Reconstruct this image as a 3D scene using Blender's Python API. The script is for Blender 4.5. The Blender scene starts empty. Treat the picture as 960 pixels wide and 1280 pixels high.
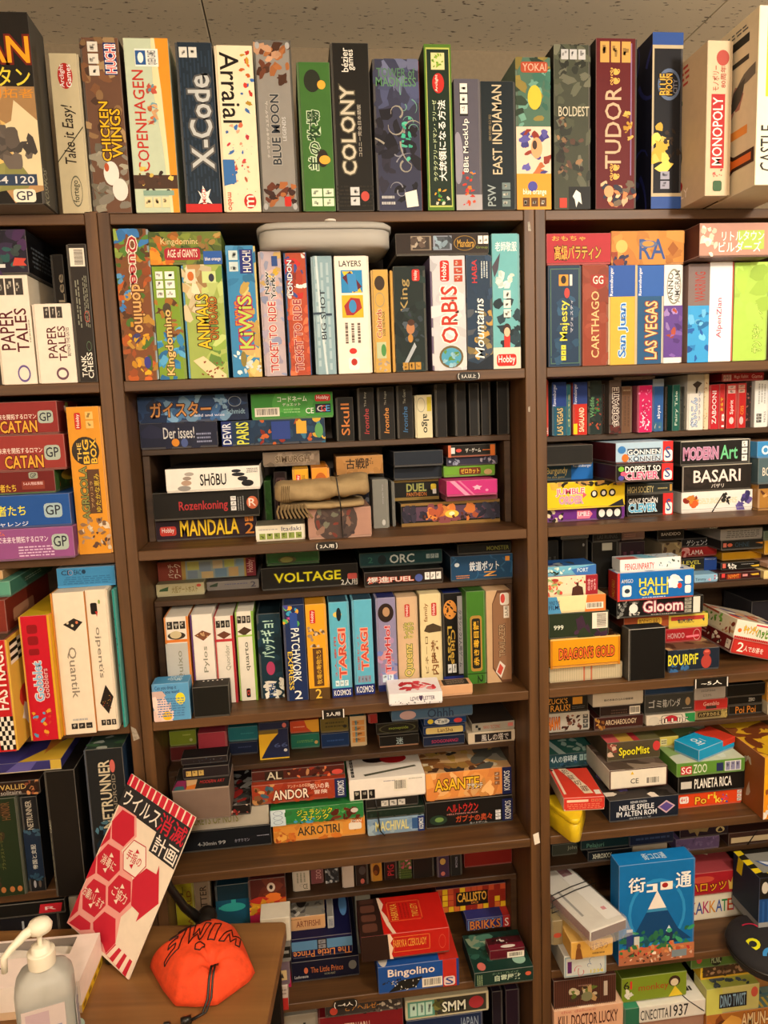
import bpy, bmesh, math, random, zlib
from mathutils import Vector, Matrix, noise

# ------------------------------------------------------------------ scene, camera, light
S = bpy.context.scene
COL = S.collection
S.view_settings.view_transform = 'Standard'
S.view_settings.look = 'None'
S.view_settings.gamma = 1
S.view_settings.use_curve_mapping = False
S.view_settings.exposure = 0.04

cam_d = bpy.data.cameras.new('camera')
cam = bpy.data.objects.new('camera', cam_d)
COL.objects.link(cam)
S.camera = cam
cam_d.sensor_fit = 'HORIZONTAL'
cam_d.sensor_width = 36
cam_d.lens = 34.875
cam_d.clip_start = .02
_r = Vector((0.99224791, -0.11840494, -0.03774057)); _u = Vector((0.05339289, 0.13194282, 0.98981831)); _f = Vector((0.11221978, 0.98416023, -0.13724197))
cam.matrix_world = Matrix(((_r.x, _u.x, -_f.x, .3292), (_r.y, _u.y, -_f.y, -1.4261), (_r.z, _u.z, -_f.z, 1.7381), (0, 0, 0, 1)))

W = bpy.data.worlds.new('world'); S.world = W; W.use_nodes = True
W.node_tree.nodes['Background'].inputs[0].default_value = (1, .82, .62, 1)
W.node_tree.nodes['Background'].inputs[1].default_value = .2

def area(name, loc, tgt, sx, sy, power, col):
    l = bpy.data.lights.new(name, 'AREA'); l.shape = 'RECTANGLE'; l.size = sx; l.size_y = sy
    l.energy = power; l.color = col
    o = bpy.data.objects.new(name, l); COL.objects.link(o); o.location = loc
    o.rotation_euler = (Vector(tgt) - Vector(loc)).to_track_quat('-Z', 'Y').to_euler()
    return o
WARM = (1, .85, .69)
def lamp(name, loc, r, power, col):
    l = bpy.data.lights.new(name, 'POINT'); l.shadow_soft_size = r; l.energy = power; l.color = col
    o = bpy.data.objects.new(name, l); COL.objects.link(o); o.location = loc
lamp('ceiling_light_right', (1.40, -1.20, 2.28), .07, 52, (1, .91, .78))
lamp('ceiling_light_middle', (.30, -2.3, 2.16), .10, 70, WARM)
lamp('ceiling_light_left', (-1.1, -1.6, 2.16), .08, 20, WARM)

# ------------------------------------------------------------------ materials
def srgb(h):
    if len(h) == 3: h = ''.join(c * 2 for c in h)
    v = [int(h[i:i + 2], 16) / 255 for i in (0, 2, 4)]
    return tuple((c / 12.92 if c < .04045 else ((c + .055) / 1.055) ** 2.4) for c in v) + (1,)
def mix(a, b, t): return tuple(a[i] * (1 - t) + b[i] * t for i in range(3)) + (1,)

def new_mat(name):
    m = bpy.data.materials.new(name); m.use_nodes = True
    nt = m.node_tree; return m, nt, nt.nodes['Principled BSDF']
def N(nt, t, **k):
    n = nt.nodes.new(t)
    for a, b in k.items(): setattr(n, a, b)
    return n
def ink_mat(name, rough, bump=.05, var=.08, scale=60, coat=0):
    m, nt, p = new_mat(name)
    a = N(nt, 'ShaderNodeVertexColor', layer_name='ink')
    tc = N(nt, 'ShaderNodeTexCoord'); nz = N(nt, 'ShaderNodeTexNoise')
    nz.inputs['Scale'].default_value = scale; nz.inputs['Detail'].default_value = 4
    nt.links.new(tc.outputs['Object'], nz.inputs['Vector'])
    mp = N(nt, 'ShaderNodeMapRange'); mp.inputs[3].default_value = 1 - var; mp.inputs[4].default_value = 1 + var
    nt.links.new(nz.outputs['Fac'], mp.inputs[0])
    mx = N(nt, 'ShaderNodeVectorMath', operation='SCALE')
    nt.links.new(a.outputs['Color'], mx.inputs[0]); nt.links.new(mp.outputs[0], mx.inputs['Scale'])
    nt.links.new(mx.outputs[0], p.inputs['Base Color'])
    p.inputs['Roughness'].default_value = rough
    p.inputs['Specular IOR Level'].default_value = .22
    b = N(nt, 'ShaderNodeBump'); b.inputs['Strength'].default_value = bump; b.inputs['Distance'].default_value = .001
    nt.links.new(nz.outputs['Fac'], b.inputs['Height']); nt.links.new(b.outputs[0], p.inputs['Normal'])
    return m
CARD = ink_mat('printed_card', .55)
INK = ink_mat('print_ink', .52, .02, .05)
TINM = ink_mat('painted_tin', .25, .02, .04)
def plain(name, h, rough=.5, metal=0, var=.06, scale=40, bump=.1, **k):
    m, nt, p = new_mat(name)
    tc = N(nt, 'ShaderNodeTexCoord'); nz = N(nt, 'ShaderNodeTexNoise'); nz.inputs['Scale'].default_value = scale; nz.inputs['Detail'].default_value = 5
    nt.links.new(tc.outputs['Object'], nz.inputs['Vector'])
    r = N(nt, 'ShaderNodeValToRGB'); c = srgb(h)
    r.color_ramp.elements[0].position = .3; r.color_ramp.elements[1].position = .7
    r.color_ramp.elements[0].color = tuple(x * (1 - var) for x in c[:3]) + (1,); r.color_ramp.elements[1].color = tuple(min(1, x * (1 + var)) for x in c[:3]) + (1,)
    nt.links.new(nz.outputs['Fac'], r.inputs[0]); nt.links.new(r.outputs[0], p.inputs['Base Color'])
    b = N(nt, 'ShaderNodeBump'); b.inputs['Strength'].default_value = bump; b.inputs['Distance'].default_value = .002
    nt.links.new(nz.outputs['Fac'], b.inputs['Height']); nt.links.new(b.outputs[0], p.inputs['Normal'])
    p.inputs['Roughness'].default_value = rough; p.inputs['Metallic'].default_value = metal
    for a, v in k.items(): p.inputs[a.replace('_', ' ')].default_value = v
    return m
def wood(name, dark, light, axis, rough=.5, sc=1.0):
    m, nt, p = new_mat(name)
    tc = N(nt, 'ShaderNodeTexCoord'); mp = N(nt, 'ShaderNodeMapping')
    s = {'X': (1.5, 30, 30), 'Z': (30, 30, 1.5), 'Y': (30, 1.5, 30)}[axis]
    mp.inputs['Scale'].default_value = tuple(v * sc for v in s)
    nt.links.new(tc.outputs['Object'], mp.inputs[0])
    nz = N(nt, 'ShaderNodeTexNoise'); nz.inputs['Scale'].default_value = 1.6; nz.inputs['Detail'].default_value = 6; nz.inputs['Distortion'].default_value = .6
    nt.links.new(mp.outputs[0], nz.inputs['Vector'])
    r = N(nt, 'ShaderNodeValToRGB'); e = r.color_ramp.elements
    e[0].position = .28; e[0].color = srgb(dark); e[1].position = .72; e[1].color = srgb(light)
    nt.links.new(nz.outputs['Fac'], r.inputs[0]); nt.links.new(r.outputs[0], p.inputs['Base Color'])
    b = N(nt, 'ShaderNodeBump'); b.inputs['Strength'].default_value = .12; b.inputs['Distance'].default_value = .001
    nt.links.new(nz.outputs['Fac'], b.inputs['Height']); nt.links.new(b.outputs[0], p.inputs['Normal'])
    p.inputs['Roughness'].default_value = rough
    return m
WX = wood('brown_wood_along', '402813', '684625', 'X')
WZ = wood('brown_wood_upright', '402813', '684625', 'Z')
WDARK = wood('dark_stained_wood', '33200f', '4c3420', 'X')
DESK = wood('desk_oak', '6e4a28', '8e6438', 'X', .38, .6)

# ------------------------------------------------------------------ mesh helpers
class MB:
    """collects vertices and coloured faces; build() links them as one mesh object"""
    def __init__(s): s.v = []; s.f = []; s.c = []
    def face(s, pts, col):
        i = len(s.v); s.v += [tuple(p) for p in pts]; s.f.append(tuple(range(i, i + len(pts)))); s.c.append(col)
    def add(s, vs, fs, col):
        i = len(s.v); s.v += [tuple(p) for p in vs]
        for f in fs: s.f.append(tuple(i + k for k in f)); s.c.append(col)
    def box(s, x0, x1, y0, y1, z0, z1, col, b=0.0, cols=None, edge=None):
        """chamfered box; cols: dict of colour per side front/back/left/right/top/bottom"""
        b = min(b, (x1 - x0) / 3, (y1 - y0) / 3, (z1 - z0) / 3)
        cc = cols or {}
        g = lambda n: cc.get(n, col)
        X = (x0, x1); Y = (y0, y1); Z = (z0, z1)
        if b <= 0:
            P = [(X[i], Y[j], Z[k]) for i in (0, 1) for j in (0, 1) for k in (0, 1)]
            i = len(s.v); s.v += P
            for f, n in (((0, 4, 5, 1), 'front'), ((2, 3, 7, 6), 'back'), ((0, 1, 3, 2), 'left'), ((4, 6, 7, 5), 'right'), ((1, 5, 7, 3), 'top'), ((0, 2, 6, 4), 'bottom')):
                s.f.append(tuple(i + q for q in f)); s.c.append(g(n))
            return
        idx = {}
        base = len(s.v)
        for i in (0, 1):
            for j in (0, 1):
                for k in (0, 1):
                    sx, sy, sz = (1, -1)[i], (1, -1)[j], (1, -1)[k]
                    for ax, p in (('x', (X[i], Y[j] + sy * b, Z[k] + sz * b)), ('y', (X[i] + sx * b, Y[j], Z[k] + sz * b)), ('z', (X[i] + sx * b, Y[j] + sy * b, Z[k]))):
                        idx[(i, j, k, ax)] = len(s.v); s.v.append(p)
        def q(l, c): s.f.append(tuple(idx[a] for a in l)); s.c.append(c)
        q([(0, 0, 0, 'y'), (1, 0, 0, 'y'), (1, 0, 1, 'y'), (0, 0, 1, 'y')], g('front'))
        q([(0, 1, 0, 'y'), (0, 1, 1, 'y'), (1, 1, 1, 'y'), (1, 1, 0, 'y')], g('back'))
        q([(0, 0, 0, 'x'), (0, 0, 1, 'x'), (0, 1, 1, 'x'), (0, 1, 0, 'x')], g('left'))
        q([(1, 0, 0, 'x'), (1, 1, 0, 'x'), (1, 1, 1, 'x'), (1, 0, 1, 'x')], g('right'))
        q([(0, 0, 1, 'z'), (1, 0, 1, 'z'), (1, 1, 1, 'z'), (0, 1, 1, 'z')], g('top'))
        q([(0, 0, 0, 'z'), (0, 1, 0, 'z'), (1, 1, 0, 'z'), (1, 0, 0, 'z')], g('bottom'))
        e = edge or col
        for i in (0, 1):
            for j in (0, 1): q([(i, j, 0, 'x'), (i, j, 0, 'y'), (i, j, 1, 'y'), (i, j, 1, 'x')], e)
        for i in (0, 1):
            for k in (0, 1): q([(i, 0, k, 'x'), (i, 0, k, 'z'), (i, 1, k, 'z'), (i, 1, k, 'x')], e)
        for j in (0, 1):
            for k in (0, 1): q([(0, j, k, 'y'), (0, j, k, 'z'), (1, j, k, 'z'), (1, j, k, 'y')], e)
        for i in (0, 1):
            for j in (0, 1):
                for k in (0, 1): q([(i, j, k, 'x'), (i, j, k, 'y'), (i, j, k, 'z')], e)
    def build(s, name, mat, parent=None, smooth=False, fix=False):
        me = bpy.data.meshes.new(name); me.from_pydata(s.v, [], s.f)
        if s.c and s.c[0] is not None:
            ca = me.color_attributes.new('ink', 'FLOAT_COLOR', 'CORNER')
            buf = []
            for f, c in zip(s.f, s.c): buf += list(c) * len(f)
            ca.data.foreach_set('color', buf)
        me.materials.append(mat)
        if smooth: me.polygons.foreach_set('use_smooth', [True] * len(me.polygons))
        if fix:
            bm = bmesh.new(); bm.from_mesh(me); bmesh.ops.remove_doubles(bm, verts=bm.verts, dist=1e-5); bmesh.ops.recalc_face_normals(bm, faces=bm.faces); bm.to_mesh(me); bm.free()
        me.update()
        o = bpy.data.objects.new(name, me); COL.objects.link(o)
        if parent: o.parent = parent
        return o
def empty(name, loc, label, cat, group=None, rot=(0, 0, 0)):
    o = bpy.data.objects.new(name, None); COL.objects.link(o); o.location = loc; o.rotation_euler = rot
    o.empty_display_size = .02
    o['label'] = label; o['category'] = cat
    if group: o['group'] = group
    return o
def tube(mb, pts, r, col=None, n=8, closed=False):
    pts = [Vector(p) for p in pts]; rings = []
    L = len(pts)
    for i, p in enumerate(pts):
        a = pts[(i - 1) % L] if (i > 0 or closed) else p
        b = pts[(i + 1) % L] if (i < L - 1 or closed) else p
        d = (b - a).normalized()
        x = d.cross(Vector((0, 0, 1))); x = x.normalized() if x.length > 1e-3 else Vector((1, 0, 0))
        y = d.cross(x)
        rr = r[i] if isinstance(r, (list, tuple)) else r
        rings.append([p + x * math.cos(t) * rr + y * math.sin(t) * rr for t in (2 * math.pi * k / n for k in range(n))])
    vs = [v for R in rings for v in R]; fs = []
    for i in range(L - (0 if closed else 1)):
        j = (i + 1) % L
        for k in range(n): fs.append((i * n + k, i * n + (k + 1) % n, j * n + (k + 1) % n, j * n + k))
    if not closed: fs += [tuple(range(n))[::-1], tuple((L - 1) * n + k for k in range(n))]
    mb.add(vs, fs, col)
def lathe(mb, prof, col=None, n=24, c=(0, 0), sx=1, sy=1, sq=2.0):
    """profile [(r,z)] turned about the vertical axis; sq > 2 squares the cross-section"""
    vs = []; fs = []
    for r, z in prof:
        for k in range(n):
            t = 2 * math.pi * k / n; ct, st = math.cos(t), math.sin(t)
            q = (abs(ct) ** sq + abs(st) ** sq) ** (-1 / sq)
            vs.append((c[0] + r * ct * q * sx, c[1] + r * st * q * sy, z))
    for i in range(len(prof) - 1):
        for k in range(n): fs.append((i * n + k, i * n + (k + 1) % n, (i + 1) * n + (k + 1) % n, (i + 1) * n + k))
    fs.append(tuple(range(n))[::-1]); fs.append(tuple((len(prof) - 1) * n + k for k in range(n)))
    mb.add(vs, fs, col)

# ------------------------------------------------------------------ lettering: every word becomes flat mesh letters once, then is reused
TXT = {}
def want(s, bold): TXT.setdefault((s, bold), None)
def make_texts():
    objs = []
    for (s, bold) in TXT:
        c = bpy.data.curves.new('t', 'FONT'); c.body = s; c.resolution_u = 2; c.size = 1
        c.offset = (.008, .016, .075)[bold]; c.fill_mode = 'FRONT' if False else 'BOTH'
        o = bpy.data.objects.new('t', c); COL.objects.link(o); objs.append((s, bold, o))
    bpy.context.view_layer.update()
    dg = bpy.context.evaluated_depsgraph_get()
    for s, bold, o in objs:
        ev = o.evaluated_get(dg); me = ev.to_mesh()
        vs = [(v.co.x, v.co.y) for v in me.vertices]; fs = [tuple(p.vertices) for p in me.polygons]
        ev.to_mesh_clear()
        TXT[(s, bold)] = (vs, fs)
    for s, bold, o in objs:
        c = o.data; bpy.data.objects.remove(o); bpy.data.curves.remove(c)

# ------------------------------------------------------------------ flat print on a box face, in percent of the face (u right, v down)
def clip(poly, u0=0, v0=0, u1=100, v1=100):
    def cut(P, ins, ix):
        out = []
        for i in range(len(P)):
            a, b = P[i - 1], P[i]
            if ins(b):
                if not ins(a): out.append(ix(a, b))
                out.append(b)
            elif ins(a): out.append(ix(a, b))
        return out
    def ixu(c): return lambda a, b: (c, a[1] + (b[1] - a[1]) * (c - a[0]) / (b[0] - a[0]))
    def ixv(c): return lambda a, b: (a[0] + (b[0] - a[0]) * (c - a[1]) / (b[1] - a[1]), c)
    for ins, ix in ((lambda p: p[0] >= u0, ixu(u0)), (lambda p: p[0] <= u1, ixu(u1)), (lambda p: p[1] >= v0, ixv(v0)), (lambda p: p[1] <= v1, ixv(v1))):
        if not poly: return []
        poly = cut(poly, ins, ix)
    return poly

class Face:
    """maps face percent to box-local coordinates and stacks print layers"""
    def __init__(s, art, txt, fn, w, h):
        s.a = art; s.words = []; s.fn = fn; s.w = w; s.h = h; s.k = 1
    def poly(s, pts, col, noclip=False):
        if not noclip: pts = clip(pts)
        if len(pts) < 3: return
        s.a.face([s.fn(u / 100, v / 100, s.k) for u, v in pts], col)
    def draw(s, spec, seed):
        rnd = random.Random(zlib.crc32(seed.encode()))
        for el in spec.split(';'):
            el = el.strip()
            if not el or el == '-': continue
            tk = el.split(' '); c = tk[0]
            s.k += 1
            if c == 'p':
                s.poly([tuple(map(float, q.split(','))) for q in tk[2:] if q], srgb(tk[1])); continue
            u0, v0, u1, v1 = map(float, tk[1:5]); col = srgb(tk[5].split(',')[0]) if len(tk) > 5 and c not in 'BILSGXV' else None
            W_, H_ = (u1 - u0) * s.w / 100, (v1 - v0) * s.h / 100
            if c == 'r': s.poly([(u0, v0), (u1, v0), (u1, v1), (u0, v1)], col)
            elif c == 'R':
                m = .22 * min(W_, H_); a, b = m / s.w * 100, m / s.h * 100
                s.poly([(u0 + a, v0), (u1 - a, v0), (u1 - a * .3, v0 + b * .3), (u1, v0 + b), (u1, v1 - b), (u1 - a * .3, v1 - b * .3), (u1 - a, v1), (u0 + a, v1), (u0 + a * .3, v1 - b * .3), (u0, v1 - b), (u0, v0 + b), (u0 + a * .3, v0 + b * .3)], col)
            elif c == 'q':
                t_ = .05 * min(W_, H_); a, b = t_ / s.w * 100, t_ / s.h * 100
                for q in ((u0, v0, u1, v0 + b), (u0, v1 - b, u1, v1), (u0, v0, u0 + a, v1), (u1 - a, v0, u1, v1)): s.poly([(q[0], q[1]), (q[2], q[1]), (q[2], q[3]), (q[0], q[3])], col)
            elif c == 'e' or c == 'o':
                n = 22; cu, cv, ru, rv = (u0 + u1) / 2, (v0 + v1) / 2, (u1 - u0) / 2, (v1 - v0) / 2
                P = [(cu + ru * math.cos(2 * math.pi * k / n), cv + rv * math.sin(2 * math.pi * k / n)) for k in range(n)]
                if c == 'e': s.poly(P, col)
                else:
                    t = .1
                    for k in range(n):
                        a, b = P[k], P[(k + 1) % n]
                        ia, ib = (cu + (a[0] - cu) * (1 - t), cv + (a[1] - cv) * (1 - t)), (cu + (b[0] - cu) * (1 - t), cv + (b[1] - cv) * (1 - t))
                        s.poly([a, b, ib, ia], col)
            elif c == 'B':
                n = int(int(tk[5]) * 2.4); sz = float(tk[6]) / 100 * min(s.w, s.h) * .62; cs = [srgb(x) for x in tk[7].split(',')]
                for i in range(n):
                    cu, cv = rnd.uniform(u0, u1), rnd.uniform(v0, v1)
                    r = sz * rnd.uniform(.55, 1.25); asp = rnd.uniform(.6, 1.6); th = rnd.uniform(0, 3.14); m = rnd.choice((8, 9, 11)); P = []
                    for k in range(m):
                        t = 2 * math.pi * k / m; q = r * rnd.uniform(.6, 1.2)
                        x, y = q * asp * math.cos(t), q / asp * math.sin(t)
                        P.append((cu + (x * math.cos(th) - y * math.sin(th)) / s.w * 100, cv + (x * math.sin(th) + y * math.cos(th)) / s.h * 100))
                    s.k += .12
                    q = cs[i % len(cs)]; f = rnd.uniform(.75, 1.15)
                    s.poly(clip(P, min(0, u0) if u0 < 3 else u0 - 100 * r / s.w, v0 - 60 * r / s.h, u1 + 100 * r / s.w, v1 + 60 * r / s.h), tuple(min(1, z * f) for z in q[:3]) + (1,))
            elif c == 'I':
                n = int(tk[5]); col = srgb(tk[6]); dk = mix(col, srgb('201a18') if sum(col[:3]) > .6 else srgb('e8e0d0'), .55)
                hor = W_ > H_
                for i in range(n):
                    a0, a1 = (i + .08) / n, (i + .92) / n
                    if hor: q = (u0 + (u1 - u0) * a0, v0, u0 + (u1 - u0) * a1, v1)
                    else: q = (u0, v0 + (v1 - v0) * a0, u1, v0 + (v1 - v0) * a1)
                    s.poly([(q[0], q[1]), (q[2], q[1]), (q[2], q[3]), (q[0], q[3])], col)
                    s.k += .3; mu, mv = (q[2] - q[0]), (q[3] - q[1])
                    for w_i in range(3):
                        a_, b_ = rnd.uniform(.12, .5), rnd.uniform(.12, .55); c_, d_ = a_ + rnd.uniform(.16, .4), b_ + rnd.uniform(.15, .35)
                        s.poly([(q[0] + mu * a_, q[1] + mv * b_), (q[0] + mu * c_, q[1] + mv * b_), (q[0] + mu * (c_ - .05), q[1] + mv * d_), (q[0] + mu * a_, q[1] + mv * d_)], dk)
            elif c == 'L':
                n = int(tk[5]); col = srgb(tk[6]); hor = W_ > H_
                for i in range(n):
                    a = (i + .25) / n; b = (i + .7) / n; t = rnd.uniform(0, .06)
                    while t < .95:
                        e = min(1, t + rnd.uniform(.04, .14))
                        if hor: s.poly([(u0 + (u1 - u0) * t, v0 + (v1 - v0) * a), (u0 + (u1 - u0) * e, v0 + (v1 - v0) * a), (u0 + (u1 - u0) * e, v0 + (v1 - v0) * b), (u0 + (u1 - u0) * t, v0 + (v1 - v0) * b)], col)
                        else: s.poly([(u0 + (u1 - u0) * a, v0 + (v1 - v0) * t), (u0 + (u1 - u0) * b, v0 + (v1 - v0) * t), (u0 + (u1 - u0) * b, v0 + (v1 - v0) * e), (u0 + (u1 - u0) * a, v0 + (v1 - v0) * e)], col)
                        t = e + rnd.uniform(.015, .04)
            elif c == 'V':
                n = int(tk[5]); col = srgb(tk[6])
                for i in range(n):
                    a = u0 + (u1 - u0) * (i + .2) / n; b = u0 + (u1 - u0) * (i + .62) / n
                    s.poly([(a, v0), (b, v0), (b, v1), (a, v1)], col)
            elif c == 'C':
                s.poly([(u0, v0), (u1, v0), (u1, v1), (u0, v1)], srgb('e8e0d0')); s.k += 1
                x = .08; hor = W_ > H_
                while x < .9:
                    e = x + rnd.choice((.012, .02, .034))
                    if hor: s.poly([(u0 + (u1 - u0) * x, v0 + (v1 - v0) * .12), (u0 + (u1 - u0) * e, v0 + (v1 - v0) * .12), (u0 + (u1 - u0) * e, v0 + (v1 - v0) * .82), (u0 + (u1 - u0) * x, v0 + (v1 - v0) * .82)], srgb('2a2624'))
                    else: s.poly([(u0 + (u1 - u0) * .3, v0 + (v1 - v0) * x), (u0 + (u1 - u0) * .9, v0 + (v1 - v0) * x), (u0 + (u1 - u0) * .9, v0 + (v1 - v0) * e), (u0 + (u1 - u0) * .3, v0 + (v1 - v0) * e)], srgb('2a2624'))
                    x = e + rnd.choice((.014, .02, .03))
            elif c == 'S':
                n = int(tk[5]); col = srgb(tk[6])
                for i in range(n):
                    a, b = rnd.uniform(u0, u1), rnd.uniform(v0, v1); th = rnd.uniform(0, 6); st = .12 * min(W_, H_); cv = rnd.uniform(-.6, .6); P = []
                    for k in range(9):
                        P.append((a, b)); a += st * math.cos(th) / s.w * 100; b += st * math.sin(th) / s.h * 100; th += cv
                    for k in range(8):
                        d = Vector(((P[k + 1][0] - P[k][0]) * s.w, (P[k + 1][1] - P[k][1]) * s.h))
                        nn = Vector((-d.y, d.x)).normalized() * .035 * min(W_, H_) * (1 - k / 10) * 100
                        s.poly([(P[k][0] - nn.x / s.w, P[k][1] - nn.y / s.h), (P[k][0] + nn.x / s.w, P[k][1] + nn.y / s.h), (P[k + 1][0] + nn.x / s.w, P[k + 1][1] + nn.y / s.h), (P[k + 1][0] - nn.x / s.w, P[k + 1][1] - nn.y / s.h)], col)
            elif c in 'GX':
                nx, ny = int(tk[5]), int(tk[6]); cs = [srgb(x) for x in (tk[7].split(',') if c == 'G' else tk[7:9])]
                for i in range(nx):
                    for j in range(ny):
                        q = cs[(i + j) % 2] if c == 'X' else rnd.choice(cs[:3] if j < ny - 1 else cs[1:])
                        g = .06 if c == 'G' else 0
                        a0, a1 = u0 + (u1 - u0) * (i + g) / nx, u0 + (u1 - u0) * (i + 1 - g) / nx; b0, b1 = v0 + (v1 - v0) * (j + g) / ny, v0 + (v1 - v0) * (j + 1 - g) / ny
                        s.poly([(a0, b0), (a1, b0), (a1, b1), (a0, b1)], q)
            elif c[0] == 't':
                body = ' '.join(tk[6:]); cols = tk[5].split(',')
                d = 'u' if c[1:2] == 'u' and c != 'tuh' else ('d' if c[1:2] == 'd' else ('r' if c[1:2] == 'r' else 'h'))
                lay = [(1, cols[0])]
                if len(cols) > 1: lay = [(2, cols[1]), (1, cols[0])]
                elif 'o' not in c: lay = [(0, cols[0])]
                vs0, _ = TXT[(body, lay[-1][0])]
                if not vs0: continue
                x0 = min(v[0] for v in vs0); x1 = max(v[0] for v in vs0); y0 = min(v[1] for v in vs0); y1 = max(v[1] for v in vs0)
                sh = .18 if c == 'tud' or c == 'tudo' else 0
                tm = MB(); s.words.append(tm)
                for bold, cc in lay:
                    s.k += 1.2
                    vs, fs = TXT[(body, bold)]; out = []
                    for x, y in vs:
                        a = (x - x0) / max(1e-6, x1 - x0) ; b = (y - y0) / max(1e-6, y1 - y0)
                        if d == 'h': uv = (u0 + a * (u1 - u0), v1 - b * (v1 - v0))
                        elif d == 'r': uv = (u1 - a * (u1 - u0), v0 + b * (v1 - v0))
                        elif d == 'u': uv = (u0 + (1 - b) * (u1 - u0), v1 - a * (v1 - v0) - sh * b * 8)
                        else: uv = (u0 + b * (u1 - u0), v0 + a * (v1 - v0))
                        out.append(s.fn(min(1, max(0, uv[0] / 100)), min(1, max(0, uv[1] / 100)), s.k))
                    tm.add(out, fs, srgb(cc))

def text_keys(spec):
    for f in spec.split('//'):
        for el in f.split(';'):
            tk = el.strip().split(' ')
            if tk[0][:1] == 't' and len(tk) > 6:
                body = ' '.join(tk[6:]); cols = tk[5].split(',')
                if len(cols) > 1: want(body, 2); want(body, 1)
                elif 'o' in tk[0]: want(body, 1)
                else: want(body, 0)

LAY = .00002
def print_faces(spec, w, h, D, x_side, parent, seed, y0=0.0):
    parts = (spec.split('//') + ['-', '-'])[:3]
    o = .00025
    side = (lambda u, v, k: (-w / 2 - o - k * LAY, D * (1 - u), h * (1 - v))) if x_side < 0 else (lambda u, v, k: (w / 2 + o + k * LAY, D * u, h * (1 - v)))
    for pre, sp, fn, a, b, sd in (('', parts[0], lambda u, v, k: (-w / 2 + u * w, y0 - o - k * LAY, h * (1 - v)), w, h, seed),
                                  ('top_', parts[1], lambda u, v, k: (-w / 2 + u * w, D * (1 - v), h + o + k * LAY), w, D, seed + 't'),
                                  ('side_', parts[2], side, D, h, seed + 's')):
        art, txt = MB(), MB()
        F = Face(art, txt, fn, a, b); F.draw(sp, sd)
        if art.f: art.build(pre + 'artwork', INK, parent)
        for t in F.words: t.build(pre + 'lettering', INK, parent)

def game_box(name, x0, x1, z0, z1, Y, D, yaw, lean, cols, art, label, group, cat='game box', groupname=None):
    w, h = x1 - x0, z1 - z0
    e = empty(name, ((x0 + x1) / 2, Y, z0), label, cat, group, (0, math.radians(lean), math.radians(yaw)))
    cs = cols.split(' '); cs += ['-'] * (3 - len(cs))
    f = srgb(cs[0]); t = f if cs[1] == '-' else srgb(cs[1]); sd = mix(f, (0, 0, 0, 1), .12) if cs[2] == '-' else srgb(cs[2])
    xs = -1 if (x0 + x1) / 2 > .42 else 1
    cc = {'front': f, 'top': t, 'left': sd, 'right': sd, 'back': sd, 'bottom': mix(f, (.5, .45, .4, 1), .4)}
    tray = mix(sd, (.62, .58, .5, 1), .10)
    edge = mix(f, (.75, .7, .62, 1), .16)
    mat = TINM if name == 'game_tin' else CARD
    rnd = random.Random(zlib.crc32(label.encode()))
    L, B = MB(), MB()
    s = .0032 if min(w, h) > .02 else .0016
    bev = .0009 if name != 'game_tin' else .003
    if h >= w:    # stands upright: the lid opens sideways
        if rnd.random() < .5: L.box(-w / 2, w / 2 - s, 0, D, 0, h, f, bev, cc, edge); B.box(w / 2 - s, w / 2, .001, D - .001, .001, h - .001, tray, .0005)
        else: L.box(-w / 2 + s, w / 2, 0, D, 0, h, f, bev, cc, edge); B.box(-w / 2, -w / 2 + s, .001, D - .001, .001, h - .001, tray, .0005)
    else:
        L.box(-w / 2, w / 2, 0, D, s, h, f, bev, cc, edge); B.box(-w / 2 + .001, w / 2 - .001, .001, D - .001, 0, s, tray, .0005)
    lid = L.build('lid', mat, e); B.build('tray', mat, e)
    print_faces(art, w, h, D, xs, lid, label)
    return e

# ------------------------------------------------------------------ the boxes: name, x0, x1, z0, z1, front y, depth, yaw, lean, colours, print, label, group
GROUPS=['boxes on top of the bookcases', 'boxes in the left bookcase, first compartment', 'boxes in the centre bookcase, first compartment', 'boxes in the right bookcase, first compartment', 'boxes in the left bookcase, second compartment', 'boxes on the upper step of the second compartment', "boxes in the second compartment's lower level", 'boxes on the middle step of the third compartment', 'upright boxes in the third compartment', 'small things at the front edge of the third shelf', 'little boxes on the step in the fourth compartment', 'boxes lying in the fourth compartment', 'small upright boxes on the low step', 'boxes lying in the fifth compartment', 'boxes below the lowest visible shelf', "uprights on the right bookcase's uppermost step", 'boxes in the right bookcase, second compartment', "card boxes on the right bookcase's middle step", 'boxes in the right bookcase, third compartment', "card boxes on the right bookcase's third step", 'boxes in the right bookcase, fourth compartment', "boxes on the right bookcase's bottom step", 'boxes in the right bookcase, fifth compartment', "boxes below the right bookcase's lowest shelf", 'boxes in the left bookcase, third compartment', 'boxes in the left bookcase, fourth compartment', 'boxes in the left bookcase, fifth compartment']
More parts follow.
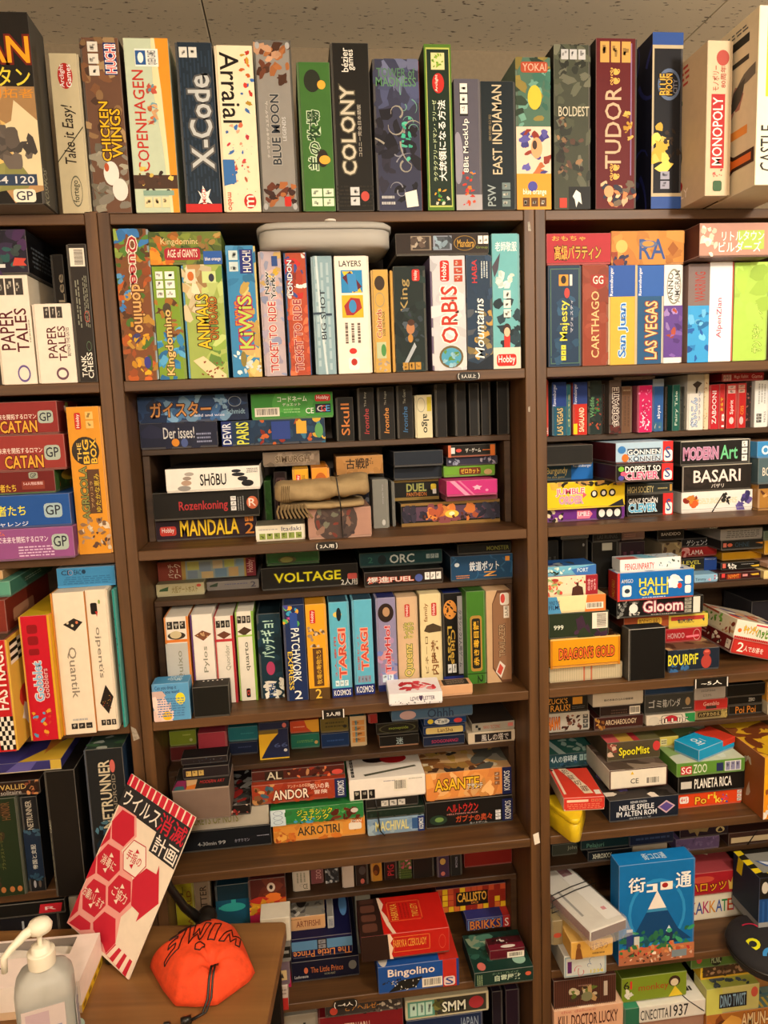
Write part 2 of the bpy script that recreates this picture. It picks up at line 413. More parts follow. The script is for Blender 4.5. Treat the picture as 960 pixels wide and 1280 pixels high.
BOXES=[
('game_box', -0.2912, -0.0676, 2.1002, 2.398, -0.06, 0.08, 0.0, 0.0, '1c1814 - 181512', 'B 0 40 100 100 10 60 e8c070,b89060,d8c8a0,8a8a50;r 0 0 100 38 1c1814;t 20 12 99 26 e8a020,6a1a10 CATAN;t 62 28 98 38 e8d040 カタン;t 45 39 99 44 d89030 島の開拓者;B 72 62 95 78 5 12 4a4440,6a6058;r 60 84 96 90 30405a;t 62 85 94 89 ddd 3-4 120;R 78 92 94 99 e8e4d0;t 80 93 92 98 334 GP//-//L 10 12 40 90 8 4a4438;tu 5 80 30 99 998 KOSMOS', 'black box, full moonlit ship cover facing out, left end, on top of the bookcases', 0),
('game_box', -0.0568, -0.0075, 2.1002, 2.3635, 0.0, 0.16, 0.0, 0.0, 'c4b896 - -', 'e 25 6 75 22 b42a24;tu 30 7 50 21 eee Arclight;tu 52 7 70 21 eee Games;tud 25 33 75 70 2a2018 Take it Easy!;o 35 76 75 96 665;tu 42 79 68 93 443 fortego;p 332 0,67 95,45 95,46 0,68', 'pale cream narrow box, red oval badge, brushed black script, on top of the bookcases', 0),
('game_box', -0.0043, 0.0612, 2.1002, 2.3898, 0.0, 0.16, 0.0, 0.0, '6a4a38 - 3a2a22', 'B 0 0 100 60 14 22 7a5236,4a3428,8a6a48,a88a62;B 0 62 100 100 12 22 8a8478,6a6558,a09a88;r 60 3 92 21 1e2a6a;tu 64 4 90 20 e66,fff HUCH!;I 20 2 46 22 3 e0dcd0;tuo 36 36 60 70 e8b820,3a2010 CHICKEN;tuo 62 40 90 68 e8b820,3a2010 WINGS;e 35 70 75 84 e8e4dc;e 55 80 95 93 e4e0d8;e 38 71 50 76 b4502a', 'brown barnyard box with bold yellow cartoon lettering, on top of the bookcases', 0),
('game_box', 0.0689, 0.1446, 2.1002, 2.3898, 0.0, 0.16, 0.0, 0.0, 'c4d2b8 f0e6c8 -', 'p e8962a 70,0 100,0 100,100 85,100 78,60 66,22;p f0e0b0 62,0 70,0 78,30 82,60 86,100 80,100 72,60 60,30;r 24 6 76 16 f0f0e8;r 25 7 48 15 2a5a98;e 30 8 43 14 f4f4f0;tu 52 7 74 15 234 QUEEN GAMES;tu 14 18 40 76 c03428 COPENHAGEN;B 48 22 66 52 7 12 c86a3a,d8a878,6a9aa8,b45040;r 0 78 100 86 4a3428;B 5 74 95 88 8 8 5a3a2a,e8c860,3a2a24;I 20 91 80 97 3 e8d8a8;r 20 87 90 90 88a898', 'mint and orange box with red capitals and skyline, on top of the bookcases', 0),
('game_box', 0.1562, 0.2193, 2.1002, 2.3848, 0.0, 0.16, 0.0, 0.0, '1c2a38 - -', 'L 4 4 96 94 9 26384a;I 8 3 60 9 2 d8d8d0;tuo 26 19 88 74 c0c4c4,555 X-Code;p f4f0e8 50,84 60,88 72,86 64,91 74,95 60,94 52,98 47,94 35,95 44,91 36,87 46,89;tu 46 86 58 97 c82a24 AMIGO;r 0 95 100 100 c42a28', 'dark denim-weave box, silver capitals, red foot, on top of the bookcases', 0),
('game_box', 0.223, 0.2892, 2.1002, 2.3807, 0.0, 0.16, 0.0, 0.0, 'f0e2c0 - -', 'td 12 4 62 46 181410 Arraial;B 66 2 96 40 6 10 c83a2a,3a6ab0,d86a2a,c89a30;B 20 46 84 84 10 9 c86a4a,3a6ab0,e0a080,c83a4a;p 3a70b0 5,68 35,68 38,82 5,84;e 55 89 88 98 c02a24;tu 62 90 82 97 f8f0e0 m;td 12 88 26 99 c83a20 mebo;B 10 46 90 90 10 2 c83a2a,3a6ab0,d8a030', 'cream festival box with black script and dancing figures, on top of the bookcases', 0),
('game_box', 0.2914, 0.3572, 2.1002, 2.3896, 0.0, 0.16, 0.0, 0.0, '8e8a84 - 3c3a36', 'r 0 0 100 3 6a6660;r 0 0 5 100 55524c;r 95 0 100 100 55524c;r 0 97 100 100 6a6660;B 6 3 94 24 10 20 6a3a24,a8683a,4a2c1c,c89a78;B 20 84 90 96 9 18 6a3420,b06a3a,3a2018;tuo 36 31 60 72 2a3038,a8a49c BLUE MOON;tu 66 44 76 58 ccc LEGENDS;tu 22 35 30 68 d8d4cc テーマデッキデュエルゲーム;R 62 91 80 97 c42a20;e 4 1 16 5 aaa;e 84 1 96 5 aaa;e 4 95 16 99 aaa;e 84 95 96 99 aaa', 'grey metallic box framed with rivets, engraved serif lettering, on top of the bookcases', 0),
('game_box', 0.3652, 0.4243, 2.1002, 2.3552, 0.0, 0.16, 0.0, 0.0, '3c6a2c 2c5020 -', 'e 20 5 70 20 24281c;e 60 12 85 18 e8a83a;tuo 24 32 62 72 1c3a1c,c8dcb8 羊の牧場;e 50 58 84 70 2a2018;e 56 62 90 68 e8a83a;I 28 84 60 97 2 d8e8c8;I 64 84 96 97 2 d8e8c8', 'shorter grass green box with black sheep and Japanese title, on top of the bookcases', 0),
('game_box', 0.4264, 0.4952, 2.1002, 2.3879, 0.0, 0.16, 0.0, 0.0, '17140f - -', 'tu 28 3 46 17 e8e4d8 bézier;tu 48 4 64 16 e8e4d8 games;tuo 20 25 58 78 c8c0aa,55503f COLONY;tu 64 36 74 67 b8b0a0 コロニー完全日本語版;L 0 84 100 98 6 26221a;I 38 85 62 97 2 ccc;e 66 88 88 94 c04a40', 'black box with big distressed pale capitals, on top of the bookcases', 0),
('game_box', 0.5014, 0.5851, 2.1002, 2.3624, 0.0, 0.16, 0.0, 0.0, '34364c - 22222e', 'B 0 0 100 30 10 26 4a5072,6a6f8e,3c3f58;B 0 35 100 100 12 24 1c1a24,2a2836,181620;t 8 6 92 12 50785a TOWER of;t 6 12 94 18 5a8a62 MADNESS;S 55 20 90 50 5 6a9a8a;S 20 35 80 75 6 9a9488;S 40 55 80 95 4 8a8a94;B 60 38 82 66 5 8 40b090,58c0a0;p ece8da 62,88 88,86 92,97 66,98;L 10 89 40 97 2 bbb', 'dark violet box of glowing green tentacles, on top of the bookcases', 0),
('game_box', 0.5887, 0.5955, 2.1002, 2.3826, 0.05, 0.16, 0.0, 0.0, 'a8341e - -', 'B 0 0 100 100 6 40 c86a30,3a2010,8a2a18', 'narrow red-orange sliver wedged behind the tentacle box, on top of the bookcases', 0),
('game_box', 0.5961, 0.6458, 2.1002, 2.3879, 0.0, 0.16, 0.0, 0.0, '1a3018 5a7a2a -', 'r 0 0 100 100 4f7424;r 6 2 94 98 b8c060;r 9 3 91 97 16281a;r 25 5 75 15 dcd498;B 30 6 70 14 5 9 6a9a2a,88aa3a;e 28 17 72 29 c02a24;tu 38 18 50 28 f0e8d8 Arclight;tuo 45 33 75 82 f0f0e8,203020 大統領になる方法;tu 25 33 40 82 c8d8a8 ラクラクフリードマン・フリーゼ;B 28 86 80 96 6 9 e0a030,3a8a3a,e8e0c8', 'slim green-bordered box with white Japanese title, on top of the bookcases', 0),
('game_box', 0.65, 0.6992, 2.1002, 2.3304, 0.0, 0.16, 0.0, 0.0, '55525e - -', 'e -10 40 30 80 8e8a98;r 20 4 52 28 222;I 22 3 50 27 3 e8e4dc;tuo 30 30 56 71 e8e4dc,3a3644 8Bit MockUp;B 28 70 70 96 10 12 3a8a4a,d87a2a,3a6ab0,c83a2a;r 0 88 100 100 a8a4a8;B 28 84 70 96 5 10 c83030,d05030', 'slate grey slim box with row of pixel hikers, on top of the bookcases', 0),
('game_box', 0.6992, 0.7655, 2.1002, 2.3269, 0.0, 0.16, 0.0, 0.0, '121d22 - -', 'tu 32 3 60 72 c8b898 EAST INDIAMAN;tu 22 26 30 46 887858 東印度公司;I 58 78 82 98 3 6a7a7a;tu 16 80 40 97 98a4a4 PSW', 'deep teal-black box with large pale serif capitals, on top of the bookcases', 0),
('game_box', 0.7661, 0.8326, 2.1002, 2.3688, 0.0, 0.16, 0.0, 0.0, '4a6a58 - -', 'B 0 0 100 45 14 24 3a6a5a,6a9a88,2a3a2a,8a7a3a;R 15 3 92 10 a8472a;t 20 4 88 9 e8a890 YOKAI;e 34 18 74 34 c8b838;r 0 45 100 76 e0c8b0;B 20 48 95 76 9 22 44408a,5a55a0,c87040,8a3020;e 42 52 75 66 e0a070;e 46 54 60 60 40302a;r 0 76 100 100 e8962c;e 32 81 60 88 4a4a9a;t 18 86 86 91 f8f0e0 blue orange;I 15 92 88 98 3 5a3a18', 'forest creature and aviator picture box, orange foot, on top of the bookcases', 0),
('game_box', 0.8392, 0.9099, 2.1002, 2.3918, 0.0, 0.16, 0.0, 0.0, '3f4234 - 15140f', 'B 0 0 100 84 24 24 4a4e3c,30342a,5c5e4c,2a2c22,6a6a58;B 10 44 80 82 10 12 2a2420,8a6a4a,5a4034;t 12 37 96 43 c0b8a0 BOLDEST;I 18 3 88 9 3 bbb;r 40 86 100 100 1a1a18;p e8e4dc 50,92 60,88 72,90 76,97 66,95 60,99 56,94;r 14 93 34 99 c83a28', 'murky green forest adventurers box with small white horse, on top of the bookcases', 0),
('game_box', 0.9206, 1.001, 2.1002, 2.4041, 0.0, 0.16, 0.0, 0.0, '5a1216 - 16100e', 'tu 22 28 62 76 c8a888 TUDOR;I 8 2 86 14 3 c89a50;tu 34 17 58 27 d8a850 ❦❦;tu 34 73 58 83 d8a850 ❦❦;r 84 3 87 80 8a6a90;B 70 40 86 60 5 8 b8882a,d8a850;B 20 84 96 99 9 16 c87a4a,e0b890,6a5a4a,2a2a3a;e 20 86 44 93 d89868', 'deep crimson box with tall gilt serif lettering, on top of the bookcases', 0),
('game_box', 1.031, 1.0917, 2.1002, 2.4157, 0.0, 0.16, 0.0, 0.0, '16161c 2a4a88 14162a', 'r 0 0 100 7 2c4c90;r 0 93 100 100 2c4c90;r 0 7 6 93 b8a888;r 6 7 100 9 b8a888;r 6 91 100 93 b8a888;e 18 20 92 38 5a6a88;e 26 22 86 36 1c2028;tuo 24 23 50 35 d8a840,201810 BLUE;tuo 44 23 66 35 d8a840,201810 MOON;tu 68 26 82 34 889 CITY;B 6 52 50 76 5 30 d8b040,e8c860;B 40 55 96 72 6 12 2a2018,3a2c20;I 30 78 60 89 2 99a//-//S 10 10 95 90 6 2a3070', 'navy box framed in silver with round moon emblem, on top of the bookcases', 0),
('game_box', 1.0923, 1.1404, 2.1002, 2.3639, -0.085, 0.2, 0.0, 0.0, 'c8b494 d8c8a8 c8b090', 'e 35 6 85 16 a84a40;tu 20 16 46 32 a03a30 モノポリー;tu 52 16 74 30 a03a30 80周年;r 18 34 72 82 a82828;tu 24 36 64 80 f0e8d8 MONOPOLY;B 30 83 66 88 4 7 b05048;R 30 90 66 97 3a5a3a//-//r 5 22 55 78 44503a;L 5 3 70 18 4 b04030;e 10 78 60 92 a82828;t 0 88 70 94 f0e0d0 MONOPOLY;B 20 25 60 70 6 14 5a6a48,3a4230', 'cream anniversary box with upright red name panel, on top of the bookcases', 0),
('game_box', 1.1471, 1.2476, 2.1002, 2.3904, -0.15, 0.27, 0.0, 0.0, 'e8dcc0 f0e8d0 d8c8a8', 'r 15 0 100 50 e8c030;tu 8 66 36 92 222 CASTLE//-//r 15 10 90 15 2a2820;r 20 22 90 25 3a3830;B 10 32 90 52 6 14 6a6258,4a443c,b07868;r 5 62 90 67 e09040;tuo 20 72 55 96 c83a28,3a2010 E;tuo 55 70 95 93 d86a28,3a2010 Y;L 30 4 90 8 2 555', 'big cream box at the right end, red and yellow lettering, on top of the bookcases', 0),
('game_box', -0.1891, -0.1281, 1.8062, 1.9969, 0.0, 0.2, 0.0, 0.0, 'efe2d2 - d8ccb8', 'tu 10 32 50 68 5a1c22 PAPER;tu 54 30 88 70 5a1c22 TALES;I 10 3 88 18 3 3a3430;e 48 82 84 98 6a5a98;e 52 84 80 96 efe2d2;L 90 40 96 62 1 998', 'wider white box with dark red spaced serif capitals, in the left bookcase, first compartment', 1),
('game_box', -0.1254, -0.0586, 1.8062, 1.9465, 0.0, 0.089, 0.0, 0.0, 'efe2d2 - -', 'tu 32 28 56 68 5a1c22 PAPER;tu 60 28 80 72 5a1c22 TALES;tu 82 30 90 66 433 BEYOND THE GATES;I 28 4 78 18 3 3a3430;e 48 80 80 96 6a4a58;e 53 83 75 93 efe2d2', 'smaller white box with dark red spaced serif capitals, in the left bookcase, first compartment', 1),
('game_box', -0.1121, -0.0893, 1.8062, 2.0495, 0.09, 0.15, 0.0, 0.0, '241e1a - -', 'tu 40 15 90 60 a89a80 BeeLee', 'charcoal box with swirling pale cursive, half hidden, in the left bookcase, first compartment', 1),
('game_box', -0.0571, -0.023, 1.8062, 2.0484, 0.0, 0.2, 0.0, 0.0, '2a2420 - -', 'C 14 3 88 16;L 25 24 50 60 2 887;L 65 22 90 60 3 887;o 62 48 88 56 d84030;tu 26 80 52 96 f0ece0 TANK;tu 56 78 84 97 f0ece0 CHESS;o 60 70 84 77 6a8a6a', 'charcoal box back with barcode and white block letters, in the left bookcase, first compartment', 1),
('game_box', -0.2445, -0.1236, 1.9971, 2.0739, 0.0, 0.22, 0.0, 0.0, '221c2c - 0f0e10', 'B 0 0 100 90 10 34 3a2c4a,2a5a6a,4a2c58,1c1824;B 60 40 98 80 4 16 2a5a58,3a4a48;p c8483a 78,80 82,62 98,64 94,72 98,80;r 54 76 68 84 ddd//-//L 10 30 70 80 5 555a60', 'black box with violet haze and red tag, lying flat, in the left bookcase, first compartment', 1),
('game_box', 0.0259, 0.0859, 1.8062, 2.0733, 0.0, 0.2, 0.0, 0.0, '7a4a2c 6a8a9a 8aa0a8', 'B 0 0 100 18 8 26 5a8a3a,3a78b8,8aa048,4a3a20;B 0 15 100 100 26 24 8a5a30,a0522a,5a3a22,b88a38,4a6a2a,c0602a;B 5 30 30 55 4 14 3a78b8,5a98c8;B 20 62 80 95 8 14 e0b02a,d89828,3a3a6a;tdo 34 5 66 42 a82430,e8dcc8 Queen;tdo 40 36 76 68 d8a868,6a4020 domino;e 60 84 80 92 3a3a8a', 'tall autumn farm scene box with red and cream lettering, in the centre bookcase, first compartment', 2),
('game_box', 0.0873, 0.1361, 1.8062, 2.0078, 0.0, 0.2, 0.0, 0.0, '7a9a30 - -', 'B 0 55 100 100 10 26 3a8ac0,58a8d8,2a6aa0;B 0 30 100 60 8 20 8a5a30,5a3a20,a8702c;I 12 4 38 28 3 e8e8e0;I 46 4 80 28 3 f0f0e8;e 30 32 60 42 4a4030;tuo 30 38 66 96 e8c078,5a4020 Kingdomino', 'narrow lime and blue box with wheat coloured lettering, in the centre bookcase, first compartment', 2),
('game_box', 0.1395, 0.2116, 1.8062, 2.0097, 0.0, 0.2, 0.0, 0.0, '9cae58 - 3a90c0', 'B 0 0 55 55 10 30 d8c8a0,c0a878,b08a58,dcd0b0;B 55 0 100 100 12 28 8aa848,a8b860,6a9040,b8c878;r 10 4 34 16 dcd4b8;e 14 6 30 14 c86a2a;r 50 6 84 16 c8d890;e 66 8 80 15 334;tuo 30 26 62 74 e8c020,3a2810 ANIMALS;tuo 60 28 82 66 b06a20,4a2c14 ON BOARD;p e0cfa0 14,84 40,80 95,97 95,100 60,100 30,90;B 35 84 90 99 8 5 8a4a2a', 'watercolour giraffe box with yellow and brown lettering, in the centre bookcase, first compartment', 2),
('game_box', 0.2199, 0.2733, 1.8062, 2.0421, 0.0, 0.2, 0.0, 0.0, '3a86b8 4a90c0 d8c070', 'B 55 30 100 100 8 30 e0c078,b89a50;B 0 0 100 30 5 24 5098c8,3078a8;I 10 3 40 20 2 c8d8d8;r 46 3 90 21 24307a;tu 56 4 84 20 e8e4e0 HUCH!;tuo 20 42 46 60 e8882a,a02a4a FLYING;tuo 30 38 78 78 b8d058,b02850 KiWiS;B 10 80 96 98 5 16 e0ece8,d0e4ec;e 30 80 50 92 8a7a3a', 'sky blue box with pink and green jagged lettering, in the centre bookcase, first compartment', 2),
('game_box', 0.2781, 0.3193, 1.8062, 2.0315, 0.0, 0.2, 0.0, 0.0, 'b8a8b0 - -', 'B 0 0 100 35 10 24 e0b838,8a90a8,c8a868,d8b0a0;B 0 30 100 100 12 28 a8a0b8,c0a0a0,9098b8;tuo 22 16 42 34 222,ddd New;tuo 48 20 70 38 222,ddd York;tuo 30 40 66 97 b42c34,e8dcd0 TICKET TO RIDE;r 58 4 84 12 2a4a88', 'pastel city view box with red lettering, slimmer pair left, in the centre bookcase, first compartment', 2),
('game_box', 0.3243, 0.3655, 1.8062, 2.0281, 0.0, 0.2, 0.0, 0.0, 'b04a30 - 4a6078', 'B 0 0 100 35 10 24 c8302a,3a4a8a,e8e0d8,8a3020;B 0 36 100 100 12 30 c85a38,b84a30,d87048;tuo 12 6 34 34 f0ece8,3a2a6a LONDON;e 50 14 80 26 a83a28;tuo 30 38 66 97 9a2c34,d8b0a0 TICKET TO RIDE;r 0 0 4 100 2a4a78;r 96 0 100 100 2a4a78', 'red city view box with red lettering, slimmer pair right, in the centre bookcase, first compartment', 2),
('game_box', 0.3736, 0.4122, 1.8062, 2.0217, 0.0, 0.2, 0.0, 0.0, '8aa8b4 - -', 'L 10 4 90 96 3 a8c0c8;p c8d8dc 20,0 30,0 40,50 60,100 50,100 30,50;tu 36 28 60 70 252c34 BIG SHOT;r 0 47 40 49 345;r 60 48 90 50 345', 'pale blue city map box with dark spaced capitals, in the centre bookcase, first compartment', 2),
('game_box', 0.4163, 0.4805, 1.8062, 2.0211, 0.0, 0.18, 0.0, 0.0, 'f2e6d8 - -', 't 14 4 78 9 2a2420 LAYERS;r 18 12 80 31 2a86c0;p e8c030 22,13 50,13 78,31 50,31;p 5a2030 22,18 45,13 78,26 55,31;p 3a8ac8 35,15 60,15 66,30 40,30;r 18 33 80 52 d8b028;p a02c30 24,42 44,35 70,36 76,44 50,50 30,50;e 38 37 60 48 3a8ac0;L 20 56 74 74 3 6a5a50;e 34 78 56 83 c83028;R 30 86 62 97 f8f4ec;e 38 87 56 93 b02820', 'white box with two bright square pattern tiles, in the centre bookcase, first compartment', 2),
('game_box', 0.4837, 0.5157, 1.8062, 1.9957, 0.0, 0.2, 0.0, 0.0, 'c8a050 - -', 'e 20 6 80 20 3a2c20;o 20 22 76 36 9a9078;tuo 24 38 56 66 a83828,e8d8a8 Cubirds;tu 60 40 74 64 443 LOSE THE FLOCK;r 20 70 76 86 b8c098;e 46 72 76 84 4a8a4a;B 20 86 90 98 3 16 b0a090', 'mustard box with rhino and clover card picture, in the centre bookcase, first compartment', 2),
('game_box', 0.5196, 0.525, 1.8062, 1.9937, 0.0, 0.2, 0.0, 0.0, 'c8983c - -', '-', 'very thin mustard strip beside the rhino box, in the centre bookcase, first compartment', 2),
('game_box', 0.5259, 0.5867, 1.8062, 2.0008, 0.0, 0.2, 0.0, 0.0, '1a2624 - -', 'B 0 0 100 100 10 26 1c2c2a,142020,223430;R 58 3 82 14 c02c24;tu 64 4 76 13 f0e8e0 Hobby;tu 20 12 50 42 a89058 King;B 30 40 90 70 7 16 35424c,2a3440,46525c;e 36 53 62 64 b07850;e 40 50 62 56 4a2c1c;p a8b0b8 20,95 60,72 66,76 24,99;e 40 64 56 72 b8823a;I 20 91 80 98 3 b88a38', 'dark green fantasy box with young swordsman, in the centre bookcase, first compartment', 2),
('game_box', 0.5962, 0.6633, 1.8062, 2.0186, 0.0, 0.2, 0.0, 0.0, 'c8c8ce - 5a4870', 'B 0 0 100 100 10 36 d4d4d8,c0c0c8,dcdcdc;R 28 4 54 22 c02820;tu 32 5 50 21 f8f4f0 Hobby;I 68 3 92 23 3 b04028;tuo 28 26 76 76 b83424,f0e8e0 ORBIS;e 20 78 90 98 6a5a38;e 26 80 84 96 4a98b8;B 30 80 80 96 5 10 5a8a3a,8ab8c8', 'silver white box with red curling title and globe, in the centre bookcase, first compartment', 2),
('game_box', 0.6651, 0.715, 1.8062, 2.019, 0.0, 0.2, 0.0, 0.0, '24384e - -', 'B 0 50 100 90 12 30 4a5058,8a7a50,c8a050,3a4658;B 0 0 100 40 8 26 22364e,2c4460;tu 22 4 42 24 c83030 HABA;L 56 5 86 20 3 c8d0d0;tud 30 38 66 90 f0f0e8 Mountains;p 16202c 0,100 0,92 40,95 100,86 100,100', 'navy dusk box with white hand-drawn capitals, in the centre bookcase, first compartment', 2),
('game_box', 0.7156, 0.7695, 1.8062, 2.0576, 0.0, 0.2, 0.0, 0.0, '6aaeb4 5a9aa4 -', 't 12 6 90 13 e8f0ec 老師敬服;p 4a4450 0,24 30,14 22,26 8,32;B 10 28 100 38 5 22 dce8dc,c8dcd8;B 20 50 100 92 8 28 1c3038,243a44;I 40 41 66 62 3 dce0d8;e 36 66 66 76 3a2420;r 40 75 62 88 c03028;e 40 69 62 76 e0b898;r 0 84 100 100 dcd0c0;R 12 89 84 98 c02820;t 18 90 80 97 f8f0ec Hobby', 'turquoise sky box with cloud and little red-clad figure, in the centre bookcase, first compartment', 2),
('game_box', 0.7741, 0.777, 1.8062, 2.0571, 0.02, 0.2, 0.0, 0.0, '1c1a1a - -', 'I 20 4 90 60 5 888', 'thin black box squeezed beside the side panel, in the centre bookcase, first compartment', 2),
('game_box', 0.0864, 0.2135, 2.0099, 2.0672, 0.0, 0.2, 0.0, 0.0, '6a7a34 3a8ac8 -', 'B 0 0 100 100 16 22 7a8a38,4a5a2a,a86a2c,3a4a28;B 0 40 30 100 4 30 e0902a,d8702a;t 16 20 70 44 d8c088 Kingdomino;R 20 50 70 86 a82434;t 24 54 66 78 f0e4d0 AGE of GIANTS;r 74 60 100 100 2a5aa8;t 76 78 98 92 f0ece4 blue orange;B 66 10 96 50 3 20 8a6a3a,a88a48', 'flat autumn box with red banner and cream lettering, in the centre bookcase, first compartment', 2),
('game_box', 0.5326, 0.7099, 2.0192, 2.0596, 0.0, 0.2, 0.0, 0.0, '2c221e - 1c1614', 'r 16 12 38 76 8a7a68;r 18 16 36 72 3a302a;B 18 18 36 70 4 22 a89a88,5a4a40;r 40 12 60 76 8a90a0;r 42 16 58 72 4a5058;B 42 18 58 70 4 22 8aa0b0,3a4048;t 66 30 84 64 c8983c Mandara;o 62 12 86 80 8a6a30;I 88 14 100 50 2 f0ece4;t 86 60 99 74 7a8a3a Group', 'flat dark brown box with four small framed crests, in the centre bookcase, first compartment', 2),
('game_box', 0.8255, 0.892, 1.8062, 1.9976, 0.0, 0.2, 0.0, 0.0, '1c3450 - -', 'r 6 3 94 97 4a6a5a;r 9 4 91 96 1c3450;B 12 30 88 94 6 26 20405e,2a5070;r 32 9 60 20 d89030;e 38 10 54 18 2a2018;e 48 22 64 32 c8403a;tu 34 34 64 74 d8d040 Majesty;tu 66 34 74 66 ccd マジェスティ;I 38 78 52 94 3 d8d040;r 64 9 72 20 ccc', 'navy box with thin gold frame and yellow title, in the right bookcase, first compartment', 3),
('game_box', 0.8939, 0.9462, 1.8062, 1.998, 0.0, 0.2, 0.0, 0.0, '8a3c28 - -', 'B 0 0 100 100 8 40 8a3c28,964632;p 9a2c24 32,10 88,10 88,20 60,24 32,20;t 40 11 80 19 f0e8d8 GG;tu 34 26 64 92 e8b880 CARTHAGO', 'rust red box with cream angular capitals, in the right bookcase, first compartment', 3),
('game_box', 0.9468, 1.005, 1.8062, 1.9957, 0.0, 0.2, 0.0, 0.0, 'd8a840 - c8b890', 'r 0 0 92 31 2450a0;tu 4 2 18 30 e8ecf4 Ravensburger;tuo 34 38 68 92 2a6ab8,c8e0f0 San Juan;r 92 0 100 100 b8a888', 'yellow box with blue swelling title and blue head, in the right bookcase, first compartment', 3),
('game_box', 1.0056, 1.0594, 1.8062, 1.9948, 0.0, 0.2, 0.0, 0.0, '24527c - c8c0b0', 'r 0 0 100 31 2a5aa8;tu 4 2 18 30 e8ecf4 Ravensburger;tuo 30 36 76 95 e8c088,8a3a20 LAS VEGAS', 'denim blue box with cream dotted capitals, in the right bookcase, first compartment', 3),
('game_box', 1.06, 1.0988, 1.8062, 1.9954, 0.0, 0.2, 0.0, 0.0, 'e0dcdc - -', 'r 0 41 100 94 5c3f8c;B 0 45 100 92 7 26 7a5aa8,4a3070,9a80c0,a04838;tu 56 6 84 38 555 AIMGRAM;tu 20 8 48 36 443 ANNO;o 14 4 90 40 887', 'slim white-topped box with purple graffiti lower half, in the right bookcase, first compartment', 3),
('game_box', 1.1102, 1.1545, 1.8062, 1.9961, 0.0, 0.2, 0.0, 0.0, '8a6a64 - -', 'r 0 0 100 42 7a6a68;tu 30 8 80 38 a03a34 WARRING;r 0 42 100 100 3a9ad8;B 0 48 100 98 7 28 2a78b8,6ab8e8,2458a0', 'slim box, grey-red upper half, bright blue lower half, in the right bookcase, first compartment', 3),
('game_box', 1.155, 1.2056, 1.8062, 2.0, 0.0, 0.2, 0.0, 0.0, 'f2f2f2 - c8483a', 'tu 30 36 56 76 a83a6a AlpenZian', 'white box with red side and magenta script, in the right bookcase, first compartment', 3),
('game_box', 1.2068, 1.2795, 1.8062, 1.9977, 0.0, 0.2, 0.0, 0.0, 'a8cc58 - 8aae48', 'tuo 56 40 84 92 c0dc70,7a9a3a サンドキャッスル;B 0 0 100 60 5 40 b0d460,a0c450', 'bright lime box with outlined Japanese title, in the right bookcase, first compartment', 3),
('game_box', 0.823, 0.9513, 1.9982, 2.0564, 0.0, 0.2, 0.0, 0.0, 'a82c34 - -', 'tuh 8 8 60 24 d8a84a おもちゃ;toh 12 38 84 84 d8a040,5a3010 高級バラティン', 'crimson box lying flat with gold Japanese lettering, in the right bookcase, first compartment', 3),
('game_box', 0.9519, 1.1003, 1.9959, 2.0594, 0.0, 0.2, 0.0, 0.0, 'c0803a - -', 'B 0 0 100 100 8 50 c0803a,b87634,c88a42;e 6 26 22 64 c8b060;B 4 64 22 100 4 20 2a2a4a,8a3a20;th 38 24 74 84 34508a RA;e 38 28 62 50 5a6a8a;e 42 30 58 46 c88a42;p 9a5a24 84,32 92,54 84,76 77,54', 'ochre box lying flat with blue eye and letters, in the right bookcase, first compartment', 3),
('game_box', 1.1093, 1.2576, 2.0002, 2.0631, -0.04, 0.2, 0.0, 0.0, 'b88a7a 9a6a5a 5a342c', 'B 4 14 24 92 5 18 c8d0b8,d8e0cc;r 52 22 88 78 a8c058;th 30 24 88 52 f4f0ec リトルタウン;th 26 54 84 86 f8f4f0 ビルダーズ//-//e 40 40 70 70 a8884a', 'dusty pink box lying flat with lime patch, in the right bookcase, first compartment', 3),
('game_box', -0.3798, -0.0844, 1.4892, 1.5477, -0.0251, 0.24, 0.0, 0.0, '90508a - 6a3a68', 'R 87 22 97 72 a8b8b0;t 88 28 96 62 223 GP;tuh 30 6 60 20 d87040 ボードゲーム;t 50 24 85 44 ecdcec 資源で未来を開拓するロマン;r 30 60 52 86 c07848;L 66 54 88 90 4 d8b8d8//-//B 10 10 90 90 6 22 c8a070,e0b030,a06050', 'mauve box at the bottom of the flat stack, in the left bookcase, second compartment', 4),
('game_box', -0.376, -0.087, 1.5479, 1.6079, -0.0181, 0.24, 0.0, 0.0, '1f509a - 183c78', 'R 84 28 95 72 a0b8c0;t 85 34 94 64 223 GP;t 50 30 73 62 e8e030 拓者たち;r 30 60 56 62 d8e0f0;t 52 80 74 94 e0e8f8 チャレンジ;t 40 4 58 16 d87040 ゲーム//-//B 10 10 90 90 6 22 e0c040,d8a868,2858a8', 'royal blue box in the flat stack, in the left bookcase, second compartment', 4),
('game_box', -0.3799, -0.1148, 1.6081, 1.6501, 0.0, 0.2, 0.0, 0.0, '6a1e1c - 3a5a2a', 'R 83 6 89 34 98a090;t 84 10 88 30 223 GP;r 78 44 93 80 8a3a2c;t 79 48 92 62 ecc 5-6人用拡張版;t 56 54 74 88 e8c040 開拓者たち//-//e 20 5 80 60 e0c040;B 10 50 90 90 4 20 a85a2a,5a8a3a', 'thin maroon box in the middle of the flat stack, in the left bookcase, second compartment', 4),
('game_box', -0.3721, -0.092, 1.6503, 1.7152, 0.0, 0.24, 0.0, 0.0, '943530 - 7a2c28', 'R 87 30 97 72 a8b4a8;t 88 36 96 64 223 GP;t 30 10 58 22 e8a088 ボードゲーム;t 50 34 86 50 f0dcd0 資源で未来を開拓するロマン;to 62 56 86 92 e8a83a,5a1a14 CATAN;r 36 64 44 84 c08850//-//r 20 20 60 80 c8a8a0', 'brick red box, second from top of the flat stack, in the left bookcase, second compartment', 4),
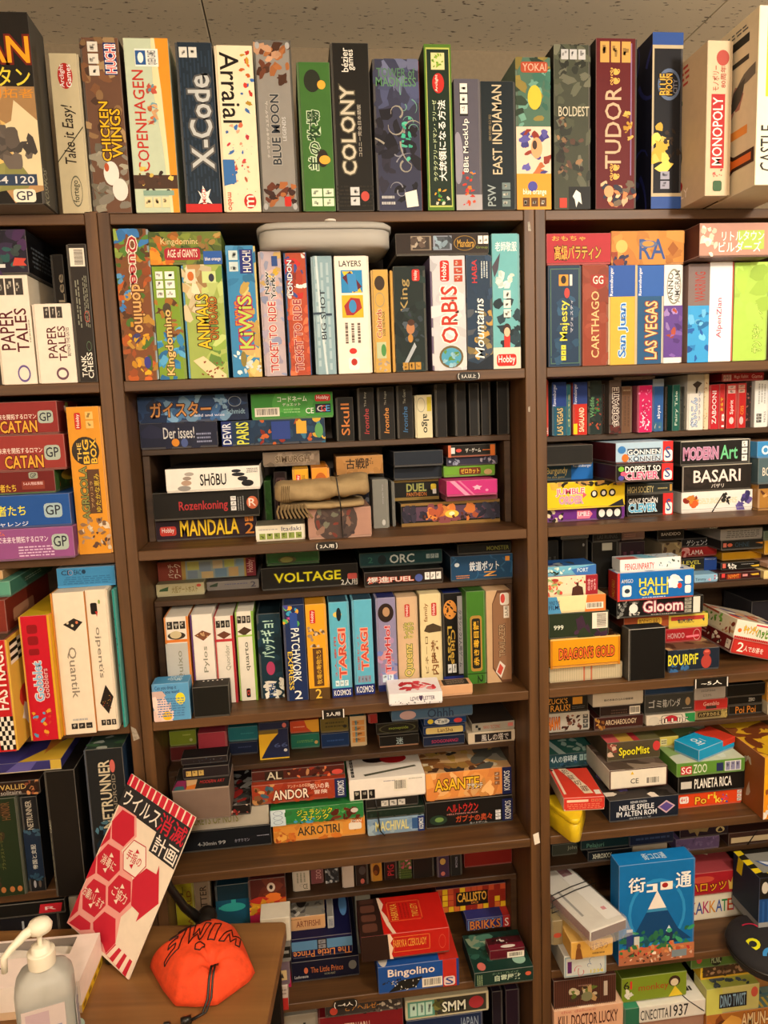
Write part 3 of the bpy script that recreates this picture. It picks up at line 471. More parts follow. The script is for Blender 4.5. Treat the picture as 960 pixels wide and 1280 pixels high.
('game_box', -0.365, -0.099, 1.7154, 1.7753, 0.0, 0.24, 0.0, 0.0, '8a2c2a - 6a2422', 'R 87 28 97 66 a8b4a8;t 88 34 96 60 223 GP;t 30 14 52 26 e8a088 ボードゲーム;t 50 36 86 52 f0dcd0 資源で未来を開拓するロマン;to 62 56 86 92 e8a83a,5a1a14 CATAN//-//B 20 5 90 90 6 20 e0a030,8aa05a,d8c0a8', 'brick red box, topmost of the flat stack, in the left bookcase, second compartment', 4),
('game_box', -0.0838, -0.023, 1.4892, 1.763, 0.0, 0.22, 0.0, 0.0, 'd8922a c08028 -', 'e 6 20 86 39 332a22;tu 22 24 34 36 e8c060 THE;tuo 38 22 56 38 f0b838,443 BIG;tuo 60 22 78 38 f0b838,443 BOX;R 22 4 40 15 c03028;tu 26 5 38 14 f0e4dc Hobby;I 54 3 76 15 2 e0b868;r 44 42 80 72 5a3c28;tuo 62 45 78 71 c8a838,3a2814 ゆたかな恵み;tu 50 50 58 68 c8a068 アグリコラ;tuo 22 40 44 76 8a8a4a,3a3a2a AGRICOLA;B 6 76 96 96 16 12 8a6a50,b89a80,5a4034,d0c0a8', 'tall amber box with black disc and farmer figures, in the left bookcase, second compartment', 4),
('game_box', 0.023, 0.1741, 1.6752, 1.7271, 0.1, 0.2, 0.0, 0.0, '1e2238 - -', 'B 0 0 100 100 6 50 1e2238,222640;t 30 18 70 62 d0d0d0 Der isses!;e 40 62 50 92 d8892a;e 52 62 61 96 4a5a90;L 72 40 92 84 3 8a90b0', "matt navy box with scrawled white title, two ghosts, on the centre bookcase's uppermost step", 5),
('game_box', 0.182, 0.3889, 1.6752, 1.7252, 0.1, 0.2, 0.0, 0.0, '1c3450 - -', 'r 0 0 10 100 1c2c6a;tu 1 8 9 92 e8ecf4 DEVIR;tuo 14 6 26 94 d8dc50,1c3450 PARIS;B 30 0 100 100 16 22 24486a,b85a2a,d8b040,1c2c40,3a7a9a,8a2a20;r 48 8 66 80 28408a;r 72 10 82 60 d8a838;e 90 20 98 80 5a9a5a', "Paris street night scene box with blue end label, on the centre bookcase's uppermost step", 5),
('game_box', 0.023, 0.2375, 1.7273, 1.7789, 0.1, 0.2, 0.0, 0.0, '24406a 3a5a88 -', 'B 20 0 80 100 8 40 4a78a8,7aa4c8,3a6498;B 70 10 80 60 4 14 8ab0d0;B 0 0 20 100 4 40 1a2c4c;B 82 0 100 100 4 40 1a2c4c;to 11 24 66 80 d89858,3a2018 ガイスター;th 50 72 78 82 dde wild and wise;o 82 8 94 48 9ab;t 80 56 97 76 8ab Schmidt', "moonlit castle box with orange brush Japanese title, on the centre bookcase's uppermost step", 5),
('game_box', 0.2437, 0.4075, 1.7254, 1.7768, 0.1, 0.2, 0.0, 0.0, '3c9038 3a8a38 -', 'B 30 20 70 80 3 60 52a848,48a040;t 32 12 68 34 f0f4e8 コードネーム;t 38 38 60 50 f0f4e8 デュエット;C 4 54 34 88;R 78 10 97 36 c83028;t 80 14 95 32 f8f0ec Hobby;r 78 46 97 80 14182c;t 80 52 88 76 d8d0d0 C;t 85 52 91 76 d85050 G;t 91 52 96 76 50a0e0 E;t 66 60 76 82 e8f0e0 CE;L 38 58 60 80 2 8ac078', "bright green box with barcode and letter blocks, on the centre bookcase's uppermost step", 5),
('game_box', 0.4126, 0.4482, 1.6752, 1.7644, 0.1, 0.2, 0.0, 0.0, '1a1814 - -', 'tu 28 14 76 86 c87838 Skull', "stubby black box with orange squiggly title, on the centre bookcase's uppermost step", 5),
('game_box', 0.4573, 0.491, 1.6752, 1.7821, 0.1, 0.2, 0.0, 0.0, '1c1a18 - -', 'tud 36 40 66 88 a83a3a Ironthe;tu 40 8 56 36 998 The Boy', "black box with thin red script, on the centre bookcase's uppermost step", 5),
('game_box', 0.4982, 0.5324, 1.6752, 1.7823, 0.1, 0.2, 0.0, 0.0, '1c1a18 - -', 'tud 36 40 66 88 d08a40 Ironthe;tu 40 8 56 34 998 The Rogue', "black box with orange script, on the centre bookcase's uppermost step", 5),
('game_box', 0.5378, 0.5708, 1.6752, 1.7842, 0.1, 0.2, 0.0, 0.0, '1c1a18 - -', 'tud 36 40 66 88 3a6a98 Ironthe;tu 40 8 56 34 998 The Guard', "black box with blue script, on the centre bookcase's uppermost step", 5),
('game_box', 0.5751, 0.6111, 1.6752, 1.7635, 0.1, 0.2, 0.0, 0.0, 'd8d0ac - -', 'td 36 44 80 88 222 algo;o 12 6 60 40 998;r 70 5 96 38 c8b838', "short cream box with upside-down rounded lettering, on the centre bookcase's uppermost step", 5),
('game_box', 0.6174, 0.6415, 1.6752, 1.7847, 0.1, 0.2, 0.0, 0.0, '1a1918 - -', '-', "plain black box next to the cream box, on the centre bookcase's uppermost step", 5),
('game_box', 0.6592, 0.6822, 1.6752, 1.7849, 0.1, 0.2, 0.0, 0.0, '191817 - -', '-', "plain black box, second of the black row, on the centre bookcase's uppermost step", 5),
('game_box', 0.6895, 0.7111, 1.6752, 1.7839, 0.1, 0.2, 0.0, 0.0, '1b1a19 - -', '-', "plain black box, third of the black row, on the centre bookcase's uppermost step", 5),
('game_box', 0.7149, 0.735, 1.6752, 1.786, 0.1, 0.2, 0.0, 0.0, '191817 - -', '-', "plain black box, fourth of the black row, on the centre bookcase's uppermost step", 5),
('game_box', 0.7488, 0.7745, 1.6752, 1.786, 0.1, 0.2, 0.0, 0.0, '1a1918 - -', '-', "plain black box, last of the black row, on the centre bookcase's uppermost step", 5),
('game_box', 0.0388, 0.2405, 1.4892, 1.5342, 0.1, 0.2, 0.0, 0.0, '2a1a26 - -', 'R 4 34 20 76 c03a30;t 6 40 18 68 f0e8e4 Hobby;toh 24 10 82 82 e8c028,3a2410 MANDALA;t 88 34 97 84 e08a38 2;I 88 6 97 28 2 e08a38', 'aubergine box with angular yellow capitals, bottom of stack, in the centre bookcase, second compartment', 6),
('game_box', 0.0422, 0.2492, 1.5344, 1.5901, 0.0749, 0.2, 0.0, 0.0, '161310 - -', 'toh 24 34 70 76 a82c30,161310 Rozenkoning;I 73 22 78 76 3 ddd;L 79 24 86 76 3 888;e 88 26 99 72 c86a48;t 90 34 97 62 f0e4dc R', 'black box with wine red blackletter title, in the centre bookcase, second compartment', 6),
('game_box', 0.0724, 0.2542, 1.5903, 1.637, 0.0627, 0.2, 0.0, 0.0, 'e8e4dc 201c1c -', 'e 20 16 30 32 a8a098;e 18 34 27 50 988a80;e 16 50 27 72 b09480;e 12 72 26 94 908c88;e 70 12 80 26 22242e;e 70 26 84 42 1e2028;e 76 42 87 62 1a1a20;e 80 58 93 86 151518;toh 36 24 64 76 181410,e8e4dc SHōBU;L 86 8 98 30 3 555', 'white box with sand and black pebbles, in the centre bookcase, second compartment', 6),
('game_box', 0.2548, 0.27, 1.4892, 1.5947, 0.19, 0.145, 0.0, 0.0, '2a5a18 3a7a24 -', 'B 0 0 100 100 4 40 2a5a18,34661e', 'narrow leaf green box in the shadows, in the centre bookcase, second compartment', 6),
('game_box', 0.2411, 0.3376, 1.4892, 1.5201, 0.0321, 0.0779, 0.0, 0.0, 'e8e2d0 8a8a7c -', 'I 6 50 94 88 6 8a9a4a;t 52 12 92 40 667 Itadaki;L 6 20 44 32 1 aaa', 'small white box with row of vegetable icons, in the centre bookcase, second compartment', 6),
('game_box', 0.2783, 0.3057, 1.4892, 1.6141, 0.17, 0.165, 0.0, 0.0, '2a1214 - -', 'R 12 10 88 60 5a4040;R 18 14 82 90 2c1414;e 32 14 70 42 c85a58', 'dark maroon box edged in black with pink oval, in the centre bookcase, second compartment', 6),
('game_box', 0.3183, 0.35, 1.5495, 1.6264, 0.05, 0.2, 0.0, 0.0, 'd8a020 c89018 -', 'r 22 14 50 46 c83a28;tu 26 16 46 44 f4e8e0 Hobby;L 58 14 78 46 3 6a4a18', 'mustard yellow box with red square badge, in the centre bookcase, second compartment', 6),
('game_box', 0.3559, 0.3909, 1.5495, 1.6285, 0.04, 0.2, 0.0, 0.0, 'e09028 c87818 -', 'e 10 12 92 90 b05a18;e 28 26 74 62 e8e0d8;tu 36 30 66 58 c02c20 S', 'orange box with red swirl in amber disc, in the centre bookcase, second compartment', 6),
('game_box', 0.4067, 0.439, 1.4892, 1.6053, 0.16, 0.175, 0.0, 0.0, '281c2e - -', 'B 0 0 100 100 6 26 3a2c44,1c1420,6a5a78;e 40 20 80 50 8a7a70', 'dark plum box behind the cloth bundle, in the centre bookcase, second compartment', 6),
('game_box', 0.4443, 0.4788, 1.4892, 1.6035, 0.16, 0.175, 0.0, 0.0, '2a3048 - -', 'B 0 0 100 100 7 26 4a5a78,8a4a48,2a3048,9aa0b0', 'dusky blue illustrated box behind the cloth bundle, in the centre bookcase, second compartment', 6),
('game_box', 0.2595, 0.3756, 1.6287, 1.6584, 0.12, 0.12, 0.0, 0.0, '7a6a5a 5a4a40 -', 'B 0 0 100 100 10 40 857463,6f6050,8c7c6b;toh 22 28 82 74 5a4834,9a8a74 SIMURGH', 'stone-grey flat box with carved lettering, in the centre bookcase, second compartment', 6),
('game_box', 0.4092, 0.5059, 1.6055, 1.644, 0.11, 0.12, 0.0, 0.0, 'b08048 8a6030 -', 'B 0 0 100 100 6 50 b08048,a87840;toh 20 14 82 70 241a10,b08048 古戦陣', 'tan flat box with brushed black kanji, in the centre bookcase, second compartment', 6),
('game_box', 0.3437, 0.4683, 1.4892, 1.5493, 0.02, 0.12, 0.0, 0.0, 'a88070 8a6858 b08a78', 'e 10 -30 78 110 4a3c38;B 14 0 74 95 12 16 5a4a44,3a3030,8a6a5a,6a6a5a,7a3a30', 'pinkish box with round mechanical picture under cloth, in the centre bookcase, second compartment', 6),
('game_box', 0.482, 0.5152, 1.4892, 1.5923, 0.1119, 0.1, 0.0, 0.0, '80807a 9a9a94 -', 'e 54 82 76 94 c8c8c4;tu 58 10 70 50 aaa simple line', 'tall pale grey box with small round logo, in the centre bookcase, second compartment', 6),
('game_box', 0.5242, 0.531, 1.4892, 1.5853, 0.1284, 0.1, 0.0, 0.0, '6a6a66 - -', '-', 'thin grey box edge beside the pale grey box, in the centre bookcase, second compartment', 6),
('game_box', 0.5411, 0.7547, 1.4892, 1.5384, 0.1144, 0.2, 0.0, 0.0, '1a1814 - -', 'r 0 0 100 12 8a6a38;r 0 86 100 100 8a6a38;r 2 18 98 78 5a4054;B 20 18 80 78 10 34 b85a3a,d87a38,8a4a50,e08a40;e 44 38 58 70 f8c848;e 48 44 54 62 fff4c0;B 4 20 24 74 5 30 2c2a3a,3a3444;B 78 20 98 74 5 30 2c2a3a,3a3a4c;B 20 52 76 78 7 12 3a2420,6a3020', 'black and gold framed box with glowing sunset, in the centre bookcase, second compartment', 6),
('game_box', 0.5333, 0.6317, 1.5386, 1.5856, 0.1585, 0.1765, 0.0, 0.0, '14120e - -', 'r 0 0 100 14 8a7038;r 0 84 100 98 8a7038;toh 28 22 72 58 a8a85a,3a4a3a DUEL;th 28 62 72 80 c87a3a PANTHEON;R 82 26 94 54 e0c840;r 86 50 94 72 ddd', 'black box with gold key pattern and green letters, in the centre bookcase, second compartment', 6),
('game_box', 0.5321, 0.6362, 1.5858, 1.6162, 0.1408, 0.1942, 0.0, 0.0, '1c2430 - -', '-', 'dark navy plain box, lower of two, in the centre bookcase, second compartment', 6),
('game_box', 0.5292, 0.6332, 1.6164, 1.6486, 0.11, 0.2, 0.0, 0.0, '1e2632 - -', '-', 'dark navy plain box, upper of two, in the centre bookcase, second compartment', 6),
('game_box', 0.6372, 0.749, 1.5386, 1.5527, 0.11, 0.2, 0.0, 0.0, '8a4a5c - -', '-', 'thin dull pink box under the magenta one, in the centre bookcase, second compartment', 6),
('game_box', 0.6323, 0.74, 1.5529, 1.5856, 0.0765, 0.2, 0.0, 0.0, 'c0307a - -', 'p e898b8 6,2 16,2 46,96 36,96;p d870a0 22,2 27,2 56,96 52,96;p e8b0c8 56,40 60,32 64,40 70,42 65,52 66,64 60,58 54,64 55,52 50,42;e 76 60 82 76 e090b8', 'magenta box with white star and diagonal stripes, in the centre bookcase, second compartment', 6),
('game_box', 0.6368, 0.7488, 1.5886, 1.6125, 0.1254, 0.2, 0.0, 0.0, '6aa030 - -', 'R 30 20 72 82 6a3018;to 33 28 69 74 e8c040,6a3018 ゼロカット;e 78 40 94 90 c8a878', 'lime green box with brown badge, in the centre bookcase, second compartment', 6),
('game_box', 0.6425, 0.7531, 1.6127, 1.6312, 0.12, 0.2, 0.0, 0.0, '2c2c40 - -', 'B 4 10 30 90 3 30 8a90a8;B 66 10 96 90 4 30 7a7a98,a8a0b0', 'thin dark box with two pale faces, in the centre bookcase, second compartment', 6),
('game_box', 0.6445, 0.7471, 1.6314, 1.6569, 0.11, 0.2, 0.0, 0.0, '18140f - 8a3a20', 'r 0 0 6 100 c86a4a;r 6 20 14 70 d8d8d8;t 36 28 68 64 e8e4dc ザ・ゲーム;e 16 30 28 60 c84a40;r 88 6 98 94 c86a28;r 72 44 88 50 c86a28', 'black card box with orange ends, top of pile, in the centre bookcase, second compartment', 6),
('game_box', 0.023, 0.1215, 1.3662, 1.3925, 0.1359, 0.1991, 0.0, 0.0, 'b8b08a 9a9a78 -', 'toh 32 20 86 76 8a7a48,b8b08a 大阪ゲートホスト;p 3a5a38 8,40 26,20 24,56 6,56;e 84 10 94 34 c05040', "cream low box with green logo and brown script, on the centre bookcase's middle step", 7),
('game_box', 0.1231, 0.2335, 1.3662, 1.3856, 0.1626, 0.1724, 0.0, 0.0, '8a8480 - -', 't 84 20 94 80 445 2;p 3a4a38 6,40 22,10 20,56 6,56;L 34 24 78 50 1 6a6a80', "grey-lilac low box with a small number, on the centre bookcase's middle step", 7),
('game_box', 0.023, 0.2283, 1.3927, 1.4327, 0.17, 0.165, 0.0, 0.0, '9a7a58 b0a080 8a3828', 'r 0 0 24 100 84382a;tu 10 12 16 88 e8d8c0 パッチ;tu 16 12 23 88 e8d8c0 ワーク;r 24 0 28 100 a88a48;r 28 0 88 100 8a9a98;r 30 4 42 50 a8a860;r 42 10 54 60 7a8a9a;r 30 54 40 96 788898;r 44 62 56 98 c0a878;r 56 4 66 48 b8a888;r 58 50 70 96 6a88a0;r 68 2 78 44 a8b060;r 72 46 82 96 b89a68;r 80 4 88 40 7898b0;r 88 0 90 100 a88a48;r 90 0 100 100 7a2430;tu 91 10 99 80 d8a8a0 Hobby', "worn patchwork-print box in tan and blue, on the centre bookcase's middle step", 7),
('game_box', 0.2413, 0.4454, 1.3662, 1.4147, 0.13, 0.2, 0.0, 0.0, '15120e - -', 'toh 13 26 82 68 e8e020,3a3a08 VOLTAGE;t 82 66 99 96 d8d4cc 2人用;R 89 44 99 70 c05048', "matt black box with yellow lightning lettering, on the centre bookcase's middle step", 7),
('game_tin', 0.2522, 0.3663, 1.4149, 1.4444, 0.1508, 0.1842, 0.0, 0.0, '1e5a24 1a4a1e -', 'e 22 34 56 86 4a4a28;e 26 40 50 80 8a8a48', "green tin with gold emblem, on the centre bookcase's middle step", 7),
('game_box', 0.4561, 0.6244, 1.3662, 1.3988, 0.1, 0.2, 0.0, 0.0, '241a16 14100e -', 'toh 4 34 62 74 e0d8d0,c84a30 爆進FUEL;e 64 30 74 80 4a5aa0;I 76 22 98 70 3 f0ece8', "dark brown box with white speed lettering, on the centre bookcase's middle step", 7),
('game_box', 0.4514, 0.6328, 1.399, 1.4313, 0.1469, 0.1881, 0.0, 0.0, '123c40 - -', 'to 36 20 66 80 c8d0cc,123c40 ORC;t 10 30 16 70 2c6a5a 2;I 80 30 96 60 3 9aa;e 22 20 32 84 0c2024', "dark teal box with pale stencil letters, on the centre bookcase's middle step", 7),
('game_box', 0.6414, 0.777, 1.3662, 1.4217, 0.1, 0.2, 0.0, 0.0, '1c4468 3c3a40 102434', 'S 0 0 100 100 10 2c5c84;toh 30 24 78 62 d8e0e8,20304a 鉄道ボット;r 88 10 95 28 d8903a;L 8 74 30 90 2 d0884a;toh 52 66 74 84 e0a040,1c4468 Z;e 6 26 14 42 c8d4dc', "steel blue box with angular pale Japanese title, on the centre bookcase's middle step", 7),
('game_box', 0.6598, 0.777, 1.4219, 1.4448, 0.11, 0.1, 0.0, 0.0, '121210 - -', 't 54 30 96 70 7a7a30 MONSTER', "black box with faint green capitals, on the centre bookcase's middle step", 7),
('game_box', 0.0492, 0.096, 1.1502, 1.3449, 0.05, 0.2, 0.0, 0.0, 'e4ddd0 - e08a3a', 'r 0 24 92 27 d87a30;r 92 0 100 100 d88030;I 10 5 90 13 3 2a2622;e 12 16 86 24 3a3026;e 22 15 70 23 c8b890;r 0 28 92 100 b8b8b4;tu 44 36 70 70 887 Quixo', 'white upright, orange band, pale dark-and-wood board, far left, in the centre bookcase, third compartment', 8),
('game_box', 0.0997, 0.1429, 1.1502, 1.3448, 0.0551, 0.2, 0.0, 0.0, 'e8e0d6 - -', 'r 0 0 7 100 5a3a70;p 7a4a30 14,22 52,17 92,21 54,28;B 28 19 76 24 4 7 d8b080;tu 48 34 74 62 887 Pylos', 'white upright, purple edge, small wooden board, in the centre bookcase, third compartment', 8),
('game_box', 0.1435, 0.1824, 1.1502, 1.3349, 0.0683, 0.2, 0.0, 0.0, 'e2dbd0 - b82c34', 'I 10 5 84 13 3 2a2622;p 6a3c2a 12,21 50,17 86,21 48,26;r 0 26 88 29 b83038;r 88 0 100 100 b02a34;tu 50 33 76 62 998 Quoridor', 'white upright with crimson band and wooden board, in the centre bookcase, third compartment', 8),
('game_box', 0.1862, 0.223, 1.1502, 1.3406, 0.0726, 0.2, 0.0, 0.0, 'e2ddd0 - 8ab848', 'I 10 5 86 13 3 2a2622;p 4a3426 10,22 48,17 88,21 46,27;r 0 26 88 28 a0c060;r 88 0 100 100 7aa83a;tu 44 34 70 66 554 quarto;R 38 86 60 96 1a1614;tu 42 88 56 94 e05040 G', 'white upright with light green band and board, in the centre bookcase, third compartment', 8),
('game_box', 0.2291, 0.2774, 1.1502, 1.3321, 0.074, 0.2, 0.0, 0.0, '14303e 102028 -', 'B 0 0 100 80 8 30 18384a,122a38;tuo 14 8 72 52 b8d8c8,1c4a50 パッチギョ!;e 30 56 66 72 a83a60;B 20 76 100 100 5 26 e0e0d4,ece8dc;tu 34 82 66 98 24447a FISH', 'dark teal upright with white outlined Japanese title, in the centre bookcase, third compartment', 8),
('game_box', 0.283, 0.3269, 1.1502, 1.353, 0.05, 0.2, 0.0, 0.0, '1a2c58 - -', 'B 0 0 70 26 8 20 b84a8a,3a9ac0,e0a030,5ab060,4a4aa0;r 32 8 66 24 2a4a9a;td 34 24 72 80 ecf0ec PATCHWORK;td 14 48 36 88 e8c838 EXPRESS;t 36 89 72 98 f0f0ec 2', 'navy upright with white and yellow stacked title, in the centre bookcase, third compartment', 8),
('game_box', 0.3291, 0.3714, 1.1502, 1.3516, 0.05, 0.2, 0.0, 0.0, 'e0a224 b88018 -', 'R 20 6 46 20 c83028;tu 24 7 42 19 f0e4e0 Hobby;B 10 24 86 44 8 14 a08468,c8b49a,6a5240;r 26 46 74 86 5a3a20;tuo 40 48 66 84 d8a838,3a2410 牧場の動物たち;r 0 88 100 100 5a4020;t 30 89 60 99 e8c048 2', 'amber upright, brown wooden plaque, hikers, in the centre bookcase, third compartment', 8),
('game_box', 0.3764, 0.4178, 1.1502, 1.353, 0.05, 0.2, 0.0, 0.0, '5ab0cc 1c3c50 -', 'e 20 10 62 16 e0c060;e 36 6 60 20 142028;tuo 40 28 76 80 c84838,e8a890 TARGI;tu 18 36 30 78 c05040 2人専用;I 16 82 84 88 3 d8ecf0;r 0 90 100 100 1c2c70;t 8 92 92 98 f0f0f4 KOSMOS', 'cyan upright with red capitals and pawn, left twin, in the centre bookcase, third compartment', 8),
('game_box', 0.4239, 0.4651, 1.1502, 1.353, 0.0557, 0.2, 0.0, 0.0, '5cb0ce 1c3c50 -', 'tuo 38 30 74 74 c84838,e8a890 TARGI;tu 18 36 30 74 c05040 拡張セット;I 16 80 84 87 4 8a8aa0;r 0 89 100 100 1c2c70;t 8 91 92 98 f0f0f4 KOSMOS', 'cyan upright with red capitals, no pawn, right twin, in the centre bookcase, third compartment', 8),
('game_box', 0.4739, 0.5151, 1.1502, 1.3518, 0.063, 0.2, 0.0, 0.0, '8a84a8 1c2460 -', 'B 0 40 100 90 9 30 7a8ac0,a888b0,c89098,6a78b8;e 10 6 90 26 2a1c18;e 34 10 70 20 b08a68;tuo 40 30 76 80 b82c30,e0b0b8 TallyHo!;I 20 82 80 90 2 c8d8e8;r 0 93 100 100 1c2460', 'lavender upright with gorilla and red title, in the centre bookcase, third compartment', 8),
('game_box', 0.5188, 0.5633, 1.1502, 1.3472, 0.0756, 0.2, 0.0, 0.0, 'd0b08c - -', 'R 38 8 62 22 c03830;tu 42 9 58 21 f0e4e0 Hobby;tuo 30 28 78 46 c8b868,6a7a3a みつばち;tuo 30 52 76 88 d8c070,6a7a3a Queenz;r 0 92 100 94 8a5a30', 'beige upright with green outlined garden title, in the centre bookcase, third compartment', 8),
('game_box', 0.5677, 0.6133, 1.1502, 1.3512, 0.074, 0.2, 0.0, 0.0, 'dccb9c - -', 'R 54 10 78 24 c03830;tu 58 11 74 23 f0e4e0 Hobby;tu 18 10 40 30 8a5a28 family;p 4a3c28 16,40 30,34 60,32 98,36 98,41 40,42;tuo 48 50 82 88 7a4a24,dccb9c 内陸港;tu 20 46 34 86 6a4a28 ビネーロ', 'pale cream upright with brown kanji and dark hill, in the centre bookcase, third compartment', 8),
('game_box', 0.6203, 0.6642, 1.1502, 1.3429, 0.1002, 0.2, 0.0, 0.0, '14110f 1c2a6a -', 'e 6 8 72 30 d89040;B 10 10 64 30 4 12 2a1c14;td 24 38 46 78 c8a848 Lost;tdo 40 42 62 82 c8a040,14110f Cities;r 76 4 100 94 a8a8b0;td 80 20 96 86 334 クラシック2人用ゲーム;I 20 82 66 92 2 ddd;r 0 96 100 100 24307a', 'black upright, golden moon, white Japanese side strip, in the centre bookcase, third compartment', 8),
('game_box', 0.6648, 0.7062, 1.1502, 1.353, 0.0626, 0.2, 0.0, 0.0, '3e7424 2c5418 -', 'R 18 26 78 86 a8823a;R 26 29 70 83 1c2018;tuo 34 32 62 80 e0b030,3a2a10 赤き毒目籠;r 0 88 100 89 1c3810;td 52 90 80 99 1c2a14 2', 'green upright with gold-rimmed black title panel, in the centre bookcase, third compartment', 8),
('game_box', 0.7068, 0.7603, 1.1502, 1.3521, 0.0606, 0.2, 0.0, 0.0, 'c4a27c - -', 'p 5c3c28 24,14 44,0 100,0 100,100 60,100 22,84;p 8a6448 27,14 46,3 98,3 98,97 60,97 26,83;tuo 50 36 74 72 a88a6a,4a3424 TRAILAZER;R 56 3 92 16 d8d0c4;e 58 4 76 14 c04038;r 70 17 92 30 d8d0c4;tu 74 18 88 28 443 2人用;p d8d0c4 34,88 52,76 74,82 56,95;p c04838 40,88 52,79 66,84 54,92', 'tan upright with octagonal brown frame and stickers, in the centre bookcase, third compartment', 8),
('game_box', 0.0257, 0.0961, 1.1502, 1.2263, 0.0009, 0.0421, 0.0, 0.0, '5a9ccc 4a90c0 -', 't 8 6 66 18 2a3a6a Can you drop it;t 8 18 74 29 2a3a6a where you want?;B 0 34 50 98 4 40 e8c8c0;e 62 26 88 58 e8d828;e 24 74 50 98 e8b820;L 10 38 86 90 8 4a7aaa//B 40 10 90 70 4 10 a8ccdc;t 46 10 80 34 c8e0ec DROP;t 46 40 80 64 c8e0ec GAME//-', "sky blue cube box with yellow dots, at the third shelf's front edge, centre bookcase", 9),
('game_box', 0.1022, 0.1718, 1.1502, 1.2135, 0.0007, 0.0423, 0.0, 0.0, '14130f 16140f -', '-//e 24 18 29 28 f4f0e8;e 37 18 42 28 f4f0e8;e 50 18 55 28 f4f0e8;e 63 18 68 28 f4f0e8;e 76 18 81 28 f4f0e8//-', "matt black cube with white dots, at the third shelf's front edge, centre bookcase", 9),
('game_box', 0.4852, 0.5928, 1.1502, 1.1744, -0.02, 0.082, -3.0, 0.0, 'e8e8ec e8e4ec -', 'th 40 22 86 72 4a3a58 LOVE♥LETTER;B 0 60 100 100 8 8 2a3a5a//B 25 15 55 70 3 22 b01c30;B 40 20 86 80 3 16 c83048;B 55 40 80 80 2 14 e89aa0;e 84 50 90 70 b82038//-', "small white box, red and pink blob, at the third shelf's front edge, centre bookcase", 9),
('game_box', 0.5958, 0.6621, 1.1502, 1.1727, 0.0085, 0.0365, 0.0, 0.0, 'd0a078 c89870 -', '-//r 10 10 90 92 2c2420;L 20 20 80 80 3 8a7a6a//-', "small peach-sided tray box with dark inset, at the third shelf's front edge, centre bookcase", 9),
('card_box', 0.023, 0.0796, 0.9972, 1.0306, 0.1442, 0.12, 0.0, 0.0, '5a1c1c - -', 'L 50 40 90 60 1 8a4a40', "dark red little box beneath the green one, on the step above, centre bookcase's fourth compartment", 10),
('card_box', 0.023, 0.0799, 1.0308, 1.0657, 0.1471, 0.12, 0.0, 0.0, '7a8a28 - -', 'L 50 20 80 40 1 a8b058;e 74 54 86 74 b8bc80', "olive green little box, on the step above, centre bookcase's fourth compartment", 10),
('card_box', 0.0859, 0.1467, 0.9972, 1.063, 0.1308, 0.12, 0.0, 0.0, 'a83a48 - -', 'L 30 70 86 82 1 c86a70', "rose red taller little box, on the step above, centre bookcase's fourth compartment", 10),
('card_box', 0.148, 0.2102, 0.9972, 1.027, 0.1491, 0.12, 0.0, 0.0, '16203c - -', 'L 30 30 80 50 1 3a4468', "navy little box beneath the teal one, on the step above, centre bookcase's fourth compartment", 10),
('card_box', 0.1473, 0.2118, 1.0272, 1.0607, 0.1523, 0.12, 0.0, 0.0, '1e6a74 - -', 'L 40 40 86 56 1 3a8a90', "teal little box, on the step above, centre bookcase's fourth compartment", 10),
('card_box', 0.2158, 0.2787, 0.9972, 1.0649, 0.1163, 0.12, 0.0, 0.0, '1a2244 - -', 'p d8aa28 0,15 66,15 40,40 20,70 5,96 0,96;r 0 96 100 100 d8b030;r 0 0 66 15 6a5a28;t 50 48 96 62 4a5a8a 66;e 82 68 94 78 ccc', "yellow and navy curved split little box, on the step above, centre bookcase's fourth compartment", 10),
('card_box', 0.2172, 0.2807, 1.0651, 1.0832, 0.1111, 0.12, 0.0, 0.0, '1c2440 - -', 'e 78 20 92 80 c86a60', "flat navy box above the curved split one, on the step above, centre bookcase's fourth compartment", 10),
('card_box', 0.2821, 0.3458, 0.9972, 1.031, 0.1537, 0.12, 0.0, 0.0, '1e6a58 - -', 'L 20 40 80 60 2 6a9a50;e 82 50 94 74 c8a060', "sea green little box, on the step above, centre bookcase's fourth compartment", 10),
('card_box', 0.2818, 0.3459, 1.0312, 1.06, 0.16, 0.12, 0.0, 0.0, 'c84a28 - -', 'p e0a030 50,0 100,0 100,100 76,100 58,60;L 10 40 50 60 1 e8a080', "red and amber curved split little box, on the step above, centre bookcase's fourth compartment", 10),
('card_box', 0.3489, 0.4112, 0.9972, 1.0309, 0.1446, 0.12, 0.0, 0.0, '16305c - -', 'L 20 40 80 60 1 30508a', "deep blue little box under the khaki one, on the step above, centre bookcase's fourth compartment", 10),
('card_box', 0.3489, 0.4112, 1.0311, 1.0645, 0.1486, 0.12, 0.0, 0.0, '6a5c28 - -', 'L 14 20 86 70 2 4a4020;e 80 50 94 74 2a2a24', "khaki little box with dim lettering, on the step above, centre bookcase's fourth compartment", 10),
('card_box', 0.4141, 0.4503, 0.9972, 1.0676, 0.1408, 0.12, 0.0, 0.0, 'c8b088 3a6a78 -', 'I 12 12 88 88 4 c88a4a;I 30 12 42 88 4 6a8a90', "cream box dotted with tiny orange stars, on the step above, centre bookcase's fourth compartment", 10),
('card_box', 0.4543, 0.4748, 1.0512, 1.0732, 0.1322, 0.12, 0.0, 0.0, '8a2420 - -', '-', "small red box end behind the dotted box, on the step above, centre bookcase's fourth compartment", 10),
('card_box', 0.4761, 0.5645, 0.9972, 1.0239, 0.1219, 0.12, 0.0, 0.0, '15120f - 8a5a38', 't 42 20 60 80 9aa 迷', "black low box with pale emblem, on the step above, centre bookcase's fourth compartment", 10),
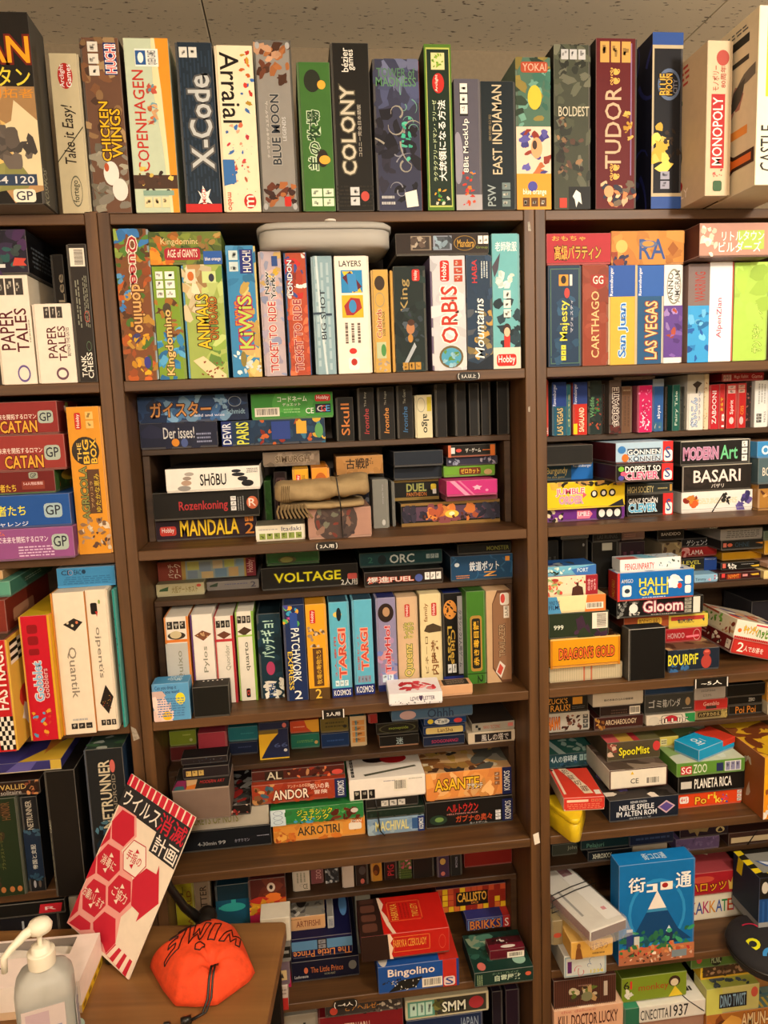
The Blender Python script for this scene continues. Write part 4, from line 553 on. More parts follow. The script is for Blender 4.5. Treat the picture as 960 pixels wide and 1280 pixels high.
('card_box', 0.4708, 0.5647, 1.0241, 1.051, 0.1287, 0.12, 0.0, 0.0, '1a1812 1c1a14 -', 'th 30 36 76 66 8a9a38 moneyside;o 6 10 94 90 4a4a30', "black low box with olive lettering, on the step above, centre bookcase's fourth compartment", 10),
('card_box', 0.5714, 0.6641, 0.9972, 1.0205, 0.1059, 0.12, 0.0, 0.0, '14203a - -', 'th 20 34 84 66 a83050 SOOGONANG!', "navy low box with crimson capitals, on the step above, centre bookcase's fourth compartment", 10),
('card_box', 0.5736, 0.6686, 1.0207, 1.0403, 0.1151, 0.12, 0.0, 0.0, '14305c - -', 'R 6 18 94 90 d8c078;th 34 30 70 76 5a3a20 LanSha', "blue low box with yellow name plate, on the step above, centre bookcase's fourth compartment", 10),
('card_box', 0.5769, 0.6721, 1.0405, 1.0562, 0.1204, 0.12, 0.0, 0.0, '143a70 14305c -', 'e 24 10 60 100 d8dcd8;th 30 30 54 76 345 Tall;e 8 10 22 80 d8c030;e 70 20 90 90 c84040', "blue low box with white oval, on the step above, centre bookcase's fourth compartment", 10),
('card_box', 0.5046, 0.6869, 1.0564, 1.0813, 0.12, 0.12, 0.0, 0.0, '4a6a8a - -', 'e 10 10 30 90 c8a8a8;th 44 10 76 90 2a3c58 Ohhh', "long pale blue box against the shelf above, on the step above, centre bookcase's fourth compartment", 10),
('card_box', 0.6705, 0.777, 0.9972, 1.0233, 0.1, 0.12, 0.0, 0.0, 'c8b8a0 - -', 'r 14 12 92 84 241e1e;th 28 20 86 80 d8d0c8 風しの塔で', "cream box with dark panel and brush writing, on the step above, centre bookcase's fourth compartment", 10),
('card_box', 0.6805, 0.777, 1.0235, 1.0436, 0.1024, 0.12, 0.0, 0.0, '9a9486 3a302a -', 'r 8 20 14 50 222;r 14 50 20 80 222;th 26 30 66 70 a85a48 NANO TECTONIC;r 84 20 96 60 c87068', "pale grey box with small crossed squares, on the step above, centre bookcase's fourth compartment", 10),
('game_box', 0.0388, 0.2318, 0.8222, 0.8691, 0.0781, 0.2, 0.0, 0.0, '0f1218 - -', 't 20 54 40 72 aaa 4-30min;t 42 54 50 72 aaa 99;th 60 54 76 70 99a かすりマン;L 84 44 98 52 1 99a', 'midnight black box with faint specks, bottom left, in the centre bookcase, fourth compartment', 11),
('game_box', 0.0388, 0.2294, 0.8693, 0.9125, 0.0798, 0.2, 0.0, 0.0, 'b8b0a0 - -', 'th 10 30 66 70 8a8a4a SECRETS OF NUTS', 'off-white box with olive print under the others, in the centre bookcase, fourth compartment', 11),
('game_box', 0.0695, 0.195, 0.9127, 0.9363, 0.0486, 0.22, 0.0, 0.0, '1c1614 241c1a -', 'th 6 10 60 90 b8b0a8 KONNOU;B 40 0 100 100 8 20 8a2420,d8c0b0,a85a50//B 50 10 100 100 14 12 8a8a88,2a2420,5a5854,a0a09c;B 60 50 98 98 5 14 8a2420,3a3a38//-', 'dark comic-print box with red blossoms, in the centre bookcase, fourth compartment', 11),
('game_box', 0.0482, 0.1592, 0.9365, 1.0038, 0.002, 0.097, 0.0, 0.0, '7a665a 2a2624 -', 'r 0 0 100 4 a09080//p 8a2a58 4,60 20,60 24,100 0,100;p d8b080 20,60 40,60 40,80 24,86;p d87a30 24,86 40,80 40,100 24,100;p 3a6a70 4,84 18,84 22,100 2,100;th 46 66 90 80 c03a3a MODERN ART//-', 'warm grey box, coloured facets on its dark lid, in the centre bookcase, fourth compartment', 11),
('game_box', 0.0644, 0.1571, 1.004, 1.0293, 0.042, 0.055, 0.0, 0.0, '241c1e 1c1618 -', 'I 6 26 46 70 3 c0a058', 'charcoal box with three gold square icons, in the centre bookcase, fourth compartment', 11),
('game_box', 0.0604, 0.154, 1.0295, 1.0441, 0.055, 0.043, 0.0, 0.0, '221a1c 1c1618 -', 'B 20 20 96 90 6 14 5a5a60,3a4a5a', 'dim charcoal box on top of the pile, in the centre bookcase, fourth compartment', 11),
('game_box', 0.236, 0.4338, 0.8222, 0.8658, 0.0811, 0.2, 0.0, 0.0, 'd8903a c88030 -', 'B 0 0 100 100 10 36 d08434,e0a048,c87028;B 2 50 30 96 4 16 b85a28,c8682c;toh 26 26 72 72 3a3028,d8983e AKROTIRI;R 82 30 96 66 e8dccc;th 84 14 96 28 f0e8d8 ZMAN', 'orange parchment box with dark spaced capitals, in the centre bookcase, fourth compartment', 11),
('game_box', 0.2324, 0.4314, 0.866, 0.9019, 0.0736, 0.2, 0.0, 0.0, '2a7a3c - -', 'r 0 0 16 100 c8d8e0;o 3 6 13 34 345a8a;o 3 36 13 62 345a8a;o 3 64 13 90 345a8a;B 16 0 100 100 10 30 3a8a3a,2a6a34,58a058;B 26 60 50 100 4 18 3a90b8,4aa0c8;toh 28 12 66 50 d8d838,1c4a28 ジュラシック;toh 32 50 62 84 d8d838,1c4a28 スナック;B 64 20 98 96 5 34 5a2418,6a2c1c;e 86 30 94 60 c8c0b8', 'green dinosaur box with yellow Japanese lettering, in the centre bookcase, fourth compartment', 11),
('game_box', 0.1964, 0.3958, 0.9163, 0.96, 0.076, 0.2, 0.0, 0.0, '9a3820 - -', 'B 0 0 22 100 7 24 8a5a38,c89058,3a5a6a,4a3018;B 22 0 84 100 8 36 a03c20,b44a28,8a2c18;toh 22 34 60 84 ecdcc8,4a1810 ANDOR;th 38 10 62 28 e8b898 アンドールの伝説;th 62 14 82 44 f0d8c8 呪いの島;th 66 48 80 70 f0d8c8 冒険;r 88 0 100 100 1c2454;tu 91 12 98 88 e8ecf0 KOSMOS', 'rust red fantasy box with archer and navy end, in the centre bookcase, fourth compartment', 11),
('game_box', 0.1971, 0.3952, 0.9602, 0.984, 0.0903, 0.2, 0.0, 0.0, '4a1c14 - -', 'r 14 10 34 90 2a1c14;th 16 14 32 86 c8c0a8 AL;B 38 0 84 100 7 30 8a2c1c,c86a40,2a1410,a87850;e 86 40 98 90 c84a40', 'dark brown illustrated box above the rust red one, in the centre bookcase, fourth compartment', 11),
('game_box', 0.438, 0.5632, 0.8222, 0.8579, 0.0732, 0.2, 0.0, 0.0, '7a98b4 - -', 'B 0 0 100 100 8 40 8aa4bc,98acb8,6a88a8;toh 14 14 72 76 d8d088,8898a0 MACHIVAL;r 78 10 88 80 34588a;r 88 0 100 100 1c2c64;tu 90 14 98 86 e8ecf0 KOSMOS', 'pale blue box with yellow haze lettering, in the centre bookcase, fourth compartment', 11),
('game_box', 0.4374, 0.5647, 0.8581, 0.8788, 0.0756, 0.2, 0.0, 0.0, '16261c - -', 'B 0 0 100 100 4 30 1c2c20,24342a', 'thin dark green box in the middle, in the centre bookcase, fourth compartment', 11),
('game_box', 0.4371, 0.5521, 0.879, 0.9019, 0.0807, 0.2, 0.0, 0.0, '1c1a18 - -', 'I 28 24 76 80 3 c8c4bc', 'black box with three white round icons, in the centre bookcase, fourth compartment', 11),
('game_box', 0.4027, 0.5689, 0.9021, 0.9499, 0.08, 0.1, 0.0, 0.0, 'ece4da f0e8de -', 'I 5 52 34 94 3 1a1614;C 58 12 76 70;L 44 14 60 22 1 889;L 78 12 96 20 1 998//e 22 -10 56 30 241614;e 46 -6 82 38 b01c20;I 4 0 8 90 6 222;p 554 20,80 90,55 92,62 22,88//-', 'bright white box, black and red blob on lid, in the centre bookcase, fourth compartment', 11),
('game_box', 0.567, 0.7612, 0.8222, 0.8847, 0.074, 0.22, 0.0, 0.0, '14110f 181410 -', 'toh 24 14 60 46 c02c28,3a0e0c ヘルトウクン;th 24 48 60 54 c88a80 HELLTOWN BLACK;toh 34 58 76 84 b84a28,3a1a10 ガブナの奥々;th 50 86 70 94 ccc カードゲーム;e 4 50 24 86 24382a;e 10 58 20 76 6a8a4a;I 80 50 86 88 3 ddd;r 88 12 100 94 1c2454;tu 91 20 98 88 e8ecf0 KOSMOS', 'black box with red katakana and green planet, in the centre bookcase, fourth compartment', 11),
('game_box', 0.57, 0.7612, 0.8849, 0.9481, 0.0798, 0.16, 0.0, 0.0, 'd88a44 c8a070 -', 'B 0 0 88 100 10 44 e09a50,d08040,e8b070;toh 10 24 62 66 e8b828,5a2c10 ASANTE;toh 48 48 66 70 e8e0d4,5a2c10 アサンテ;I 80 14 86 64 3 8a5a3a;r 89 0 100 100 1c2454;tu 91 14 98 86 e8ecf0 KOSMOS//B 0 0 100 100 20 18 8a5a30,c8a050,5a3a28,d8c8a8,a0783c,3a3430;B 60 0 100 100 6 26 5a5850,8a8478//-', 'glowing orange box with yellow title and navy end, in the centre bookcase, fourth compartment', 11),
('card_box', 0.2692, 0.3074, 0.6772, 0.728, 0.1212, 0.1, 0.0, 0.0, 'c8beb0 - -', 'L 20 10 80 60 3 887;o 40 66 62 78 665;t 60 66 86 90 554 CE', "white little upright with certification marks, on the step in the centre bookcase's fifth compartment", 12),
('card_box', 0.3098, 0.3386, 0.6772, 0.7157, 0.1416, 0.1, 0.0, 0.0, '7a4448 - -', 'tu 40 10 80 70 c89a98 ZOO', "dusty pink little upright, on the step in the centre bookcase's fifth compartment", 12),
('card_box', 0.3423, 0.373, 0.6772, 0.7179, 0.1385, 0.1, 0.0, 0.0, '2c2c30 - -', 'B 0 20 100 100 6 26 8a8c90,b8b8b8,3a3a40', "black and white cat-picture upright, on the step in the centre bookcase's fifth compartment", 12),
('card_box', 0.3794, 0.4058, 0.6772, 0.7306, 0.1154, 0.1, 0.0, 0.0, 'b8aaa0 - -', '-', "blank off-white upright, on the step in the centre bookcase's fifth compartment", 12),
('card_box', 0.4101, 0.4386, 0.6772, 0.7291, 0.1183, 0.1, 0.0, 0.0, '2a1c18 - -', 'e 26 10 80 50 4a4040;e 36 68 68 92 b05a50', "chocolate brown upright with pink dot, on the step in the centre bookcase's fifth compartment", 12),
('card_box', 0.445, 0.4705, 0.6772, 0.7232, 0.1272, 0.1, 0.0, 0.0, 'b07a28 - -', 'e 20 10 80 70 4a2410;e 24 40 60 66 7a4018', "mustard upright with brown creature, on the step in the centre bookcase's fifth compartment", 12),
('card_box', 0.4759, 0.5054, 0.6772, 0.7217, 0.127, 0.1, 0.0, 0.0, '2a1616 - -', 'tu 24 16 74 76 a82830 PIG', "dark upright with red lettering, on the step in the centre bookcase's fifth compartment", 12),
('card_box', 0.5085, 0.5381, 0.6772, 0.7257, 0.1242, 0.1, 0.0, 0.0, '4a5a28 - -', 'L 0 40 100 100 5 2c3a1c;B 20 0 90 50 4 22 a04858,c87888', "green striped upright with pink figure, on the step in the centre bookcase's fifth compartment", 12),
('card_box', 0.5411, 0.5893, 0.6772, 0.7259, 0.1211, 0.1, 0.0, 0.0, '1c1614 - -', '-', "nearly black upright, widest one, on the step in the centre bookcase's fifth compartment", 12),
('card_box', 0.5953, 0.6234, 0.6772, 0.7294, 0.115, 0.1, 0.0, 0.0, '3a2844 - -', 'e 24 10 70 40 b0904a;e 30 72 64 92 b86a60', "violet upright with gold figure, on the step in the centre bookcase's fifth compartment", 12),
('card_box', 0.6268, 0.6533, 0.6772, 0.7293, 0.1157, 0.1, 0.0, 0.0, '1c1c1e - -', 'tu 40 10 60 60 99a MONOS', "dark slate upright with tiny white text, on the step in the centre bookcase's fifth compartment", 12),
('card_box', 0.6633, 0.777, 0.6772, 0.7142, 0.1393, 0.1, 0.0, 0.0, '7a1a14 - -', '-', "brick red box lying flat, on the step in the centre bookcase's fifth compartment", 12),
('game_box', 0.023, 0.0626, 0.5052, 0.7629, 0.07, 0.025, 0.0, 0.0, '8a8418 - -', 'tu 20 4 44 16 3a3610 IL;tu 60 8 84 40 6a3a10 WORLD', 'dim yellow upright behind the desk corner, in the centre bookcase, fifth compartment', 13),
('game_box', 0.0632, 0.0971, 0.5052, 0.7601, 0.07, 0.025, 0.0, 0.0, '7a6a58 - -', 'tu 34 4 76 42 2a2018 CL OTTER', 'dim beige upright with condensed black capitals, in the centre bookcase, fifth compartment', 13),
('game_box', 0.1077, 0.178, 0.5052, 0.7523, 0.06, 0.035, 0.0, 0.0, '0c2a38 - -', 'r 0 14 100 100 0e4a66;e 12 17 88 25 2a9a98;r 46 14 60 19 2a9a98;r 8 20 16 22 2a9a98', 'dark blue box with turquoise submarine, in the centre bookcase, fifth compartment', 13),
('game_box', 0.1786, 0.2563, 0.5052, 0.764, 0.05, 0.045, 0.0, 0.0, '4a1c18 - -', 'B 10 0 90 16 5 26 6a3020,582418;e 50 4 72 12 c8b8a8;e 56 6 66 10 2a1814;B 0 16 100 26 6 26 c88a20,d8702a,a82a20;r 0 27 100 100 b81e58;B 0 24 100 32 5 16 d8a028,c83a28', 'pink and orange cartoon monster box, in the centre bookcase, fifth compartment', 13),
('game_box', 0.2582, 0.4057, 0.5052, 0.554, 0.0588, 0.2, 0.0, 0.0, '121228 - -', 'th 28 32 76 60 b8683a The Little Prince;th 48 66 64 76 887 MAKE ME A PLANET;e 84 20 96 64 6a6a68;e 18 30 24 60 c86a48;th 4 66 24 80 ccc Ludonaute', 'midnight blue box with orange script, bottom, in the centre bookcase, fifth compartment', 13),
('game_box', 0.2608, 0.3931, 0.5542, 0.6021, 0.0678, 0.2, 0.0, 0.0, '161640 14143c -', 'r 0 14 100 60 5a88b0;r 42 10 58 64 1a1a20;I 44 14 56 60 2 8a8a90;tr 2 62 98 96 d88a48 The Little Prince//e 82 30 96 70 5a8ac0//-', 'sky blue and navy box, script upside down, in the centre bookcase, fifth compartment', 13),
('game_box', 0.2569, 0.3366, 0.6023, 0.6356, 0.0931, 0.1, 0.0, 0.0, 'd0a070 8a8478 -', 'th 20 30 86 74 7a3c28 ARTIFISHI;L 6 12 36 22 1 8a6a4a//B 0 0 100 100 16 14 c0bab0,3a3634,8a8680,5a5450;e 20 20 50 70 2a2422//-', 'small peach box with comic-print lid, in the centre bookcase, fifth compartment', 13),
('game_box', 0.3414, 0.356, 0.6023, 0.6311, 0.0898, 0.1, 0.0, 0.0, 'a8a8a8 8a8884 -', 'L 20 20 80 80 4 3a4a6a', 'pale grey slim box beside the peach box, in the centre bookcase, fifth compartment', 13),
('game_box', 0.1948, 0.2509, 0.5052, 0.5609, -0.0119, 0.0469, 0.0, 0.0, 'c8b8b0 - -', 'r 40 50 100 100 b02a28;L 50 10 96 40 2 8a7a78', 'pale box with red print, lowest in the desk-side pile, in the centre bookcase, fifth compartment', 13),
('game_box', 0.1981, 0.2572, 0.5611, 0.6173, -0.01, 0.05, 0.0, 0.0, '6a5a68 - -', 'r 60 40 90 80 c8b080;p 3a3430 66,70 74,50 80,72', 'mauve-grey box with small yellow picture in the desk-side pile, in the centre bookcase, fifth compartment', 13),
('game_box', 0.2013, 0.262, 0.6175, 0.6669, -0.0161, 0.05, 0.0, 0.0, '7a7874 - -', 'r 58 30 100 80 1a1a18;L 64 40 94 70 1 9a9a94', 'grey box with black label in the desk-side pile, in the centre bookcase, fifth compartment', 13),
('game_box', 0.2048, 0.2647, 0.6671, 0.721, -0.0198, 0.05, 0.0, 0.0, 'd0c8b8 - -', '-', 'plain off-white box topmost in the desk-side pile, in the centre bookcase, fifth compartment', 13),
('game_box', 0.4063, 0.4404, 0.5052, 0.6638, 0.1232, 0.08, 0.0, 0.0, '6a6a62 - -', 'tu 40 20 60 70 333 ヒント', 'grey-green upright behind the chocolate box, in the centre bookcase, fifth compartment', 13),
('game_box', 0.441, 0.6152, 0.5052, 0.5686, -0.0036, 0.2, 0.0, 0.0, '1c4c98 1c4c98 -', 'r 80 0 97 100 b82a20;r 97 0 100 100 24408a;toh 12 12 70 48 ecdcd0,1c4c98 Bingolino;p 1c1a18 12,96 28,56 54,50 46,88;B 16 56 50 92 8 4 e0dcd0;B 4 50 60 66 6 6 24221e;C 54 58 79 92;R 81 62 95 96 e0c8c0;t 83 66 93 92 24408a S//r 76 0 100 100 b82a20;e 0 60 14 100 c8c0b8//-', 'blue box, red end, white rounded title, domino cards, in the centre bookcase, fifth compartment', 13),
('game_box', 0.4086, 0.5973, 0.5809, 0.6389, 0.002, 0.1203, 0.0, 0.0, 'b81c14 c01c14 4a1a10', 'r 0 0 32 100 2a1812;p e8c8b0 30,0 33,0 36,20 33,36 36,56 34,80 36,100 32,100;q 36 14 78 76 d86a30;th 36 26 74 56 e09a40 FABRYKA CZEKOLADY;o 88 24 96 80 c8563a//r 0 0 26 100 2c1a14;R 3 18 20 38 5c382c;R 3 44 20 62 5c382c;R 3 68 20 90 5c382c;R 3 2 20 14 442820;p e8c8b0 24,0 27,0 31,20 28,36 33,56 36,80 40,100 36,100 31,78 28,56 26,36;q 34 16 74 70 d84a28;tu 38 22 46 66 e0a040 FABRYKA;tu 62 26 70 62 e0a040 TWO LETY;L 48 22 60 64 3 a01810//-', 'red and brown box made to look like chocolate bar, in the centre bookcase, fifth compartment', 13),
('game_box', 0.6588, 0.7612, 0.54, 0.5686, 0.11, 0.13, 0.0, 0.0, '2c3070 2c3070 -', 'r 84 0 100 100 b02c2c;q 4 12 80 96 8ab0d8;toh 8 18 78 92 c87830,3a1c50 BRIKKS;t 88 20 97 90 e8d8d0 S//e 55 0 70 60 8aa0c8;L 6 50 60 70 1 ccd;r 84 0 100 100 b02c2c//-', 'violet-blue box with orange block title, in the centre bookcase, fifth compartment', 13),
('game_box', 0.5956, 0.7612, 0.5688, 0.6285, 0.1415, 0.15, 0.0, 0.0, '8a2c1c 2c1a30 -', 'G 0 0 100 100 12 4 b84a28,8a2418,d8b020,a83a20,c8682a;r 28 20 74 78 1a1210;toh 30 24 72 62 d8a038,1a1210 CALLISTO;th 50 64 60 74 c87a38 DICE', 'red and yellow brick-pattern box with black plate, in the centre bookcase, fifth compartment', 13),
('game_box', 0.6457, 0.7754, 0.5052, 0.5398, -0.0186, 0.1176, 0.0, 0.0, '123028 14342c -', 'th 30 12 74 26 8aa890 ゴースト・プレイング;toh 34 30 78 72 c8d8c0,123028 自霊屋敷;L 4 14 14 86 3 9ab088;e 86 28 96 56 c05a40//B 6 10 50 70 8 20 2c5a4c,4a7a68,1c4034,8a9a80;e 8 76 22 96 c86a60;e 70 66 92 90 8ab0a0//-', 'dark green haunted house box, in the centre bookcase, fifth compartment', 13),
('game_box', 0.6872, 0.7656, 0.54, 0.5636, 0.0111, 0.0389, 0.0, 0.0, '5a1220 3c1016 -', 'r 50 30 98 90 e8e0d8;C 52 34 96 86//B 5 5 60 60 6 14 c8c0b8,14100f,6a2c38;e 30 60 80 86 e0d8d0;r 0 55 100 100 6a1828;e 34 66 76 90 e0d8d0//-', 'small wine red box, barcode, white figure on lid, in the centre bookcase, fifth compartment', 13),
('game_box', 0.3095, 0.4949, 0.1902, 0.4382, 0.03, 0.2, 0.0, 0.0, '7a1820 - -', 'th 22 8 60 28 d8b8a8 MATTERHORN;th 36 34 84 46 c88a80 BESTEIGEN MIT VIELEN', 'dark red box with pale capitals, below the lowest shelf, centre bookcase', 14),
('game_box', 0.2214, 0.3089, 0.1902, 0.4443, 0.04, 0.2, 0.0, 0.0, '9a9488 - -', 'p 222 4,30 12,10 18,10 8,50;p 222 20,30 28,10 34,10 24,50;p 222 38,30 46,10 52,10 42,50;p 222 56,26 64,8 70,8 60,46', 'pale box with slanted black stripes, below the lowest shelf, centre bookcase', 14),
('game_box', 0.3257, 0.4937, 0.4384, 0.468, 0.0267, 0.2, 0.0, 0.0, '3c3634 - -', 'B 0 0 100 100 10 22 4a4440,6a6058,2a2624;th 26 16 74 60 c88a38 ビアヘルゼー;e 6 20 16 80 c84a3a;B 70 0 98 100 4 22 b8b0a0', 'grey illustrated box with orange title, below the lowest shelf, centre bookcase', 14),
('game_box', 0.503, 0.6755, 0.1902, 0.3937, 0.04, 0.2, 0.0, 0.0, '18284c - -', 'th 70 4 94 20 8a9ab0 JAPAN;th 8 10 26 22 c84a40 Hobby', 'deep blue box under the cream-edged one, below the lowest shelf, centre bookcase', 14),
('game_box', 0.5012, 0.69, 0.3939, 0.4424, 0.0409, 0.2, 0.0, 0.0, 'c8c0a0 - -', 'r 3 8 97 88 3a3830;r 3 8 35 88 5a9a88;I 5 16 33 80 3 b8dcd0;B 35 10 60 86 4 26 5a5a30,7a7a40;toh 44 26 72 78 e8ecdc,2a2820 SMM;e 76 16 94 78 a83038', 'cream-edged box with fruit creature, below the lowest shelf, centre bookcase', 14),
('game_box', 0.708, 0.7327, 0.1902, 0.4037, 0.08, 0.2, 0.0, 0.0, '201824 - -', '-', 'dark purple upright between clips, below the lowest shelf, centre bookcase', 14),
('game_box', 0.7401, 0.7727, 0.1902, 0.4034, 0.08, 0.2, 0.0, 0.0, '2c1c2c - -', '-', 'plum upright beside the side panel, below the lowest shelf, centre bookcase', 14),
('game_box', 0.8517, 0.8593, 1.6672, 1.786, 0.1, 0.2, 0.0, 0.0, 'c8281c - -', 'tu 40 84 80 96 f0e8e0 abc', "bright red thin box against the side panel, on the right bookcase's uppermost step", 15),
('game_box', 0.8671, 0.8979, 1.6672, 1.7796, 0.1, 0.2, 0.0, 0.0, '1c5a74 - -', 'r 0 0 100 45 1c3c88;tu 4 4 34 44 d8e0f0 Ravensburger;tuo 34 48 76 98 d8c088,3a3a2a LAS VEGAS', "teal box with blue head and cream capitals, on the right bookcase's uppermost step", 15),
('game_box', 0.8983, 0.9084, 1.6672, 1.7753, 0.1, 0.2, 0.0, 0.0, '2a6a7a - -', 'tu 30 20 70 84 b8b878 dots', "thin teal strip beside the cream lettered box, on the right bookcase's uppermost step", 15),
('game_box', 0.9123, 0.9437, 1.6672, 1.7781, 0.1, 0.2, 0.0, 0.0, 'c82c20 - -', 'r 0 0 100 41 243c80;tu 6 3 34 41 d8dcf0 Ravensburger;r 4 78 30 98 e8d020;tuo 42 48 78 94 f0e0c0,c82c20 SAGALAND', "half blue half red box with white script, on the right bookcase's uppermost step", 15),
('game_box', 0.9455, 0.9756, 1.6672, 1.7803, 0.1, 0.2, 0.0, 0.0, '1c2a28 - -', 'B 0 0 100 100 8 30 24322c,182420;tu 14 30 44 68 6aa06a Wildlife;B 40 34 90 64 6 16 3a7a3a,8a3a2a;B 10 78 90 90 4 14 a84a30', "dark green-black box with jagged green title, on the right bookcase's uppermost step", 15),
('game_box', 0.9813, 0.9875, 1.6672, 1.7728, 0.11, 0.2, 0.0, 0.0, '1a1412 - -', 'tu 30 20 70 80 5a3028 mmm', "thin black-brown box before the maze lettering, on the right bookcase's uppermost step", 15),
('game_box', 0.9881, 1.0138, 1.6672, 1.7792, 0.09, 0.2, 0.0, 0.0, '3a2420 - -', 'r 0 0 100 12 5a4a42;tuo 26 14 80 90 3a2420,e0d4c8 GORiATE;B 0 84 100 100 4 30 5a2420,4a1c18', "brown box with big outlined maze lettering, on the right bookcase's uppermost step", 15),
('game_box', 1.0195, 1.0434, 1.6672, 1.7662, 0.1, 0.2, 0.0, 0.0, '6a4a34 - -', 'L 20 20 80 86 2 5a3e2c;L 10 6 90 12 1 a08a70', "plain worn brown box with faint print, on the right bookcase's uppermost step", 15),
('game_box', 1.0502, 1.0833, 1.6672, 1.7665, 0.09, 0.2, 0.0, 0.0, 'c81c5c - 8a1040', 'B 10 10 90 20 3 10 e87aa8;tu 30 36 70 66 a0144a ハナミ;B 10 60 90 95 7 12 f0c0d8,f8e0ec;B 20 28 90 66 5 8 f0c0d8', "magenta box with white blossoms, on the right bookcase's uppermost step", 15),
('game_box', 1.0937, 1.1187, 1.6672, 1.7792, 0.11, 0.2, 0.0, 0.0, '2a5a9a - -', 'r 0 0 100 14 8a98a8;tu 40 50 76 76 e8ecf4 abyss;I 10 82 90 98 2 3a6a8a', "blue city box with pale top, on the right bookcase's uppermost step", 15),
('game_box', 1.1279, 1.1331, 1.6672, 1.7632, 0.12, 0.2, 0.0, 0.0, '3a2a20 - -', 'B 0 0 100 100 5 40 5a3a28,2a3020', "thin dark forest box next to the green one, on the right bookcase's uppermost step", 15),
('game_box', 1.1337, 1.1517, 1.6672, 1.7658, 0.1, 0.2, 0.0, 0.0, '1c5a50 - -', 'tu 30 14 70 88 c0d0c0 Fairy Tale', "bottle green box with white fairy lettering, on the right bookcase's uppermost step", 15),
('game_box', 1.1572, 1.1667, 1.6672, 1.7618, 0.11, 0.2, 0.0, 0.0, '2a2c28 - -', 'B 0 0 100 100 6 30 3c403a,20221e', "thin grey-black leafy box, on the right bookcase's uppermost step", 15),
('game_box', 1.1673, 1.2039, 1.6672, 1.786, 0.1, 0.2, 0.0, 0.0, 'dedad2 - -', 'r 0 0 100 34 b8b4a8;p 3a3028 30,18 60,12 90,16 66,24 60,34 50,34 50,24;tuo 24 42 62 94 c8d8e8,3a5a98 だいこん;tu 70 30 82 84 99a 99999', "tall white box with blue outlined title and tree, on the right bookcase's uppermost step", 15),
('game_box', 1.2045, 1.2161, 1.6672, 1.786, 0.1, 0.2, 0.0, 0.0, 'd8c8a8 - -', 'B 0 0 60 100 8 20 8a2c24,c8a878', "thin cream strip with red flecks, on the right bookcase's uppermost step", 15),
('game_box', 1.2167, 1.2399, 1.6672, 1.7629, 0.1, 0.2, 0.0, 0.0, 'b8202c - -', 'tu 30 14 72 88 f0e0e0 ZABOONI', "crimson box with white spaced capitals, on the right bookcase's uppermost step", 15),
('game_box', 1.2405, 1.2542, 1.6672, 1.7638, 0.1, 0.2, 0.0, 0.0, 'b4282a - -', 'tu 20 30 60 60 e8c838 まるで;tu 40 66 84 96 f0e8e8 18', "red box with yellow and white writing, on the right bookcase's uppermost step", 15),
('game_box', 1.2573, 1.2813, 1.6672, 1.7632, 0.1, 0.2, 0.0, 0.0, 'bc1c20 - -', 'I 10 3 80 22 2 d8b0a8;tu 30 36 70 68 f0e0e0 Spirit;e 26 74 70 90 e8c0c0', "scarlet box with white script, on the right bookcase's uppermost step", 15),
('game_box', 1.2819, 1.3024, 1.6672, 1.7641, 0.1, 0.2, 0.0, 0.0, 'b42020 - -', 'I 10 3 80 22 2 c89888;tu 36 50 70 70 e08a30 CISS;e 26 74 70 92 e0b0b0', "scarlet box with small orange letters, on the right bookcase's uppermost step", 15),
('game_box', 1.3077, 1.3215, 1.6672, 1.767, 0.11, 0.2, 0.0, 0.0, '2c1c1c - -', 'B 0 10 100 90 6 30 5a3434,8a5a50', "thin dark red-brown box with faces, on the right bookcase's uppermost step", 15),
('game_box', 1.3221, 1.3547, 1.6672, 1.768, 0.1, 0.2, 0.0, 0.0, 'e0e2e0 - -', 'L 20 6 80 50 3 a8aaa8;I 14 70 50 90 3 555;tu 66 66 80 90 888 98765', "white box with small black icons, on the right bookcase's uppermost step", 15),
('game_box', 1.0105, 1.1043, 1.7794, 1.786, 0.12, 0.14, 0.0, 0.0, '8a7468 - -', 'L 10 20 90 80 2 6a5850', "dull beige-pink box lying across the uprights, on the right bookcase's uppermost step", 15),
('game_box', 1.2457, 1.3418, 1.7682, 1.786, 0.1, 0.14, 0.0, 0.0, '9a1c24 - -', 'I 2 20 22 90 3 d0a8a0;th 28 24 62 76 d8a8a0 Magic Rabbit;th 70 24 96 70 d8a8a0 Game', "red box lying tilted across the uprights, on the right bookcase's uppermost step", 15),
('game_box', 0.8422, 1.0119, 1.4892, 1.5169, 0.0638, 0.24, 0.0, 0.0, '6a2a86 - -', 'B 2 10 20 96 6 26 2a2024,d8c8a8;R 63 6 96 96 241c24;e 66 20 74 80 e8e4e0;e 76 20 84 80 e8e4e0;e 86 20 94 80 e8e4e0;p e87898 38,20 54,20 58,50 54,84 38,84;th 38 30 54 76 f4e8ec JUMBLE', "purple box with arrow badge and three icons, bottom, in the right bookcase's second compartment", 16),
('game_box', 0.8357, 1.0049, 1.5171, 1.5741, 0.0488, 0.0502, 0.0, 0.0, 'e8c820 3a342c -', 'B 2 0 98 12 10 20 3a3428,c89858,2a2418;p d8b040 4,2 14,2 16,30 6,26;e 22 4 42 32 e0b818;toh 12 24 48 52 e05878,f4e8e8 JUMBLE;toh 16 52 46 80 e890a8,b8b8c0 ORDER;p e05878 46,38 51,50 46,62;e 56 34 65 62 181410;e 68 32 77 60 181410;e 79 32 88 60 181410;e 58 38 63 56 f0ece8;e 70 38 75 54 f0ece8;e 81 38 86 54 f0ece8;p 24242c 78,96 97,70 99,96', "bright yellow box with pink order lettering, in the right bookcase's second compartment", 16),
